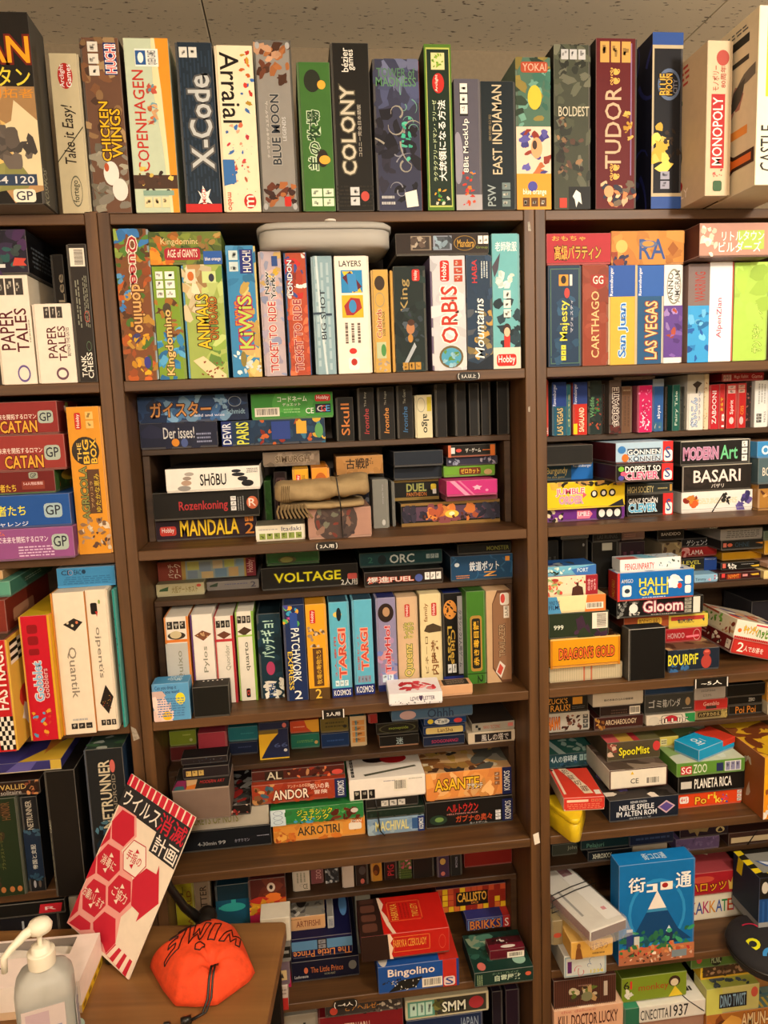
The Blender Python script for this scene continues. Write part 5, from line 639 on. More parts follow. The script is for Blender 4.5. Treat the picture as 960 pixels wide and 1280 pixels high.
('game_box', 0.8485, 0.952, 1.5743, 1.6102, 0.09, 0.24, 0.0, 0.0, '2c4a5e - -', 'r 54 0 100 100 1c68b8;th 2 22 46 74 d8c070 Burgundy;th 2 74 40 90 b8a868 the dice game;th 58 12 97 32 e8f0f8 Ravensburger', "low steel-blue box, gold script, bright blue end, in the right bookcase's second compartment", 16),
('game_box', 0.8299, 0.9274, 1.6104, 1.6508, 0.03, 0.069, 0.0, 0.0, '1c1b19 24201c -', 'r 0 24 100 26 0e0e0d', "plain black lidded box over the steel-blue one, in the right bookcase's second compartment", 16),
('game_box', 1.0244, 1.1276, 1.4892, 1.5361, 0.08, 0.24, 0.0, 0.0, '151311 - 2a1214', 'toh 3 12 66 42 f0ece8,151311 GANZ SCHÖN;toh 3 42 64 80 40a8d8,d8ecf4 CLEVER;r 78 0 100 100 c82c2c;R 83 42 98 96 f0ece8;t 85 26 95 82 344a8a S', "black box with icy blue lower title, red end, in the right bookcase's second compartment", 16),
('game_box', 1.0242, 1.1269, 1.5363, 1.5584, 0.08, 0.24, 0.0, 0.0, '2c3230 - -', 'th 1 22 58 84 d0c088 HIGH SOCIETY;L 66 36 88 64 1 a89a68;r 93 14 98 80 b88a40', "thin grey-green box with cream capitals, in the right bookcase's second compartment", 16),
('game_box', 0.9592, 1.0791, 1.5743, 1.6087, -0.0096, 0.24, 0.0, 0.0, '1a1615 - 3a1418', 'toh 16 8 78 44 f0ece8,1a1615 DOPPELT SO;toh 16 42 74 86 e04a78,f4d0dc CLEVER;r 80 0 100 100 c82c2c;e 4 8 14 38 7ab838;e 8 38 18 64 e05878;e 4 60 14 90 4a4a9a;R 83 42 98 96 f0ece8;t 85 26 95 82 344a8a S', "black box with pink lower title, red end, in the right bookcase's second compartment", 16),
('game_box', 0.9721, 1.094, 1.6089, 1.6515, 0.02, 0.24, 0.0, 0.0, 'a8c4dc - 5a2028', 'r 20 30 78 60 3a4858;toh 20 30 78 60 f4f4f4,2c3c50 GÖNNEN;toh 22 62 78 92 4a5468,dfe8f0 KÖNNEN;r 82 0 100 100 c82c2c;e 3 16 17 52 3a78b8;e 10 54 22 92 d8702c;R 84 42 99 96 f0ece8;t 86 26 96 82 344a8a S', "pale blue box with white and navy title, red end, in the right bookcase's second compartment", 16),
('game_box', 1.147, 1.3108, 1.4892, 1.535, 0.08, 0.24, 0.0, 0.0, 'e4e0dc - d8d4d0', 'B 4 16 20 76 6 26 c85a28,d88a38,8a2c20;L 22 32 78 60 5 e0c898;p 181410 42,100 58,12 60,12 44,100;B 56 10 68 70 4 18 2a2a28;B 80 16 98 84 6 26 54488a,3a3466,6a5aa0;r 0 82 100 84 a8a4a0//-//I 10 20 80 70 2 222', "white box with fire and blue bug, black slash, in the right bookcase's second compartment", 16),
('game_box', 1.1477, 1.3064, 1.5352, 1.5919, 0.08, 0.24, 0.0, 0.0, '241e1a - 1c1814', 'B 0 10 50 60 3 60 2c2420;r 0 0 100 3 b8b0a0;r 0 0 2 100 8a8278;toh 16 18 84 66 ecdcd8,241e1a BASARI;th 42 72 60 88 d8d0c8 バザリ', "worn black-brown box with wide serif capitals, in the right bookcase's second compartment", 16),
('game_box', 1.1459, 1.3046, 1.5921, 1.6448, 0.085, 0.24, 0.0, 0.0, '1e1b19 b8b0a0 3a3836', 'r 0 0 100 3 c8c4b8;toh 4 28 54 76 b87898,c8a0c0 MODERN;tho 57 22 82 80 70c890,1e1b19 Art;I 88 6 96 92 3 e8e8e4;r 98 0 100 100 8a867c', "black box with marbled capitals and green script, in the right bookcase's second compartment", 16),
('game_tin', 1.3114, 1.4085, 1.4892, 1.5465, 0.06, 0.24, 0.0, 0.0, 'a87838 1a1816 -', 'r 0 0 100 16 1a1816;B 0 20 100 100 8 26 c88a40,5a3420,d8a860,8a5a30', "tan picture tin at the right edge, in the right bookcase's second compartment", 16),
('game_box', 1.3088, 1.4061, 1.5467, 1.6033, 0.06, 0.24, 0.0, 0.0, '4c626a - -', 'th 10 36 60 68 e0d8c8 BONGO', "slate teal box with cream capitals at the right edge, in the right bookcase's second compartment", 16),
('game_box', 1.3052, 1.4039, 1.6035, 1.6391, 0.06, 0.24, 0.0, 0.0, '3a8ac8 7a5a40 -', 'e 10 26 28 80 d8e8f0;e 14 38 24 68 3a8ac8', "sky blue box with round logo at the right edge, in the right bookcase's second compartment", 16),
('card_box', 1.1959, 1.2514, 1.3262, 1.3443, 0.1083, 0.14, 0.0, 0.0, '8ab8d8 - -', 'th 4 40 50 84 3a4a5a Timmy;B 60 10 98 90 4 24 d8a8c0,c84a5a,d8ecf4', "icy blue little box at the end of the row, on the right bookcase's middle step", 17),
('card_box', 1.1855, 1.2705, 1.3445, 1.3739, 0.1459, 0.14, 0.0, 0.0, '1c1e20 - -', 'r 64 0 100 100 1c3c80;th 4 16 54 46 b8b048 LEVEL;t 24 48 38 90 e0d038 8;th 66 6 98 20 a8b8d8 Ravensburger', "black and blue box with yellow numeral, on the right bookcase's middle step", 17),
('card_box', 1.1908, 1.2788, 1.3741, 1.3969, 0.16, 0.14, 0.0, 0.0, '982024 - -', 'th 22 30 62 78 e0c8c8 LAMA;B 2 10 20 90 3 30 d89898', "crimson low box with white playful capitals, on the right bookcase's middle step", 17),
('card_box', 1.1923, 1.2783, 1.3971, 1.4173, 0.16, 0.14, 0.0, 0.0, '14141a - -', 'th 14 16 76 84 c8c8c8 ゲシェンク', "black low box with thin Japanese lettering, on the right bookcase's middle step", 17),
('card_box', 1.1667, 1.2437, 1.4485, 1.4565, 0.1, 0.14, 0.0, 0.0, '1a1c1a - -', 'r 0 10 6 90 6a2420;th 30 20 68 80 5a605c INSIDER;I 74 10 100 90 4 9a9a94', "dark low box with tiny icons on its right, on the right bookcase's middle step", 17),
('card_box', 1.1204, 1.166, 1.3262, 1.421, 0.11, 0.14, 0.0, 0.0, '7a6a4c - -', 'B 0 0 100 100 10 20 4a3828,9a8a64,3a2a20', "tan patterned box under the black one, on the right bookcase's middle step", 17),
('card_box', 1.1194, 1.1822, 1.4212, 1.4483, 0.1308, 0.14, 0.0, 0.0, '14110f - -', 'th 14 30 86 56 c8c4bc BANDIDO', "black box with small worn white capitals, on the right bookcase's middle step", 17),
('card_box', 1.2561, 1.3562, 1.3262, 1.3443, 0.1107, 0.14, 0.0, 0.0, '381416 - -', 'r 6 10 14 60 d84040;th 20 24 50 76 d86028 NIMMT!;r 18 20 52 84 8a2c18;th 22 26 48 76 e88a38 NIMMT;r 56 30 68 60 c88;p d8b038 74,34 94,26 96,50 80,52', "dark maroon card box with orange label, bottom, on the right bookcase's middle step", 17),
('card_box', 1.2711, 1.3653, 1.3456, 1.3628, 0.1288, 0.14, 0.0, 0.0, '14120f - -', 'r 4 10 12 70 d86a5a;B 18 10 40 90 4 24 e8e4dc;L 50 24 84 40 1 999;p d8b038 76,54 98,46 98,72 82,74', "black card box with white scribble and gold brush, on the right bookcase's middle step", 17),
('card_box', 1.2863, 1.3832, 1.363, 1.3818, 0.1499, 0.14, 0.0, 0.0, 'c89418 b88a18 -', '-', "mustard plain card box, on the right bookcase's middle step", 17),
('card_box', 1.2534, 1.3529, 1.3971, 1.4203, 0.1, 0.059, 0.0, 0.0, '1a1c1c - -', 'r 4 26 12 66 c06a58;e 14 30 26 64 b85a40;th 32 24 66 70 2c4454 OHNE;p b87a30 80,36 98,32 98,52', "dark card box with slate lettering and orange spots, on the right bookcase's middle step", 17),
('card_box', 1.2509, 1.3501, 1.4205, 1.4457, 0.1, 0.14, 0.0, 0.0, '8a8884 - -', 'L 12 16 92 84 4 5a5854', "grey card box covered in fine print, on the right bookcase's middle step", 17),
('card_box', 1.3568, 1.4152, 1.3262, 1.3454, 0.1, 0.14, 0.0, 0.0, 'e0c888 - -', '-', "cream card box at the far right bottom, on the right bookcase's middle step", 17),
('card_box', 1.3659, 1.4142, 1.3507, 1.3628, 0.1, 0.14, 0.0, 0.0, 'c8a088 - -', 'L 10 30 90 70 1 a05a48', "pink-cream card box at the far right, on the right bookcase's middle step", 17),
('card_box', 1.3561, 1.4129, 1.382, 1.4143, 0.1, 0.14, 0.0, 0.0, 'b88820 - -', '-', "ochre card box at the far right, on the right bookcase's middle step", 17),
('card_box', 1.3534, 1.4116, 1.4145, 1.4362, 0.1, 0.14, 0.0, 0.0, '5a6a5a - -', '-', "sage card box at the far right top, on the right bookcase's middle step", 17),
('card_box', 0.8592, 0.8861, 1.3262, 1.44, 0.12, 0.14, 0.0, 0.0, '161614 - -', 'L 10 30 90 70 2 4a4a48', "black little box beside the side panel, on the right bookcase's middle step", 17),
('card_box', 0.8953, 0.9535, 1.3262, 1.4397, 0.12, 0.14, 0.0, 0.0, '1c1b19 - -', 'e 78 9 86 15 8a8a86', "plain charcoal tin-like box with round sticker, on the right bookcase's middle step", 17),
('card_box', 0.8917, 0.9553, 1.4399, 1.4523, 0.12, 0.14, 0.0, 0.0, '6a6a68 - -', '-', "grey lid resting on the charcoal box, on the right bookcase's middle step", 17),
('card_box', 0.9626, 1.0234, 1.3262, 1.4304, 0.12, 0.14, 0.0, 0.0, '12110f - -', 'r 38 3 76 19 a8a89c', "black box with small pale square sticker, on the right bookcase's middle step", 17),
('card_box', 0.9644, 1.0288, 1.4306, 1.4481, 0.12, 0.14, 0.0, 0.0, '1a1a1a - -', 'th 16 16 88 66 4a4a4a LAS RUINAS', "black low box with grey lettering, on the right bookcase's middle step", 17),
('card_box', 1.0251, 1.0846, 1.3262, 1.4267, 0.12, 0.14, 0.0, 0.0, '24141c - -', 'L 10 20 90 80 3 5a3040', "dim plum box with faint print, on the right bookcase's middle step", 17),
('card_box', 1.039, 1.0935, 1.4269, 1.448, 0.1387, 0.14, 0.0, 0.0, '8a6a60 - -', 'L 10 30 60 70 2 b88a80', "faded pink box under the shelf, on the right bookcase's middle step", 17),
('game_box', 0.834, 0.9947, 1.1502, 1.186, 0.0327, 0.0663, 0.0, 0.0, 'd0c0a0 - -', 'V 1 6 99 94 40 b0a484;r 46 0 48 100 c06a4a;r 56 0 58 100 c06a4a', "ribbed cream box of packed cards, bottom left, in the right bookcase's third compartment", 18),
('game_tin', 0.8314, 0.9829, 1.1862, 1.2498, 0.0188, 0.0802, 0.0, 0.0, 'd8961c 3a2418 -', "r 0 0 3 100 c07818;r 97 0 100 100 c07818;r 0 0 100 4 e0c070;toh 12 32 92 70 e8682a,2a1410 DRAGON'S GOLD//B 0 0 100 100 8 30 4a3020,2a1a14,8a6a38", "golden tin with jagged red-rimmed title, in the right bookcase's third compartment", 18),
('game_box', 0.8288, 0.9584, 1.25, 1.3045, 0.02, 0.078, 0.0, 0.0, '24301e - -', 'B 40 30 100 100 6 36 3a2438,2c3a24,4a3048;C 72 6 98 68;th 8 46 24 64 e8ecdc 999//B 0 0 100 100 5 40 1c241a,2c2430', "forest green box with barcode and purple shade, in the right bookcase's third compartment", 18),
('game_box', 0.8256, 0.9513, 1.3047, 1.3403, 0.02, 0.075, 0.0, 0.0, 'ecdca8 d8c898 -', 'p 4a90c0 0,0 16,0 24,100 0,100;th 3 24 21 48 1c2c50 WIND THE;th 3 50 21 76 1c2c50 FILM!;p d87838 68,0 100,0 100,100 64,100;C 66 46 96 84', "pale yellow box with blue flag and barcode, in the right bookcase's third compartment", 18),
('game_box', 0.8267, 0.9347, 1.3405, 1.382, 0.022, 0.07, 0.0, 0.0, 'e8d8b8 c8585c -', 'B 0 10 30 90 9 20 d05a48,e0a868,9ab878,c04038;p 4a2a20 48,100 50,60 58,50 56,34 62,34 62,50 70,60 72,100;r 76 0 100 100 9a2430;th 80 16 96 80 e0b0b0 恋する;B 34 10 76 40 5 8 c83a38', "cream romance box with brown figure, crimson end, in the right bookcase's third compartment", 18),
('game_box', 0.8262, 0.9324, 1.3822, 1.4032, 0.025, 0.065, 0.0, 0.0, '6ab0d0 2a5a98 -', 'B 0 20 60 90 6 24 d8e8d8,2a3a2a,c8e0e0;p 3a70b8 50,40 100,0 100,100 60,100;th 62 30 84 70 d8ecf4 PORT//B 0 40 60 100 6 24 a8b0b0,3a3c38,1c3c80', "blue island box with navy end, in the right bookcase's third compartment", 18),
('game_box', 1.0996, 1.2174, 1.1502, 1.1995, 0.0376, 0.2, 0.0, 0.0, '1a2434 6a4a38 -', 'B 0 0 100 100 6 44 1c283a,142030,24344c;B 4 60 40 100 4 20 3a6aa0;toh 0 20 58 70 e0d838,1a2434 BOURPiF;e 64 30 84 92 b04038;e 68 4 82 36 a83c34;e 70 10 80 20 d86a58//B 0 0 100 100 12 20 8a6a48,4a3020,c8a070//-', "dark blue box with yellow title and red monster, in the right bookcase's third compartment", 18),
('game_box', 1.1177, 1.2027, 1.1997, 1.2315, 0.0849, 0.18, 0.0, 0.0, 'a01c24 - -', 'th 6 30 52 70 c8a0a0 HONOO;o 76 10 96 90 d0a8a0;p e87888 56,56 92,50 92,64 58,70', "crimson box with pale lettering and round emblem, in the right bookcase's third compartment", 18),
('game_box', 1.1248, 1.2172, 1.2317, 1.2619, 0.085, 0.18, 0.0, 0.0, 'd8c048 - -', 'r 6 10 90 40 b83c34;B 6 36 90 60 4 16 4a4a4a,6a6a64;th 24 30 64 60 3a3a38 REPUBLIC', "lemon edged box with grey-red strip, in the right bookcase's third compartment", 18),
('game_box', 1.0201, 1.1238, 1.2375, 1.2719, 0.0823, 0.18, 0.0, 0.0, '984828 - 6a2c1c', 'R 30 30 84 76 d8b040;th 34 36 80 70 6a2414 BODYGUARD', "terracotta box with yellow name label, in the right bookcase's third compartment", 18),
('game_box', 0.9927, 1.1896, 1.2721, 1.3123, 0.0582, 0.2, 0.0, 0.0, '12100f - 1c1a18', 'B 0 6 24 94 10 20 c8c4bc,4a4a48,8a8a86;e 14 24 24 76 e8e4dc;toh 30 12 76 76 e8dcd8,9a3a50 Gloom;L 38 84 68 94 1 a8a4a0;I 78 6 86 92 4 9a988c;r 88 6 96 94 d8d8cc', "black box with white ornate pink-rimmed title, in the right bookcase's third compartment", 18),
('game_box', 0.9895, 1.1608, 1.3125, 1.3743, 0.0478, 0.0472, 0.0, 0.0, '1468b8 d8d8d8 b02824', 'r 0 0 3 100 c83028;toh 28 22 66 52 e8dc38,1468b8 HALLI;toh 28 54 66 84 e8dc38,1468b8 GALLI;R 6 44 18 84 e8ecf0;e 9 56 16 72 2a3a4a;th 5 22 20 36 d0dcec AMIGO;R 88 22 96 52 e8ecf0;R 88 56 96 84 e8ecf0;B 70 26 80 50 3 24 f0f0f4;e 70 40 80 64 f0f0f4;e 78 46 84 66 c83830;L 30 88 64 94 1 c8d8ec//B 0 0 100 100 8 26 d0e0ec,3a78b8,e0e4e8,2a5aa0//tu 40 30 70 90 d8a838 HALLI GALLI', "bright blue box with yellow title, red left side, in the right bookcase's third compartment", 18),
('game_box', 0.9973, 1.1338, 1.3745, 1.402, 0.0536, 0.0414, 0.0, 0.0, 'e8ecf0 ccd4da -', 'th 8 34 56 84 d04a40 PENGUINPARTY;B 64 20 96 80 4 12 3a5a4a,8ac0e0//r 0 40 30 100 c85a50;p 7ab8d0 30,0 50,0 64,100 40,100;B 50 10 100 100 6 10 2a2a2c,c8a040', "white box with red party lettering atop the pile, in the right bookcase's third compartment", 18),
('game_box', 0.9973, 1.0781, 1.1502, 1.2628, 0.0092, 0.035, 0.0, 0.0, '0c0b0a - 14120f', 'r 0 0 1 100 a8a49c;r 0 0 100 1 b8b4ac', "black scuffed upright card box in front, in the right bookcase's third compartment", 18),
('game_box', 1.0256, 1.099, 1.1502, 1.2373, 0.07, 0.15, 0.0, 0.0, '1a1816 - -', '-', "plain dark box hidden behind the scuffed black card box, in the right bookcase's third compartment", 18),
('game_box', 1.3956, 1.5232, 1.1502, 1.2464, 0.2, 0.12, 0.0, 0.0, '26242a - 3a383c', '-', "dark grey box behind the two tilted boxes, in the right bookcase's third compartment", 18),
('game_box', 0.8541, 0.9527, 1.0032, 1.0478, 0.1089, 0.16, 0.0, 0.0, 'b8b4a8 - -', 'toh 0 20 30 84 d87828,8a3a18 HAW!;B 34 10 80 90 8 16 5a2c20,8a5a48,3a2018;I 84 14 96 90 3 4a4a48', "white box with orange comic capitals and cowboy, on the right bookcase's lower step", 19),
('game_box', 0.8537, 0.9483, 1.048, 1.086, 0.1072, 0.16, 0.0, 0.0, '1a1610 - -', "th 0 6 50 40 d8983a ZUCK'S;th 8 46 56 86 d8983a RAUS!;r 62 6 86 50 c88a28;L 60 60 92 80 2 5a5a58", "black box with ragged yellow two-line title, on the right bookcase's lower step", 19),
('game_box', 0.9603, 1.0756, 1.0032, 1.0327, 0.1, 0.16, 0.0, 0.0, '3c1814 - -', 'B 2 6 20 94 6 22 b88a40,8a5a28;toh 22 24 86 64 d0b898,2a100c ARCHAEOLOGY', "maroon box with worn cream capitals, on the right bookcase's lower step", 19),
('game_box', 0.9733, 1.0695, 1.0329, 1.0579, 0.1, 0.16, 0.0, 0.0, '2a1c18 - -', 'C 72 14 98 90;L 26 30 66 80 2 5a4438', "dark brown box end with barcode, on the right bookcase's lower step", 19),
('game_box', 0.9565, 1.075, 1.0581, 1.0894, 0.1, 0.16, 0.0, 0.0, 'c8bca8 - -', 'th 22 44 80 62 2a2620 桜の木本の12人の容疑者', "off-white box with tiny black title, on the right bookcase's lower step", 19),
('game_box', 1.0828, 1.2006, 1.0032, 1.0273, 0.1, 0.16, 0.0, 0.0, 'd8ccb8 - -', 'R 30 10 74 98 1c1a18;R 31 14 73 96 d8ccb8;p 2a8a4a 78,4 99,4 99,60 99,94 88,90 80,60;e 36 14 64 90 b82430;toh 20 44 84 82 ecdfd0,3a2018 FILLIT;e 4 10 26 100 c8c0b0', "cream box with red disc and green corner, on the right bookcase's lower step", 19),
('game_box', 1.0785, 1.1966, 1.0297, 1.0753, 0.1, 0.16, 0.0, 0.0, '3a3a36 - -', 'th 8 26 34 66 c8c8c4 ゴミ;th 36 26 72 68 c8c8c4 箱パンダ;e 82 24 92 66 a88a60;L 76 76 96 84 1 aaa', "asphalt grey box with chalky Japanese title, on the right bookcase's lower step", 19),
('game_box', 1.0784, 1.195, 1.0755, 1.0904, 0.1, 0.16, 0.0, 0.0, '1a3454 - -', '-', "navy box end just under the shelf edge, on the right bookcase's lower step", 19),
('game_box', 1.2037, 1.2824, 1.0032, 1.0273, 0.1072, 0.16, 0.0, 0.0, '8a7848 - -', 'R 8 24 80 76 3a2c18;th 12 30 76 70 c8b070 ハゲタカのえ;B 80 0 100 100 4 26 b09a58', "antique gold box with scroll nameplate, on the right bookcase's lower step", 19),
('game_box', 1.1978, 1.2782, 1.0275, 1.0538, 0.1, 0.16, 0.0, 0.0, 'b82c28 - -', 'th 26 20 74 56 e0b8a8 Gemblo;r 34 56 66 84 3a3028', "vermilion box with dark plate, on the right bookcase's lower step", 19),
('game_box', 1.1972, 1.2727, 1.054, 1.0881, 0.1, 0.16, 0.0, 0.0, 'a8a098 - -', 'L 20 30 66 46 2 55524e;th 28 60 54 78 55524e とりかも', "pale grey box with small typed lines, on the right bookcase's lower step", 19),
('game_box', 1.2903, 1.3735, 1.0032, 1.0263, 0.1149, 0.16, 0.0, 0.0, '1c160e - -', 'th 20 10 80 84 c87828 Poi Poi', "black box with orange bouncing letters, on the right bookcase's lower step", 19),
('game_box', 1.2878, 1.3728, 1.0265, 1.0497, 0.1151, 0.16, 0.0, 0.0, '121110 - -', 'th 60 30 78 66 c8c8c4 ZERO', "black box with small white capitals, on the right bookcase's lower step", 19),
('game_box', 1.2788, 1.3738, 1.0499, 1.0809, 0.1061, 0.16, 0.0, 0.0, '0f0f0e - -', '-', "plain black box under the number tag, on the right bookcase's lower step", 19),
('game_box', 1.3771, 1.4277, 1.0032, 1.0352, 0.1, 0.16, 0.0, 0.0, 'c8bca0 - -', '-', "cream box at the far right lower, on the right bookcase's lower step", 19),
('game_box', 1.3744, 1.426, 1.0354, 1.0832, 0.1, 0.16, 0.0, 0.0, 'c8902c - -', '-', "amber box at the far right upper, on the right bookcase's lower step", 19),
('game_box', 0.9651, 1.1242, 0.8222, 0.8731, 0.0279, 0.1711, 0.0, 0.0, '141c2c 3a3432 -', 'th 30 10 54 20 c8ccd4 REINER KNIZIA;toh 14 26 64 50 dfe2e8,141c2c NEUE SPIELE;toh 10 54 68 78 dfe2e8,141c2c IM ALTEN ROM;p c8a8b8 82,20 95,48 82,80 69,48;p 5a4890 82,28 92,48 82,72 72,48;th 28 84 60 92 c8ccd4 古代ローマ//B 0 0 100 100 10 24 2a2420,d8ccc0,6a5a9a,4a4038', "navy box with white serif German title, purple diamond, in the right bookcase's fourth compartment", 20),
('game_box', 0.9773, 1.112, 0.882, 0.9273, 0.0563, 0.1327, 0.0, 0.0, 'e4dccc 5a4a40 -', 'r 0 0 100 5 4a2a24;r 0 95 100 100 4a2a24;r 0 0 2 100 4a2a24;r 98 0 100 100 4a2a24;th 36 50 50 76 3a3834 CE;C 62 46 88 88;p e0b828 36,28 39,12 42,28//B 0 0 100 100 8 30 6a5a50,4a3c34,8a7a6c;th 30 30 90 60 c8b8a8 The Amazing Treasure', "white box end with dark frame and barcode, in the right bookcase's fourth compartment", 20),
('game_box', 0.9883, 1.114, 0.9275, 0.9737, 0.0949, 0.2, 0.0, 0.0, '4e4430 6a4a3a -', 'toh 22 30 80 84 e8dc28,3a3420 SpooMist;e 86 10 100 60 c83a3a;B 0 10 14 90 5 20 8a4038,d8b8a0//r 0 60 24 100 c8585a;r 24 60 50 100 c8a048;r 50 60 62 100 b03038;r 62 60 100 100 6a6440', "olive-brown box with yellow wobbly title, in the right bookcase's fourth compartment", 20),
('game_box', 0.8849, 1.0096, 0.8733, 0.9093, 0.19, 0.14, 0.0, 0.0, '2c5058 3a7a70 -', 'th 4 14 56 60 e0ecec 4人の容疑者;I 60 14 96 56 4 a8c8c8;B 0 56 100 100 6 20 3a6080,24404e//p d8ece8 0,10 20,100 34,100 8,0;B 40 20 90 90 5 16 c8e8dc', "teal wave-pattern box with white Japanese title, in the right bookcase's fourth compartment", 20),
('game_box', 1.1372, 1.2896, 0.8222, 0.8579, 0.0533, 0.22, 0.0, 0.0, 'd84418 - -', 'R 2 20 16 66 e8e4e0;th 4 28 14 58 c84030 4+5;to 26 30 44 80 e8b838,8a2c10 Po;t 46 10 58 50 e8d038 ri;t 58 34 66 80 e8d848 k;B 64 20 80 80 6 12 3a5ab0,d83a68,e8c838;I 92 6 99 84 3 d8d0c8', "orange-red box with scattered cartoon letters, in the right bookcase's fourth compartment", 20),
('game_box', 1.1338, 1.2921, 0.8581, 0.9046, 0.0484, 0.22, 0.0, 0.0, '15110e - -', 'r 4 34 20 70 c8c4bc;toh 24 24 80 74 ece8e0,15110e PLANETA RICA', "black box with condensed white capitals, in the right bookcase's fourth compartment", 20),
('game_box', 1.1256, 1.2867, 0.9048, 0.9373, 0.0411, 0.2, 0.0, 0.0, '5a8a34 c8ccb0 -', 'r 6 24 22 84 c0303a;th 7 30 21 78 f0e4e0 SG;th 24 16 44 80 d8e0c8 ZOO;r 58 20 68 80 28305a;r 70 12 94 84 d8d8d4;I 71 18 93 78 3 88a//B 0 0 100 100 8 30 d8dcc8,8aa868,5a8a4a', "meadow green box with red and white blocks, in the right bookcase's fourth compartment", 20),
('game_box', 1.125, 1.1744, 0.9375, 0.9608, 0.125, 0.12, 0.0, 0.0, 'd0c058 6a6430 -', 'r 12 20 42 84 d8d0a0;L 14 30 40 76 2 5a5428', "pale yellow lidded box behind the blue one, in the right bookcase's fourth compartment", 20),
('game_box', 1.2927, 1.3979, 0.8222, 0.9651, -0.02, 0.26, 0.0, 0.0, 'e09018 d8a828 8a4c20', 'r 0 28 100 60 e8a818;r 0 0 100 28 d8a020;B 10 40 40 60 3 18 8a4a20;B 0 80 30 96 3 14 f0e8e0//B 0 40 100 100 6 34 8a4c24,7a3e1c;B 20 50 90 90 3 30 e8b81c;e 6 62 30 84 6a3418//B 20 20 80 80 3 12 c8b8a0', "large orange and yellow bear-picture box, in the right bookcase's fourth compartment", 20),
('game_box', 0.9159, 1.0281, 0.8222, 0.8731, 0.2, 0.135, 0.0, 0.0, '1c1622 - -', '-', 'dim plum box in the gap beneath the teal wave box', 20),
('game_box', 0.9453, 1.0516, 0.6852, 0.7107, 0.1, 0.16, 0.0, 0.0, '121a24 - -', 'to 10 26 54 74 d8dccc,121a24 XHROXXX', "dark navy box with scratched white logo, lower, on the right bookcase's bottom step", 21),
('game_box', 0.9282, 1.0436, 0.7152, 0.7427, 0.1, 0.16, 0.0, 0.0, '102a30 - -', 'th 12 40 48 90 5a8a7a Pelajuri', "dark teal box with dim green print, on the right bookcase's bottom step", 21),
('game_box', 0.8717, 0.9336, 0.6852, 0.715, 0.1339, 0.16, 0.0, 0.0, '3c4038 - -', 'th 60 20 96 60 9aa088 John', "grey-green box seen through clear plastic, on the right bookcase's bottom step", 21),
('game_box', 1.0461, 1.1538, 0.7109, 0.7386, 0.1016, 0.16, 0.0, 0.0, '1a2440 - -', 'L 10 20 90 60 1 3a4a70', "navy blue box just under the shelf, on the right bookcase's bottom step", 21),
('game_box', 1.0604, 1.1456, 0.6852, 0.7107, 0.1152, 0.16, 0.0, 0.0, 'a8a090 - -', '-', "pale grey plain box under the navy one, on the right bookcase's bottom step", 21),
('game_box', 1.1588, 1.2668, 0.6852, 0.7171, 0.1, 0.16, 0.0, 0.0, '5a4a74 - -', 'B 0 0 100 100 12 20 66567f,4e4068,746690', "frosty purple flecked box, on the right bookcase's bottom step", 21),
('game_box', 1.1682, 1.2881, 0.7173, 0.7422, 0.1, 0.16, 0.0, 0.0, '1e1222 - -', 'p 7a6a48 16,0 60,0 56,50 40,40 36,90 30,40 20,50;e 74 10 92 70 b8a878;p 1a141c 78,40 83,16 88,40 88,60 78,60', "black-purple box with gold crest, on the right bookcase's bottom step", 21),
('game_box', 1.2897, 1.441, 0.6852, 0.7188, 0.1, 0.16, 0.0, 0.0, '3c2420 - -', 'r 4 36 96 76 c8b898;p 14100e 30,100 46,0 48,0 33,100', "brown tray box holding pale boards, on the right bookcase's bottom step", 21),
('game_box', 0.8415, 0.9367, 0.5052, 0.5579, -0.0244, 0.16, 0.0, 0.0, 'c8ccc8 b8b8b4 a8a8a0', 'q 2 6 98 94 8aa8b8;r 8 26 18 78 5a2460;S 20 30 50 80 3 c05a68;S 50 20 90 60 3 4a6a98;th 62 72 92 88 d8c838 1234', "white box with pale blue frame and squiggle, in the right bookcase's fifth compartment", 22),
('game_box', 0.8524, 0.9454, 0.5581, 0.5994, -0.037, 0.14, 0.0, 0.0, 'd8a850 c8a058 -', 'p 7a4a24 10,100 12,50 18,10 24,50 28,100;e 14 10 23 40 8a5a2c;th 46 16 88 56 8a5a3c はちみつ;L 50 66 80 84 1 8a6a3c', "buff box with brown gingerbread figure, in the right bookcase's fifth compartment", 22),
('game_box', 0.826, 0.8518, 0.5581, 0.6161, 0.0116, 0.0874, 0.0, 0.0, '8a7a58 - -', 'e 20 50 90 70 b84a34', "khaki box with red oval against the panel, in the right bookcase's fifth compartment", 22),
('game_box', 1.1506, 1.3314, 0.5052, 0.5729, 0.0986, 0.2364, 0.0, 0.0, 'e4dcc8 - -', 't 24 30 34 76 c85a30 K;t 33 30 43 76 3a4a98 A;t 43 29 52 75 b83a6a K;t 52 29 61 75 d8902c K;t 61 28 70 74 3a5aa8 A;t 69 28 77 74 2a8a4a T;t 77 27 85 73 c84a28 E;t 85 27 93 73 a83a78 N', "cream white box with multicoloured capitals, in the right bookcase's fifth compartment", 22),
('game_box', 1.1465, 1.3215, 0.5731, 0.6305, 0.0926, 0.2, 0.0, 0.0, 'a8202a a8444a -', 'e 26 14 60 44 c8503c;toh 26 44 78 84 e8a428,5a1010 ハロッツ;p d8b858 82,84 80,40 84,54 87,24 90,54 94,28 93,56 98,44 95,84//B 20 0 90 60 10 24 c8b080,8a7a58,e0d0b0;B 80 30 96 60 3 14 5a4a68', "crimson box with yellow katakana and crown, in the right bookcase's fifth compartment", 22),
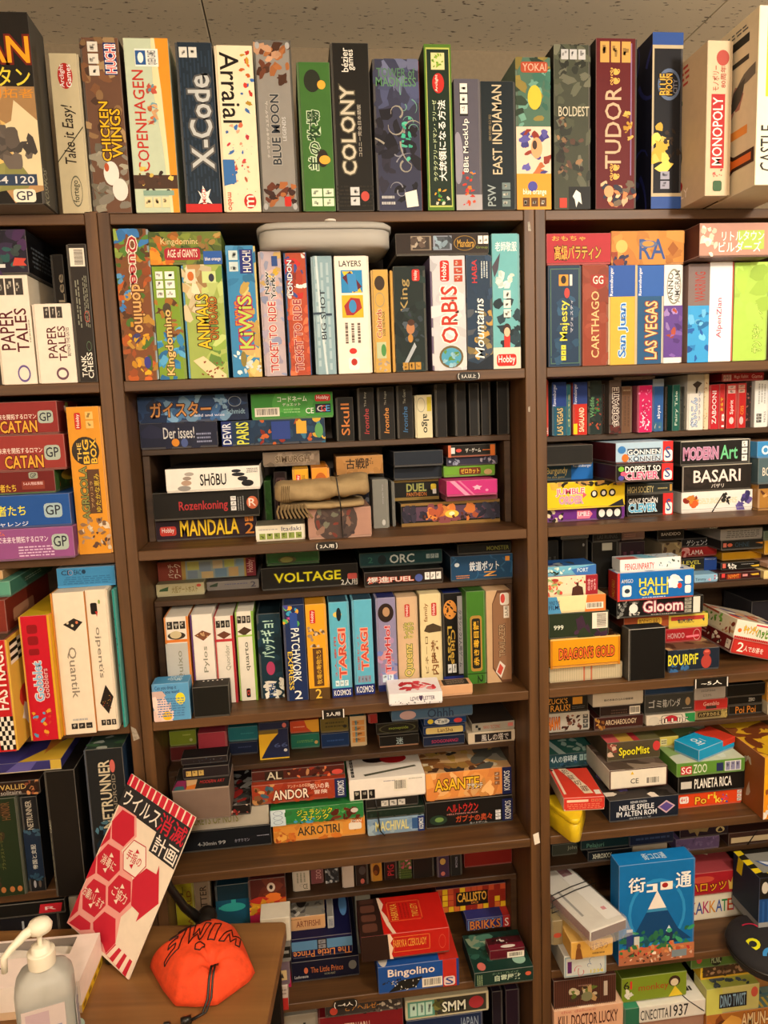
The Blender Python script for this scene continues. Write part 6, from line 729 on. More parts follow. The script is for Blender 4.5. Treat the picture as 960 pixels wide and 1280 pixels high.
('game_box', 0.9714, 1.1459, 0.5052, 0.7428, -0.0087, 0.045, 0.0, 0.0, '0e6cb0 1478c0 -', 'o 12 16 88 84 2a8ccc;p 0e4274 50,30 78,68 96,80 4,80 22,68;p ece4dc 50,28 62,46 38,46;p 3a8ab8 38,46 62,46 64,49 36,49;p 1c3454 66,66 78,82 54,82;p c8dce8 66,64 70,70 62,70;toh 12 13 34 28 f4f0ec,0e6cb0 街;r 36 21 50 23 f4f0ec;r 44 21 50 29 f4f0ec;r 36 27 50 29 f4f0ec;r 54 20 70 28 f4e8dc;e 56 21 64 26 9a2020;toh 74 12 95 28 f4f0ec,0e6cb0 通;B 4 68 96 88 20 7 2a7a5a,3a9a6a,1c5a6a,2a6a48;r 10 66 18 84 2a3a78;r 10 64 18 67 c8ccd0;r 20 72 27 86 c8ccc8;r 0 84 100 100 b8704a;B 0 82 100 92 16 6 d8905a,3a7a4a,c85a38;B 4 88 98 99 14 4 e8d8c8,5a3028,c83838;r 0 92 100 100 a8684a;B 4 92 98 99 10 3 d8b8a0,4a3028;r 70 90 90 97 7a8a94//th 36 24 66 76 c8e0f0 街コロ通//-', "blue mountain city cover box standing upright, in the right bookcase's fifth compartment", 22),
('game_box', 1.2971, 1.427, 0.5486, 0.6773, -0.01, 0.1016, 0.0, 0.0, '1c4884 8a8a84 14283c', 'r 0 0 100 40 1a1814;p e0c81c 18,0 34,0 38,44 24,44;p e0c81c 60,0 76,0 80,44 66,44;e 4 8 16 30 c8c4b8;r 0 84 100 100 9a9c9e;V 4 44 96 84 10 2a5a9c;p e0b828 22,64 32,44 42,64 32,84;r 24 60 40 68 1a1814//r 0 0 100 14 1a1814;r 0 84 100 100 1a1814;r 0 0 14 100 1a1814;p e0c81c 0,0 14,0 14,14 0,20;p e0c81c 0,34 14,34 14,50 0,54;p e0c81c 0,66 14,66 14,80 0,84;p e0c81c 20,84 34,84 38,100 24,100;p e0c81c 60,84 74,84 78,100 64,100;p 3a5a9a 20,40 80,60 90,72 60,80 30,62;p d8dce0 26,44 70,58 60,70 34,58//p e0c81c 20,0 40,0 34,30 14,30;r 0 84 100 100 7a7c7e', "blue crate-like box with hazard stripes, in the right bookcase's fifth compartment", 22),
('game_box', 1.3396, 1.4741, 0.5052, 0.5484, 0.06, 0.15, 0.0, 0.0, '1c2440 - 161c30', '-', "dark navy cloth-like case under the hazard striped box, in the right bookcase's fifth compartment", 22),
('game_box', 0.823, 0.9826, 0.1902, 0.4165, -0.01, 0.24, 0.0, 0.0, 'd8a888 e0b898 -', 'th 10 1 60 4 c87a68 the deluxe;toh 6 6 92 19 4a1c14,d8a888 KILL DOCTOR LUCKY//B 0 0 100 100 8 20 e8d0b8,d89a80,f0e0c8', "pinkish cream box with dark brown western capitals, below the right bookcase's lowest shelf", 23),
('game_box', 0.8246, 0.9674, 0.4167, 0.485, -0.0053, 0.2, 0.0, 0.0, '3c2018 - -', 'V 0 0 100 100 34 5a3428;B 26 34 76 80 8 20 c8b898,5a6a2c,a8885a,3a2a20;e 44 50 62 84 7a7a58;r 80 20 86 72 b8a898;L 38 22 60 30 1 8a6a60', "brown ribbed basket-weave box with picture panel, below the right bookcase's lowest shelf", 23),
('game_box', 0.9932, 1.0298, 0.1902, 0.3796, 0.01, 0.16, 0.0, 0.0, '2a6a50 3a8a68 -', 'r 0 46 100 100 8a6a48', "small teal-green box with tan base, below the right bookcase's lowest shelf", 23),
('game_box', 1.0362, 1.1903, 0.1902, 0.3358, 0.02, 0.24, 0.0, 0.0, 'a07a68 - -', '-', "dull rose box beneath the white one, below the right bookcase's lowest shelf", 23),
('game_box', 1.0304, 1.1895, 0.3364, 0.3762, 0.0127, 0.2, 0.0, 0.0, 'dcd8d0 e8e4dc -', 'th 2 20 44 84 3a3834 CINECITTA;th 46 10 74 84 1a1816 1937//L 40 60 90 90 2 3a3834', "white box with thin and bold black lettering, below the right bookcase's lowest shelf", 23),
('game_box', 0.9945, 1.1505, 0.3798, 0.4416, 0.0263, 0.18, 0.0, 0.0, '7a9024 4a5a18 -', 'th 26 32 72 66 a04a1c monkey;t 3 14 12 46 1c1814 6;r 13 14 16 46 c83028;e 72 12 90 56 3a2418;e 75 24 87 54 d8c8a8;p e0c430 72,96 82,54 94,94;B 4 50 16 80 3 16 d8d4c8', "moss green box with monkey face and yellow triangle, below the right bookcase's lowest shelf", 23),
('game_box', 1.1909, 1.3941, 0.1902, 0.3358, 0.01, 0.059, 0.0, 0.0, 'b07030 6a8a8a -', 'B 0 10 40 100 10 24 8a4a20,d8a048,c87838,5a3018;toh 42 5 86 28 e8d0a0,8a4a20 AMUN-RE//B 0 0 100 60 5 30 3a6a88,4a7a90;V 4 50 96 96 12 d8c050', "ochre desert box with cream Egyptian capitals, below the right bookcase's lowest shelf", 23),
('game_box', 1.1901, 1.3189, 0.336, 0.4007, 0.01, 0.055, 0.0, 0.0, 'c4c078 a8b050 -', 'r 0 0 30 100 c8c860;r 24 24 76 80 24242c;toh 26 28 74 76 8ab0d0,24242c DINO TWIST;e 84 10 97 50 c85848//B 10 50 90 90 6 20 3a4a58,4a5a68', "pale lime box with purple-black dinosaur title, below the right bookcase's lowest shelf", 23),
('game_box', 1.1906, 1.3139, 0.4009, 0.442, 0.0377, 0.18, 0.0, 0.0, 'd8b020 5a7a34 -', 'r 4 8 96 84 4a3424;B 4 8 96 84 12 20 8a6a50,3a2c20,a8886a', "yellow-framed meadow box with animals, below the right bookcase's lowest shelf", 23),
('game_box', 1.1602, 1.2895, 0.4422, 0.4754, 0.0262, 0.18, 0.0, 0.0, '4a6a2c - -', 'e 36 0 58 90 1c2018;th 38 20 56 70 a8b890 PICNIC;e 10 10 20 60 a84040', "green box with dark round badge under the shelf, below the right bookcase's lowest shelf", 23),
('game_box', 1.3356, 1.4656, 0.1902, 0.4383, 0.07, 0.22, 0.0, 0.0, 'a07240 b08050 -', '-', "plain kraft cardboard box at the right edge, below the right bookcase's lowest shelf", 23),
('game_box', -0.1349, -0.0761, 1.1502, 1.4252, -0.0272, 0.24, 0.0, 0.0, 'e8dac4 d8ccb8 d08838', 'p 2a2420 30,22 64,18 90,21 64,27;e 40 20 48 22 d8c8a8;e 68 20 76 22 d87a50;e 54 22 62 24 d8c8a8;td 34 38 62 74 8a8070 Quantik;L 30 88 80 91 1 aaa;I 24 92 92 96 3 2a2420;r 0 0 4 100 d08838', "bone white upright with orange edge, square board, in the left bookcase's third compartment", 24),
('game_box', -0.0755, -0.0359, 1.1502, 1.4257, -0.0206, 0.24, 0.0, 0.0, 'e8dac4 d8ccb8 -', 'R 20 9 50 17 1c1814;p b83028 40,15 52,15 46,19;e 56 7 66 10 8aa050;td 28 26 56 62 8a8070 ojpentïs;p 241c16 24,80 56,67 88,76 60,88;B 34 72 78 84 6 4 c8a048,a84a28;I 20 92 92 96 3 2a2420', "bone white upright with red-tongued cube and diamond board, in the left bookcase's third compartment", 24),
('game_box', -0.0291, -0.023, 1.1502, 1.4223, -0.0135, 0.22, 0.0, 0.0, '1c8a86 - -', 'B 0 20 40 60 4 30 14302e', "thin teal box against the side panel, in the left bookcase's third compartment", 24),
('game_box', -0.1895, -0.1355, 1.1502, 1.3895, -0.0429, 0.24, 0.0, 0.0, 'c01428 c8a820 d8a01c', 'R 24 7 58 14 8a1018;R 24 16 58 23 8a1018;R 24 26 58 31 8a1018;tuo 30 36 60 68 7ab0d8,e8d0d0 Gobblet;tuo 60 42 78 66 e0a8a8,a01020 Gobblers;B 16 74 76 96 7 12 5a98c0,e0a030,c03a2a;r 92 0 100 100 d8a428', "scarlet upright with bubbly two-line logo, yellow edge, in the left bookcase's third compartment", 24),
('game_box', -0.2496, -0.1992, 1.1502, 1.3587, -0.08, 0.26, 0.0, 0.0, 'b81c20 6a5a4a d8a818', 'tuo 46 4 86 62 ece4d8,b81c20 FASTRACK;X 42 68 94 98 5 7 18140f e8e0d0//V 0 0 100 100 16 3a2c20//X 4 4 60 24 4 6 18140f e8e0d0;B 20 30 90 90 6 22 c83028,e0b890,e8e0d8', "red racing upright with checkered patch, yellow side, in the left bookcase's third compartment", 24),
('game_box', -0.1316, -0.0255, 1.4259, 1.4636, 0.01, 0.16, 0.0, 0.0, '3a84b8 a8b8c0 -', 'th 8 12 24 36 1c2c40 CE;th 30 12 42 36 1c2c40 EAC;o 20 12 28 38 d0a0a0;e 43 12 50 34 1c3c58;L 10 44 92 86 4 2c6a98;r 0 90 100 100 4a98d0', "light blue box lying on the white uprights, in the left bookcase's third compartment", 24),
('game_box', -0.2996, -0.2101, 1.3589, 1.4217, -0.0404, 0.24, 0.0, 0.0, '7a2c20 - 6a2418', '-//-//R 14 40 60 80 a8785a', "red-brown box stacked at the left frame edge, in the left bookcase's third compartment", 24),
('game_box', -0.3051, -0.2056, 1.4219, 1.4514, -0.02, 0.24, 0.0, 0.0, '5a9a84 - 3c7060', '-//-//L 30 30 70 60 2 a8c8b8', "seafoam box stacked at the left frame edge, in the left bookcase's third compartment", 24),
('game_box', -0.3092, -0.2219, 1.4516, 1.469, -0.0052, 0.2, 0.0, 0.0, 'c8a070 - 9a7850', '-', "tan box topmost at the left frame edge, in the left bookcase's third compartment", 24),
('game_box', -0.3583, -0.2414, 0.8222, 1.0254, -0.0062, 0.24, 0.0, 0.0, '1e2c18 - -', 'B 20 10 70 70 8 22 28361e,3a2c1c;tu 66 34 72 72 6a6a34 ブラックストーリーズ;e 60 90 68 96 a86a3a;e 74 90 82 96 a86a3a;e 86 90 94 96 a86a3a;tu 74 4 88 22 6a4a2c HONOR;tu 40 30 62 90 3a2c20 SNAPTU', "large dark green box with orange dots, in the left bookcase's fourth compartment", 25),
('game_box', -0.2387, -0.2073, 0.8222, 1.0208, 0.0002, 0.24, 0.0, 0.0, '16181c - -', 'r 0 36 100 86 14243a;B 0 34 100 42 4 20 3a5a70;tu 30 4 66 34 b8b0a0 NETRUNNER;tuo 36 50 66 76 b8b8b0,14243a 帝国と支配;e 30 88 46 96 9a9aa0;e 60 88 76 96 5a5048;B 0 80 100 88 4 20 2a4a60', "slim black and blue box with cream cyber title, in the left bookcase's fourth compartment", 25),
('game_box', -0.1798, -0.124, 0.8222, 1.0811, -0.0267, 0.24, 0.0, 0.0, '15110d - -', 'tu 2 38 8 48 998 CARD;L 1 50 6 90 1 665', "big plain black-brown upright with tiny edge text, in the left bookcase's fourth compartment", 25),
('game_box', -0.1064, -0.035, 0.8222, 1.1131, -0.0174, 0.24, 0.0, 0.0, '1c1e20 2c3c34 1c3048', 'B 0 56 100 100 8 26 1c3040,2c4a5e,141820;tuo 34 8 64 56 c8bca0,1c1e20 NETRUNNER;e 64 8 78 17 c06058;tu 66 18 76 48 888070 ANDROID;B 10 50 90 60 4 12 4a7488;p 0c0e10 20,100 60,66 100,70 100,100//B 0 0 100 100 8 24 3a5a3c,24342a,a8b0a8', "wide black box with cream spaced cyber title, in the left bookcase's fourth compartment", 25),
('game_box', -0.3574, -0.1979, 1.0256, 1.0551, -0.0007, 0.22, 0.0, 0.0, '2a1a14 - -', 'th 54 20 84 56 c8a860 VALLID;th 54 60 78 90 a8a098 solitaire;B 84 0 100 100 5 24 8a4a30,c88a58,3a2018', "dark brown lying box with pirate scene, in the left bookcase's fourth compartment", 25),
('game_box', -0.344, -0.1483, 1.0813, 1.1009, -0.02, 0.28, 0.0, 0.0, '34306c 3c3478 -', 'p 5a5498 46,100 60,0 78,0 70,100;r 90 0 100 100 c8a840;r 0 92 100 100 c8b898//B 0 0 60 100 5 40 4a4490,2c2860;p d8b038 60,100 100,60 100,100;p c87830 76,60 96,20 98,50 80,90', "violet and yellow worn box jutting out, in the left bookcase's fourth compartment", 25),
('game_box', -0.389, -0.1886, 0.5052, 0.7725, 0.0, 0.24, 0.0, 0.0, '14141a - -', 'th 62 4 92 24 9aa0a4 Jaco', "black box with pale capital lettering, lower, in the left bookcase's fifth compartment, behind the desk", 26),
('game_box', -0.3834, -0.1743, 0.7727, 0.802, -0.0038, 0.24, 0.0, 0.0, '12110f - -', 'p b82430 78,20 98,20 96,84 76,84;th 82 40 92 64 e0c8c8 R', "black box, red square end, in the left bookcase's fifth compartment, behind the desk", 26),
('game_box', -0.1716, -0.155, 0.5052, 0.7954, 0.01, 0.24, 0.0, 0.0, 'a09888 - -', '-', "thin grey-white upright beside black boxes, in the left bookcase's fifth compartment, behind the desk", 26),
]

# ------------------------------------------------------------------ lettering for the things built by hand
POSTER = "r 0 0 100 7 c8283c;r 4 0 6 7 f0dcc8;r 13 0 15 7 f0dcc8;r 22 0 24 7 f0dcc8;r 31 0 33 7 f0dcc8;r 40 0 42 7 f0dcc8;r 49 0 51 7 f0dcc8;r 58 0 60 7 f0dcc8;r 67 0 69 7 f0dcc8;r 76 0 78 7 f0dcc8;r 85 0 87 7 f0dcc8;r 94 0 96 7 f0dcc8;r 0 7 100 21 2c2a2c;r 62 20 100 33 2c2a2c;p e8a098 2.3,21.0 2.6,37.6 0.0,100.0 63.0,97.9 69.1,89.4 62.3,75.0 70.9,65.2 56.3,52.3 29.3,43.1 40.7,30.5 29.8,20.3 10.1,20.5;p c42438 2.9,34.3 8.9,41.7 0.4,50.5;p c42438 0.8,55.0 8.9,64.6 -1.7,72.8;p c42438 -0.6,77.1 7.5,89.7 0.8,97.3;p c42438 8.9,22.0 27.5,21.3 37.3,30.8 29.8,40.5 10.9,40.9 1.7,32.0;p c42438 9.1,44.9 27.8,43.8 37.6,53.3 30.2,63.1 11.1,63.9 1.9,55.1;p c42438 10.0,67.8 28.7,66.3 38.6,75.7 31.2,85.8 12.0,86.9 2.7,78.3;p c42438 39.0,55.9 56.8,54.6 66.3,63.9 59.2,73.6 41.0,74.5 32.1,66.0;p c42438 39.1,32.9 57.4,32.0 67.1,41.6 59.9,51.4 41.2,51.9 32.0,43.1;p f0e4d4 39.7,33.4 56.9,32.6 66.1,41.6 59.3,50.8 41.7,51.3 33.1,43.0;p c42438 68.3,42.3 82.7,41.4 81.6,36.1 98.9,54.4 81.8,71.3 81.5,66.2 68.5,65.5 57.6,53.0;p c42438 40.4,79.0 57.2,77.9 68.7,89.0 62.6,97.5 54.9,94.6 36.0,91.8 32.1,88.6;p c42438 11.2,90.9 29.6,90.0 32.3,93.1 20.8,97.6 2.6,99.1;p c42438 69.1,89.4 99.2,90.4 100.0,100.0 63.0,97.9;p f0dcc8 70.6,89.3 75.1,89.4 69.2,98.0 64.1,97.9;p f0dcc8 79.3,89.6 83.7,89.7 79.9,98.7 74.9,98.5;p f0dcc8 87.9,89.8 92.3,90.0 90.4,99.3 85.5,99.1;p f0dcc8 96.4,90.1 100.7,90.3 100.7,99.9 95.9,99.7;p c42438 47.6,39.1 53.1,37.8 48.3,36.2;p c42438 46.1,47.0 51.1,45.1 51.1,48.2;p f0dcc8 17.7,51.0 23.5,49.5 18.4,47.9;p f0dcc8 16.1,59.1 21.3,57.1 21.3,60.3;p f0dcc8 18.7,73.8 24.4,72.1 19.4,70.6;p f0dcc8 17.0,82.0 22.2,79.8 22.2,83.1;p f0dcc8 47.3,61.8 52.7,60.3 47.9,58.7;p f0dcc8 45.7,69.8 50.7,67.7 50.7,70.9;t 4 9 60 19 f0e6dc ウイルス;t 60 8 99 20 c42438 消滅;t 65 21 98 32 f0e6dc 計画;t 38 39 60 45 c42438 手指の;t 9 51 31 57 f0dcc8 消毒に;t 4 74 36 80 f0dcc8 お願いします;t 39 62 61 68 f0dcc8 ご協力"
HAND = {
 'ito': ('t 22 12 40 80 e8f4f8 ito', 'itotop'),
}
EXTRA_TEXT = [('MIWE', 0), ('5人以上', 0), ('2人用', 0), ('~5人', 0), ('~4人', 0), ('itoito', 0)]
for b in BOXES: text_keys(b[10])
text_keys(POSTER)
for k in EXTRA_TEXT: want(*k)
SPEC = {
 'red': 'r 4 8 96 92 c8342a;r 8 16 60 34 e8c8b0;L 8 44 92 86 3 d87860;I 66 14 94 36 3 d86850//r 6 0 12 88 e8d0b8;p e0ccb0 24,0 44,0 56,18 62,40 72,62 78,88 56,88 50,66 44,44 34,22;tuh 30 4 46 20 5a2018 犯;tuh 38 24 54 40 5a2018 証;tuh 46 44 62 60 5a2018 切;tuh 54 64 72 82 5a2018 罪;r 82 78 96 92 e8dccc;e 2 2 10 8 3a1a18//-',
 'ito': '-//p d03c28 56,0 100,0 100,100 76,100 72,80 64,62 58,40;tud 16 30 34 78 e8f4f8 ito;L 38 40 44 70 1 d0e8f0;e 74 26 84 36 8a3020//-',
 'tea': 'r 2 6 98 94 b02820;r 4 12 96 88 c0302a;t 12 20 26 80 f4ece0 2;t 27 36 70 72 f4ece0 人でお茶を//-//B 30 20 70 70 4 26 e8d8c0,2a1c18;I 84 16 96 84 1 e0d0c0;L 10 16 26 60 2 d8a8a0',
 'candy': 'e 6 44 14 66 e07028;to 18 20 48 66 e8c828,a86a18 キャンディ;to 48 30 80 76 78b038,2a5a18 ハッピー;r 42 8 70 16 c83050;I 2 86 98 98 24 c83030//B 0 20 100 90 8 18 c8502c,e8dcc8,4a3a70,d8a070//B 10 10 60 60 5 20 5a8a30,7ab048;B 60 30 96 90 4 20 8a3a28,c8a070;p a84a30 0,0 50,6 50,16 0,12',
 'tissue': '-//-//-',
}
for v in SPEC.values(): text_keys(v)
make_texts()

# ------------------------------------------------------------------ the room
def struct(name, mb, mat):
    o = mb.build(name, mat); o['kind'] = 'structure'; return o
def ceiling_mat():
    m, nt, p = new_mat('speckled_ceiling_board')
    tc = N(nt, 'ShaderNodeTexCoord'); mp = N(nt, 'ShaderNodeMapping'); mp.inputs['Scale'].default_value = (38, 90, 38)
    nt.links.new(tc.outputs['Object'], mp.inputs[0])
    nz = N(nt, 'ShaderNodeTexNoise'); nz.inputs['Scale'].default_value = 1.5; nz.inputs['Detail'].default_value = 3
    nt.links.new(mp.outputs[0], nz.inputs[0])
    r = N(nt, 'ShaderNodeValToRGB'); e = r.color_ramp.elements
    e[0].position = .30; e[0].color = srgb('6a5a48'); e[1].position = .37; e[1].color = srgb('e8dcc4')
    nt.links.new(nz.outputs['Fac'], r.inputs[0]); nt.links.new(r.outputs[0], p.inputs['Base Color']); p.inputs['Roughness'].default_value = .9
    b = N(nt, 'ShaderNodeBump'); b.inputs['Strength'].default_value = .4; b.inputs['Distance'].default_value = .002
    nt.links.new(r.outputs[0], b.inputs['Height']); nt.links.new(b.outputs[0], p.inputs['Normal'])
    return m
CEIL = ceiling_mat()
ZC = 2.54
mb = MB(); mb.box(-2.4, 3.2, -3.2, .46, ZC + .012, ZC + .05, None); struct('ceiling', mb, plain('ceiling_gap', '2a241c', .9))
ceil = bpy.data.objects['ceiling']
# ceiling boards, one object each, with open joints between them
bx = [-2.4 + .19 - 1.05 + .0 + k * 0 for k in range(0)]
xs = [-2.4, -1.92, -.87, .192, 1.255, 2.31, 3.2]; ys = [-3.2, -2.3, -1.35, -.4, .46]
tiles = {}
for i in range(len(xs) - 1):
    for j in range(len(ys) - 1):
        mb = MB(); mb.box(xs[i] + .0015, xs[i + 1] - .0015, ys[j] + .0003, ys[j + 1] - .0003, ZC, ZC + .012, None, .001); mb.build('ceiling_board', CEIL, ceil)
mb = MB(); mb.box(-2.4, 3.2, -3.2, .46, -.06, 0, None); struct('floor', mb, wood('floor_boards', '7a6048', '9a7e60', 'X'))
WALL = plain('beige_wallpaper', '8a7a62', .9, scale=120)
WALL2 = plain('beige_wallpaper_light', 'd0c4ac', .9, scale=120)
mb = MB(); mb.box(-2.4, 3.2, .36, .46, 0, ZC, None); struct('wall_back', mb, WALL)
mb = MB(); mb.box(-2.46, -2.4, -3.2, .46, 0, ZC, None); struct('wall_left', mb, WALL2)
mb = MB(); mb.box(3.2, 3.26, -3.2, .46, 0, ZC, None); struct('wall_right', mb, WALL2)
mb = MB(); mb.box(-2.4, 3.2, -3.26, -3.2, 0, ZC, None); struct('wall_front', mb, WALL2)

# ------------------------------------------------------------------ three bookcases side by side
SHELF = (1.806, 1.489, 1.15, .822, .505, .19)
def one(name, x0, x1, y0, y1, z0, z1, mat, parent, b=.0012, smooth=False):
    mb = MB(); mb.box(x0, x1, y0, y1, z0, z1, None, b); return mb.build(name, mat, parent)
for k, (x, lab) in enumerate(((-.8, 'dark brown bookcase at the left edge, cut off by the frame'), (0, 'dark brown bookcase in the middle, fully between two double uprights'), (.8, 'dark brown bookcase on the right, brightly lit shelves'))):
    e = empty('bookcase', (x, 0, 0), lab, 'bookcase', 'brown bookcases along the wall')
    for a, b in ((.0006, .0212), (.7788, .7994)):
        one('side_panel', a, b, 0, .35, 0, 2.1035, WZ, e)
    one('top_panel', .0216, .7784, .0015, .35, 2.081, 2.0995, WX, e)
    one('back_panel', .0216, .7784, .343, .35, .06, 2.0805, WDARK, e)
    one('plinth', .0216, .7784, .02, .04, 0, .06, WX, e)
    for z in SHELF: one('shelf', .0216, .7784, .0015, .3425, z - .019, z, WX, e)

# ------------------------------------------------------------------ low step shelves standing inside the compartments
def riser(x, z0, z1, lab):
    e = empty('step_shelf', (x + .4, .1, z0), lab, 'step shelf', 'dark step shelves at the back of the compartments')
    one('board', -.376, .376, .0, .24, z1 - z0 - .012, z1 - z0, WDARK, e)
    for a in (-.376, .362): one('leg', a, a + .014, .001, .24, 0, z1 - z0 - .0124, WDARK, e)
for x, nm, L in ((0, 'centre', ((1.4892, 1.675), (1.1502, 1.366), (.8222, .997), (.5052, .677))), (.8, 'right', ((1.4892, 1.667), (1.1502, 1.326), (.8222, 1.003), (.5052, .685)))):
    for i, (a, b) in enumerate(L):
        riser(x, a, b, 'dark wooden step shelf in the %s bookcase, %s compartment' % (nm, ('second', 'third', 'fourth', 'fifth')[i]))

# ------------------------------------------------------------------ every game box
KEYGROUP = GROUPS
for b in BOXES:
    game_box(b[0], b[1], b[2], b[3], b[4], b[5], b[6], b[7], b[8], b[9], b[10], b[11], GROUPS[b[12]])

# ------------------------------------------------------------------ number tags and scraps on the shelf edges
BLACKM = plain('black_label_plastic', '12100e', .35)
WHITEM = plain('white_paper', 'e8e0d4', .7)
def letters(s, bold, w, h, fn, col, mb):
    vs, fs = TXT[(s, bold)]
    x0 = min(v[0] for v in vs); x1 = max(v[0] for v in vs); y0 = min(v[1] for v in vs); y1 = max(v[1] for v in vs)
    mb.add([fn(-w / 2 + (x - x0) / (x1 - x0) * w, (y - y0) / (y1 - y0) * h) for x, y in vs], fs, col)
def tag(x, z, w, h, s, lab, oval):
    e = empty('number_tag', (x, -.0012, z), lab, 'tag')
    mb = MB()
    if oval: lathe(mb, [(1, -.0008), (1, .0008)], None, 28, (0, 0), w / 2, h / 2, 3.2); mb.v = [(a, c - .0, b + h / 2) for a, b, c in mb.v]
    else: mb.box(-w / 2, w / 2, -.0008, .0008, 0, h, None, .0003)
    mb.build('plate', BLACKM, e, fix=True)
    m2 = MB(); letters(s, 0, w * .62, h * .46, lambda a, b: (a, -.0012, h * .27 + b), srgb('e8e4dc'), m2); m2.build('lettering', INK, e)
    m3 = MB()
    for sg in (-1, 1):
        if oval: tube(m3, [(sg * w * (.38 + .07 * math.cos(t)), -.0014, h / 2 + h * .36 * math.sin(t)) for t in (-1.2, -.6, 0, .6, 1.2)], .0008, srgb('e8e4dc'), 5)
        else: m3.box(sg * w * .47 - .001, sg * w * .47 + .001, -.0014, -.0008, 0, h, srgb('e8e4dc'))
    m3.build('bracket_mark', INK, e)
tag(.6655, 1.786, .046, .0165, '5人以上', 'small black oval tag with white writing on the uppermost shelf edge', True)
tag(.3775, 1.4705, .044, .0165, '2人用', 'small black oval tag with white writing under the cloth bundle', True)
tag(.374, 1.1285, .044, .018, '2人用', 'black rectangular tag between white brackets, centre bookcase edge', False)
tag(1.177, 1.126, .076, .021, '~5人', 'black rectangular tag with white numeral, right bookcase edge', False)
tag(.3695, .482, .052, .020, '~4人', 'black oval tag on the lowest visible centre shelf edge', True)
def scrap(pts, y, lab, mat):
    mb = MB(); n = len(pts)
    vs = [(a, y - .0006, b) for a, b in pts] + [(a, y - .0001, b) for a, b in pts]
    mb.add(vs, [tuple(range(n)), tuple(range(2 * n - 1, n - 1, -1))] + [(i, n + i, n + (i + 1) % n, (i + 1) % n) for i in range(n)], None)
    o = mb.build('tape_scrap', mat, fix=True); o['label'] = lab; o['category'] = 'tape scrap'; return o
GREY = plain('torn_tape', '9a9082', .6, scale=200, var=.3)
scrap([(.786, 2.078), (.790, 2.0785), (.793, 2.061), (.787, 2.061)], 0, 'torn pale tape scrap near the top of the right double upright', GREY)
scrap([(.7835, 1.731), (.787, 1.732), (.7865, 1.721), (.7835, 1.722)], 0, 'tiny worn tape spot beside the black plain boxes', GREY)
scrap([(.7835, .832), (.7955, .836), (.7985, .812), (.787, .808)], 0, 'white square sticker askew on the right double upright, low', WHITEM)
scrap([(-.019, 1.146), (-.010, 1.140), (-.004, 1.120), (-.016, 1.116)], 0, 'frayed grey tape scrap on the left double upright', GREY)

# ------------------------------------------------------------------ translucent plastic case on the upright boxes
def clear(name, h, rough, tr, alpha=1.0):
    m, nt, p = new_mat(name); p.inputs['Base Color'].default_value = srgb(h); p.inputs['Roughness'].default_value = rough
    p.inputs['Transmission Weight'].default_value = tr; p.inputs['IOR'].default_value = 1.3; p.inputs['Alpha'].default_value = alpha
    return m
PLAST = clear('milky_plastic', 'd8d4cc', .45, .45)
e = empty('plastic_case', (.402, -.03, 2.0325), 'milky translucent plastic case lying on the upright boxes', 'plastic case')
mb = MB(); lathe(mb, [(.92, 0), (1, .004), (1, .029), (.98, .0305)], None, 40, (0, .09), .121, .088, 6); mb.build('case_body', PLAST, e, True, True)
mb = MB(); lathe(mb, [(1.0, .031), (1.03, .0315), (1.03, .038), (.98, .043), (.90, .0445)], None, 40, (0, .09), .121, .088, 6); mb.build('case_lid', PLAST, e, True, True)
mb = MB(); lathe(mb, [(.010, .0447), (.010, .0475), (.006, .048)], None, 16, (.01, .010)); mb.build('lid_knob', WHITEM, e, True, True)
mb = MB()
for k in range(6): mb.box(-.104, .104, .02, .155, .005 + k * .004, .0075 + k * .004, srgb(('c8c2b8', 'b0aaa2')[k % 2]))
mb.build('paper_sheets', INK, e)

# ------------------------------------------------------------------ folded tan cloth bundle tied on the round-picture box
def cloth_mat(name, h, sc=60):
    m, nt, p = new_mat(name); tc = N(nt, 'ShaderNodeTexCoord'); w = N(nt, 'ShaderNodeTexNoise'); w.inputs['Scale'].default_value = sc; w.inputs['Detail'].default_value = 8; w.inputs['Roughness'].default_value = .7
    nt.links.new(tc.outputs['Object'], w.inputs[0]); r = N(nt, 'ShaderNodeValToRGB'); c = srgb(h)
    r.color_ramp.elements[0].color = tuple(x * .7 for x in c[:3]) + (1,); r.color_ramp.elements[1].color = tuple(min(1, x * 1.2) for x in c[:3]) + (1,)
    nt.links.new(w.outputs['Fac'], r.inputs[0]); nt.links.new(r.outputs[0], p.inputs['Base Color']); p.inputs['Roughness'].default_value = .85
    b = N(nt, 'ShaderNodeBump'); b.inputs['Strength'].default_value = .35; b.inputs['Distance'].default_value = .002
    nt.links.new(w.outputs['Fac'], b.inputs['Height']); nt.links.new(b.outputs[0], p.inputs['Normal']); return m
TAN = cloth_mat('tan_cloth', 'a08860')
e = empty('cloth_bundle', (.378, .03, 1.5498), 'folded tan cloth bundle tied with black cord on the round-picture box', 'cloth bundle')
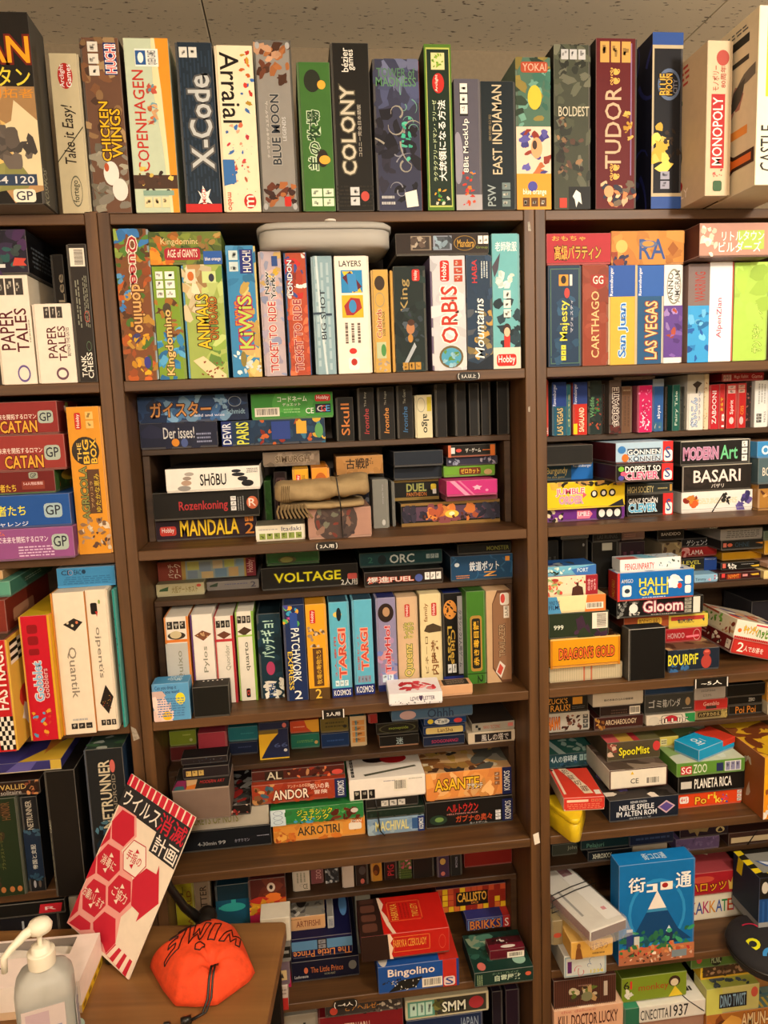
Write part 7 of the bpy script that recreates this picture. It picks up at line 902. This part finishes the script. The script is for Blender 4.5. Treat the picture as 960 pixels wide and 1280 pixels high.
def roll(name, x0, x1, y0, y1, z0, z1, seed, amp, lift=0):
    mb = MB(); n, m_ = 34, 26; vs = []; fs = []
    for i in range(n + 1):
        t = i / n; x = x0 + (x1 - x0) * t
        for k in range(m_):
            a = 2 * math.pi * k / m_; ca, sa = math.cos(a), math.sin(a); q = (abs(ca) ** 3.5 + abs(sa) ** 3.5) ** (-1 / 3.5)
            end = min(1, min(t, 1 - t) * 14) ** .5 * .25 + .75
            tie = 1 - .22 * math.exp(-((t - .66) / .05) ** 2)
            p = Vector((x, (y0 + y1) / 2 + (y1 - y0) / 2 * ca * q * end, (z0 + z1) / 2 + (z1 - z0) / 2 * sa * q * end * tie + lift * t * t))
            nn = noise.noise(Vector((p.x * 26 + seed, p.y * 30, p.z * 50))) + .5 * noise.noise(Vector((p.x * 70, p.y * 60, p.z * 90 + seed)))
            p += Vector((nn * amp * .5, ca * nn * amp, sa * nn * amp)); p.z = max(p.z, z0 + .0003); vs.append(p)
    for i in range(n):
        for k in range(m_): fs.append((i * m_ + k, i * m_ + (k + 1) % m_, (i + 1) * m_ + (k + 1) % m_, (i + 1) * m_ + k))
    fs += [tuple(range(m_))[::-1], tuple(n * m_ + k for k in range(m_))]
    mb.add(vs, fs, None); return mb.build(name, TAN, e, True, True)
roll('lower_fold', -.086, .078, -.028, .08, 0, .014, 3, .003)
roll('upper_fold', -.094, .088, -.034, .08, .0145, .054, 9, .006, .010)
mb = MB()
for q in range(5): tube(mb, [(-.082 + q * .0035, -.037 - .001 * (q % 2), .018 + .0), (-.082 + q * .0035, -.0385, .034), (-.080 + q * .0035, -.034, .050)], .0007, srgb('5a4628'), 5)
mb.build('border_pattern', INK, e)
mb = MB()
for q in range(9): tube(mb, [(-.088 + q * .006, -.03 + .002 * (q % 3), .012), (-.092 + q * .007, -.036, .001), (-.089 + q * .008, -.040 - .001 * q, -.012)], .0022, None, 5)
mb.build('fringe', plain('leather_fringe', '75603f', .9), e)
mb = MB(); tube(mb, [(.030, -.042, .0), (.027, -.043, .03), (.024, -.030, .060), (.024, .03, .066), (.026, .08, .05), (.028, .088, .01)], .0013, None, 6)
tube(mb, [(.033, -.0135, -.058), (.031, -.0145, -.03), (.030, -.042, .0)], .0013, None, 6)
mb.build('cord', BLACKM, e)

# ------------------------------------------------------------------ yellow three-sided tin and the red box lying on it
YT = plain('yellow_tin', 'd8b81c', .3, var=.05)
def rounded_poly(pts, r, n=6):
    out = []; L = len(pts)
    for i in range(L):
        p, a, b = Vector(pts[i]), Vector(pts[i - 1]), Vector(pts[(i + 1) % L])
        da, db = (a - p).normalized(), (b - p).normalized(); ang = da.angle(db) / 2; d = r / math.tan(ang); c = p + (da + db).normalized() * (r / math.sin(ang))
        s, t = p + da * d - c, p + db * d - c; a0 = math.atan2(s.y, s.x); a1 = math.atan2(t.y, t.x)
        while a1 - a0 > math.pi: a1 -= 2 * math.pi
        while a1 - a0 < -math.pi: a1 += 2 * math.pi
        out += [(c.x + r * math.cos(a0 + (a1 - a0) * k / n), c.y + r * math.sin(a0 + (a1 - a0) * k / n)) for k in range(n + 1)]
    return out
def prism(mb, P, z0, z1, col=None, b=.002):
    c = Vector((sum(p[0] for p in P) / len(P), sum(p[1] for p in P) / len(P))); n = len(P)
    R = [[(c.x + (p[0] - c.x) * s, c.y + (p[1] - c.y) * s, z) for p in P] for s, z in ((1 - b * 20, z0), (1, z0 + b), (1, z1 - b), (1 - b * 20, z1))]
    vs = [v for r in R for v in r]; fs = [(i * n + k, i * n + (k + 1) % n, (i + 1) * n + (k + 1) % n, (i + 1) * n + k) for i in range(3) for k in range(n)]
    fs += [tuple(range(n))[::-1], tuple(3 * n + k for k in range(n))]; mb.add(vs, fs, col)
e = empty('triangular_tin', (.872, 0, .8225), 'yellow rounded triangular tin poking over the shelf edge', 'tin')
P = rounded_poly([(-.008, -.052), (.060, .075), (-.048, .070)], .013)
mb = MB(); prism(mb, P, 0, .041); mb.build('tin_body', YT, e, True, True)
P2 = [(x * 1.03, y * 1.03 - .0002) for x, y in P]
mb = MB(); prism(mb, P2, .0415, .054); mb.build('tin_lid', YT, e, True, True)
def hand_box(name, loc, w, h, D, yaw, lean, cols, key, label, cat='game box'):
    e = empty(name, loc, label, cat, None, (0, math.radians(lean), math.radians(yaw)))
    f, t, sd = map(srgb, cols)
    L = MB(); L.box(-w / 2, w / 2, 0, D, .004, h, f, .001, {'front': f, 'top': t, 'left': sd, 'right': sd, 'back': sd, 'bottom': sd}, mix(f, (.8, .75, .68, 1), .3)); lid = L.build('lid', CARD, e)
    L = MB(); L.box(-w / 2 + .001, w / 2 - .001, .001, D - .001, 0, .004, mix(sd, (.6, .55, .5, 1), .4), .0005); L.build('tray', CARD, e)
    print_faces(SPEC[key], w, h, D, -1 if loc[0] > .42 else 1, lid, key)
    return e
hand_box('game_box', (.895, -.004, .877), .088, .030, .128, -5, 0, ('c8342a', 'd03c2c', 'd8c8b0'), 'red', 'red box with stepped pale title strip lying on the yellow tin')
e = hand_box('card_box', (1.232, .062, .9378), .125, .028, .066, 23.5, 0, ('1a98cc', '1ca4d8', '1888b8'), 'ito', 'bright blue and red box lying askew on the green box')
mb = MB(); w, h, D = .125, .028, .066
mb.box(w / 2 - .042, w / 2 + .0012, -.0012, D + .001, .0145, h + .0006, srgb('c83a26'), .001)
mb.build('red_cover', CARD, e)
hand_box('game_box', (1.303, .052, 1.1648), .11, .035, .14, 0, 14.5, ('b02820', '8a2018', '6a1a18'), 'tea', 'red tea-party box tilted down to the right, lower of two')
hand_box('game_box', (1.3110, .052, 1.1990), .113, .042, .14, 0, 14.5, ('e8e0d0', 'c8b8a0', 'd8ccb0'), 'candy', 'cream cake-print box tilted down to the right, upper of two')

# ------------------------------------------------------------------ white pack in a clear bag with two rubber bands
e = empty('bagged_pack', (.896, .055, .6180), 'white flat pack in a clear plastic bag with two rubber bands', 'bagged pack', None, (0, 0, math.radians(16)))
mb = MB(); mb.box(-.047, .047, -.115, .11, .002, .026, srgb('d8d2c8'), .002, {'front': srgb('5a2a20'), 'left': srgb('8a4a3a')}); mb.build('pack', CARD, e)
mb = MB(); mb.box(.008, .046, -.1, .10, .0262, .0266, srgb('ece8e2')); mb.box(.012, .038, .058, .094, .0268, .0270, srgb('7a2a38')); mb.box(-.034, -.028, -.07, .02, .0268, .027, srgb('8a8884')); mb.box(.02, .030, -.072, -.062, .0268, .0270, srgb('c86a78')); mb.build('artwork', INK, e)
BAG = clear('crinkled_clear_plastic', 'f8f8f6', .10, .6, .38)
mb = MB(); n, m_ = 30, 40; vs = []; fs = []
for i in range(n + 1):
    for j in range(m_ + 1):
        x = -.055 + .11 * i / n; y = -.135 + .275 * j / m_
        d = min(.055 - abs(x), .012) / .012
        z = .0285 * max(0, min(1, d * 1.6)) + .0015 + .004 * noise.noise(Vector((x * 60, y * 45, 3))) * (1.6 if y < -.09 else .5)
        if y < -.115: z *= max(.1, (y + .135) / .02)
        vs.append((x, y, max(z, .0275 if d > .9 and y > -.114 and y < .1 else .0008)))
for i in range(n):
    for j in range(m_): fs.append((i * (m_ + 1) + j, (i + 1) * (m_ + 1) + j, (i + 1) * (m_ + 1) + j + 1, i * (m_ + 1) + j + 1))
mb.add(vs, fs, None); mb.build('plastic_bag', BAG, e, True)
for y in (.0, .014):
    mb = MB(); tube(mb, [(-.064, y - .004, .001), (-.062, y - .004, .030), (0, y, .034), (.062, y + .006, .030), (.064, y + .006, .001), (0, y, -.0)], .0011, None, 6, True)
    mb.build('rubber_band', BLACKM, e)

# ------------------------------------------------------------------ elastic straps round two of the boxes
def strap(pts, r, lab):
    mb = MB(); tube(mb, pts, r, None, 8); o = mb.build('elastic_strap', BLACKM, None, True); o['label'] = lab; o['category'] = 'strap'
strap([(1.10, .16, .3778), (1.148, .0125, .3778), (1.185, .0112, .348)], .0011, 'thin black elastic strap across the white box with black lettering')
strap([(.458, .079, .9025), (.461, .078, .879), (.463, .0715, .858), (.466, .070, .832), (.474, .067, .8235)], .0014, 'black elastic cord hanging in front of the pale blue hazy box')
# ------------------------------------------------------------------ round black pouch
e = empty('round_pouch', (1.310, -.035, .5055), 'round black padded pouch with bright printed shapes hanging over the shelf', 'pouch', None, (math.radians(4), 0, 0))
mb = MB(); lathe(mb, [(.80, 0), (.94, .006), (1, .020), (.97, .036), (.82, .046), (.4, .050), (.05, .051)], None, 44, (0, 0), .092, .088, 2.1); mb.build('pouch_body', cloth_mat('black_neoprene', '1c1a1e', 120), e, True, True)
mb = MB(); lathe(mb, [(1.005, .022), (1.012, .0245), (1.005, .027)], None, 44, (0, 0), .092, .088, 2.1); mb.build('zip', BLACKM, e, True, True)
def ring_arc(mb, c, r0, r1, a0, a1, col, z=.0512, sx=1.0):
    P = [(c[0] + r * sx * math.cos(a), c[1] + r * math.sin(a)) for r, rg in ((r1, range(13)), (r0, range(12, -1, -1))) for a in (a0 + (a1 - a0) * k / 12 for k in rg)]
    for k in range(12):
        q = (P[k], P[k + 1], P[24 - k], P[25 - k]); mb.face([(x, y, z - 2.6 * max(0, (x * x + y * y) - .0016)) for x, y in q], col)
mb = MB()
ring_arc(mb, (-.052, -.012), .008, .015, 0, 6.28, srgb('d8d820'), .053)
ring_arc(mb, (-.030, -.050), .012, .020, .2, 2.8, srgb('3a88c8'), .054)
ring_arc(mb, (-.012, -.052), .018, .027, 3.3, 5.4, srgb('5aa088'), .055)
ring_arc(mb, (-.035, .022), .020, .024, .3, 1.9, srgb('c8284c'), .053)
ring_arc(mb, (.02, -.03), .010, .020, 0, 5, srgb('5a4a9a'), .053)
mb.build('printed_shapes', INK, e)

# ------------------------------------------------------------------ the desk in front
DZ = .77
e = empty('desk', (.262, -.100, 0), 'oak-topped desk with rounded corner in front of the bookcases', 'desk', None, (0, 0, math.radians(-7)))
P = rounded_poly([(0, 0), (-1.1, 0), (-1.1, -.62), (0, -.62)], .012)
mb = MB(); prism(mb, P, DZ - .028, DZ, None, .0012); mb.build('tabletop', DESK, e, False, True)
LEG = plain('dark_metal', '1a1816', .4, .6)
for x, y in ((-.03, -.03), (-1.07, -.03), (-.03, -.59), (-1.07, -.59)):
    one('leg', x - .016, x + .016, y - .016, y + .016, 0, DZ - .0285, LEG, e)

# ------------------------------------------------------------------ A4 notice board on its stand
TLp, TRp, BRp, BLp = Vector((-.028, -.012, 1.054)), Vector((.119, -.140, 1.022)), Vector((-.010, -.207, .7712)), Vector((-.146, -.082, .805))
ux = (BRp - BLp).normalized(); uz = (TLp - BLp); uz = (uz - ux * uz.dot(ux)).normalized(); uy = uz.cross(ux)
e = empty('notice_board', BLp, 'white and red hexagon notice board leaning on the desk', 'notice board')
e.matrix_world = Matrix(((ux.x, uy.x, uz.x, BLp.x), (ux.y, uy.y, uz.y, BLp.y), (ux.z, uy.z, uz.z, BLp.z), (0, 0, 0, 1)))
pw, ph = .187, .288
mb = MB(); mb.box(0, pw, 0, .003, 0, ph, srgb('ecdcc8'), .0004); mb.build('panel', CARD, e)
art, txt = MB(), MB()
F = Face(art, txt, lambda u, v, k: (u * pw, -.0002 - k * LAY, ph * (1 - v)), pw, ph); F.draw(POSTER, 'poster')
art.build('artwork', INK, e)
for t in F.words: t.build('lettering', INK, e)
e2 = empty('clip_stand', (-.012, -.165, DZ + .0005), 'black clip stand holding the notice board from behind', 'stand')
mb = MB(); lathe(mb, [(.8, 0), (1, .004), (1, .010), (.7, .018), (.1, .020)], None, 24, (-.036, .018), .016, .022); mb.build('front_foot', BLACKM, e2, True, True)
mb = MB(); lathe(mb, [(.8, 0), (1, .006), (1, .018), (.7, .028), (.1, .031)], None, 24, (.122, .078), .020, .030); mb.build('stand_base', BLACKM, e2, True, True)
mb = MB(); tube(mb, [(.110, .075, .018), (.085, .068, .05), (.062, .062, .10), (.055, .060, .14)], [.010, .008, .007, .006], None, 10); mb.build('stand_arm', BLACKM, e2, True, True)

# ------------------------------------------------------------------ orange drawstring bag
e = empty('drawstring_bag', (.115, -.205, DZ + .0006), 'orange cloth drawstring bag with black cord and outlined letters', 'bag')
OUT = [(-.093, .019), (-.060, .055), (-.020, .082), (.022, .096), (.058, .074), (.070, .045), (.094, -.025), (.085, -.045), (.035, -.088), (.0, -.086), (-.034, -.078), (-.060, -.040)]
def out_r(a):
    # radius of the outline in direction a from the bag centre
    best = .05
    for i in range(len(OUT)):
        p, q = OUT[i], OUT[(i + 1) % len(OUT)]; dx, dy = math.cos(a), math.sin(a); ex, ey = q[0] - p[0], q[1] - p[1]
        det = dx * (-ey) + dy * ex
        if abs(det) < 1e-9: continue
        t = (p[0] * (-ey) + p[1] * ex) / det; s = (dx * p[1] - dy * p[0]) / det
        if t > 0 and -1e-6 <= s <= 1 + 1e-6: best = t
    return best
CI = Vector((.025, -.046))
def bag_h(x, y):
    a = math.atan2(y, x); R = out_r(a); q = min(1, math.hypot(x, y) / R)
    z = .062 * (1 - q ** 3.2) ** .62
    d = math.hypot(x - CI.x, y - CI.y); th = math.atan2(y - CI.y, x - CI.x)
    z += .0035 * math.sin(th * 9 + 1.5 * math.sin(th * 3)) * math.exp(-d / .035) * min(1, d / .012) * (1 - q ** 4)
    z -= .016 * math.exp(-(d / .013) ** 2)
    z += .0030 * noise.noise(Vector((x * 40, y * 40, 2))) * (1 - q ** 6)
    return max(z, .0)
mb = MB(); nr, na = 30, 96; vs = [(0, 0, bag_h(0, 0))]; fs = []
for i in range(1, nr + 1):
    for k in range(na):
        a = 2 * math.pi * k / na; r = out_r(a) * (i / nr) ** .8; x, y = r * math.cos(a), r * math.sin(a); vs.append((x, y, bag_h(x, y) + (.004 if i == nr else 0)))
for k in range(na):
    a = 2 * math.pi * k / na; r = out_r(a) * .93; vs.append((r * math.cos(a), r * math.sin(a), 0))
for k in range(na): fs.append((0, 1 + k, 1 + (k + 1) % na))
for i in range(nr):
    b0 = 1 + i * na; b1 = b0 + na
    for k in range(na): fs.append((b0 + k, b1 + k, b1 + (k + 1) % na, b0 + (k + 1) % na))
fs.append(tuple(1 + nr * na + k for k in range(na))[::-1])
mb.add(vs, fs, None); mb.build('cloth_body', plain('orange_cloth', 'e04416', .8, var=.12, scale=90, bump=.5), e, True)
mb = MB()
vs0, fs0 = TXT[('MIWE', 0)]
x0 = min(v[0] for v in vs0); x1 = max(v[0] for v in vs0); y0 = min(v[1] for v in vs0); y1 = max(v[1] for v in vs0)
def on_bag(u, v, lift=.0012):
    x, y = .076 - u * .128, .034 - v * .050 * -1 * -1 + u * -.010 + .012 * math.sin(u * 3.1)
    x, y = x - v * .008, y
    return (x, y, bag_h(x, y) + lift)
def strokes(paths, r=.0011):
    for P in paths:
        pts = []
        for a, b in zip(P, P[1:]):
            for k in range(5): pts.append(on_bag(a[0] + (b[0] - a[0]) * k / 5, a[1] + (b[1] - a[1]) * k / 5))
        pts.append(on_bag(*P[-1])); tube(mb, pts, r, srgb('2a1410'), 5)
strokes([[(0, .9), (.06, .1), (.12, .55), (.18, .1), (.27, .95), (.2, .95), (.17, .5), (.12, .9), (.08, .5), (.05, .95), (0, .9)],
         [(.33, 0), (.42, 0), (.42, .95), (.33, .95), (.33, 0)], [(.47, 0), (.53, .95), (.60, .5), (.67, .95), (.75, 0), (.68, 0), (.65, .6), (.6, .25), (.56, .6), (.54, 0), (.47, 0)],
         [(.8, 0), (1.0, .1), (1.0, .25), (.88, .25), (.88, .4), (.98, .45), (.98, .6), (.87, .62), (.87, .78), (1.0, .85), (.98, 1.0), (.8, .95), (.8, 0)],
         [(.44, 1.12), (.5, 1.05), (.56, 1.12), (.55, 1.3), (.48, 1.35), (.43, 1.26), (.44, 1.12)], [(.5, -.22), (.6, -.34), (.66, -.2)], [(.72, -.1), (.8, -.26), (.86, -.12), (.94, -.2)]])
mb.build('printed_letters', INK, e)
mb = MB(); c = [(CI.x + .004, CI.y, bag_h(CI.x, CI.y) + .004), (CI.x + .001, CI.y - .012, .052), (CI.x - .002, CI.y - .026, .040), (CI.x - .004, CI.y - .042, .018), (CI.x - .012, CI.y - .056, .004), (CI.x - .03, CI.y - .066, .003)]
tube(mb, c, .0022, None, 8); tube(mb, [(x + .006, y + .001, z + .001) for x, y, z in c], .0018, None, 8)
mb.build('cord', BLACKM, e, True)
mb = MB(); tube(mb, [(CI.x - .028, CI.y - .066, .006), (CI.x - .044, CI.y - .070, .006)], .0065, None, 12); mb.build('cord_lock', BLACKM, e, True, True)
mb = MB(); mb.box(-.006, .006, -.004, .004, 0, .012, None, .002); o = mb.build('cord_lock', BLACKM); o.location = (.075, -.325, DZ + .0006); o['label'] = 'tiny black cord end lying on the desk in front of the bag'; o['category'] = 'cord end'

# ------------------------------------------------------------------ white tissue box with a torn opening
e = empty('tissue_box', (-.181, -.207, DZ + .0006), 'flat white carton with dark pull opening and yellow lower edge', 'carton', None, (0, 0, math.radians(-2)))
mb = MB(); w, D, h = .225, .115, .058
w_ = srgb('ecdcd4'); hx0, hx1, hy0, hy1 = -.075, .075, .010, .052
for a, b, c, d in ((-w / 2, hx0, -D / 2, D / 2), (hx1, w / 2, -D / 2, D / 2), (hx0, hx1, -D / 2, hy0), (hx0, hx1, hy1, D / 2)):
    mb.face([(a, c, h), (b, c, h), (b, d, h), (a, d, h)], w_)
yl = srgb('d8b020')
for (ax, ay), (bx_, by_) in (((-w / 2, -D / 2), (w / 2, -D / 2)), ((w / 2, -D / 2), (w / 2, D / 2)), ((w / 2, D / 2), (-w / 2, D / 2)), ((-w / 2, D / 2), (-w / 2, -D / 2))):
    lowc = yl if ax == w / 2 and bx_ == w / 2 else srgb('d8b898')
    mb.face([(ax, ay, .014), (bx_, by_, .014), (bx_, by_, h), (ax, ay, h)], w_); mb.face([(ax, ay, 0), (bx_, by_, 0), (bx_, by_, .014), (ax, ay, .014)], lowc)
mb.face([(-w / 2, -D / 2, 0), (-w / 2, D / 2, 0), (w / 2, D / 2, 0), (w / 2, -D / 2, 0)], w_)
mb.face([(hx0, hy0, h - .02), (hx1, hy0, h - .02), (hx1, hy1, h - .02), (hx0, hy1, h - .02)], srgb('4a4440'))
for (ax, ay), (bx_, by_) in (((hx0, hy0), (hx1, hy0)), ((hx1, hy0), (hx1, hy1)), ((hx1, hy1), (hx0, hy1)), ((hx0, hy1), (hx0, hy0))):
    mb.face([(ax, ay, h - .02), (bx_, by_, h - .02), (bx_, by_, h), (ax, ay, h)], srgb('8a807a'))
mb.build('carton', CARD, e)
mb = MB(); vs = []; fs = []
for i in range(13):
    for j in range(7):
        x = -.07 + .14 * i / 12; y = hy0 + .002 + (hy1 - hy0 - .004) * j / 6; vs.append((x, y, h - .018 + .012 * math.sin(i * .5) ** 2 * (1 - abs(j - 2) / 6) + .003 * noise.noise(Vector((x * 50, y * 50, 0)))))
for i in range(12):
    for j in range(6): fs.append((i * 7 + j, i * 7 + 7 + j, i * 7 + 8 + j, i * 7 + j + 1))
mb.add(vs, fs, None); mb.build('tissue', WHITEM, e, True)
mb = MB()
for k in range(5): mb.box(-.085 + k * .013, -.085 + k * .013 + (.009, .004, .010, .005, .008)[k], -.014, -.010, h + .0002, h + .0004, srgb('8a8484'))
for k in range(4): mb.box(w / 2, w / 2 + .0003, -.05 + k * .028, -.036 + k * .028, .003, .010, srgb('8a6a18'))
mb.build('artwork', INK, e)

# ------------------------------------------------------------------ pale blue tray sheet and hand sanitiser pump bottle
mb = MB(); P = rounded_poly([(.012, -.01), (-.16, -.06), (-.15, -.2), (.02, -.2)], .018); prism(mb, P, 0, .0015, None, .0004)
o = mb.build('paper_mat', plain('pale_blue_paper', 'a8c8c0', .6), None, False, True); o.location = (-.073, -.262, DZ + .0004); o['label'] = 'pale blue paper mat under the pump bottle'; o['category'] = 'mat'
e = empty('pump_bottle', (-.092, -.352, DZ + .0024), 'frosted hand sanitiser pump bottle with white head, front left', 'bottle', None, (0, 0, math.radians(14)))
FROST = clear('frosted_plastic', 'dcdcd6', .35, .55)
mb = MB(); lathe(mb, [(.80, 0), (.98, .004), (1, .02), (1, .124), (.96, .136), (.80, .147), (.52, .155), (.42, .158), (.38, .166)], None, 48, (0, 0), .041, .033, 4.0); mb.build('bottle_body', FROST, e, True, True)
mb = MB(); lathe(mb, [(.90, .004), (.92, .06), (.92, .085)], None, 40, (0, 0), .041, .033, 4.0); mb.build('gel', clear('sanitiser_gel', 'd8dcd8', .1, .8), e, True, True)
WP = plain('white_pump_plastic', 'ece4d0', .35, var=.02, bump=.02)
mb = MB(); lathe(mb, [(.0170, .1575), (.0194, .158), (.0195, .159), (.0195, .179), (.0194, .180), (.0160, .1803), (.0135, .1806), (.0130, .189), (.009, .190)], None, 32); mb.build('screw_cap', WP, e, True, True)
mb = MB(); tube(mb, [(0, 0, .03), (0, 0, .20), (0, 0, .216)], .0038, None, 12); mb.build('pump_tube', WP, e, True, True)
mb = MB(); lathe(mb, [(.006, .206), (.014, .212), (.0155, .220), (.012, .228), (.004, .231)], None, 28, (.002, .0), 1.15, 1); tube(mb, [(0, 0, .220), (-.018, -.008, .217), (-.036, -.017, .206), (-.046, -.022, .198), (-.047, -.0225, .176)], [.008, .007, .0055, .005, .0045], None, 12)
mb.build('pump_head', WP, e, True, True)
mb = MB(); mb.box(-.031, .028, -.0342, -.0336, .012, .112, srgb('c8b8b4')); mb.box(-.026, .006, -.0345, -.0343, .05, .106, srgb('b8a0a8')); mb.box(.004, .022, -.0348, -.0346, .03, .080, srgb('7a88a8'))
for k in range(7): mb.box(-.026, -.002, -.0348, -.0346, .016 + k * .0045, .0175 + k * .0045, srgb('8a7a90'))
mb.box(.0416, .0421, -.022, .022, .012, .098, srgb('d0ccc8'))
for k in range(16): mb.box(.0422, .0424, -.019, .019 - .006 * (k % 3), .018 + k * .0048, .0195 + k * .0048, srgb('9090a0'))
mb.build('bottle_label', INK, e)
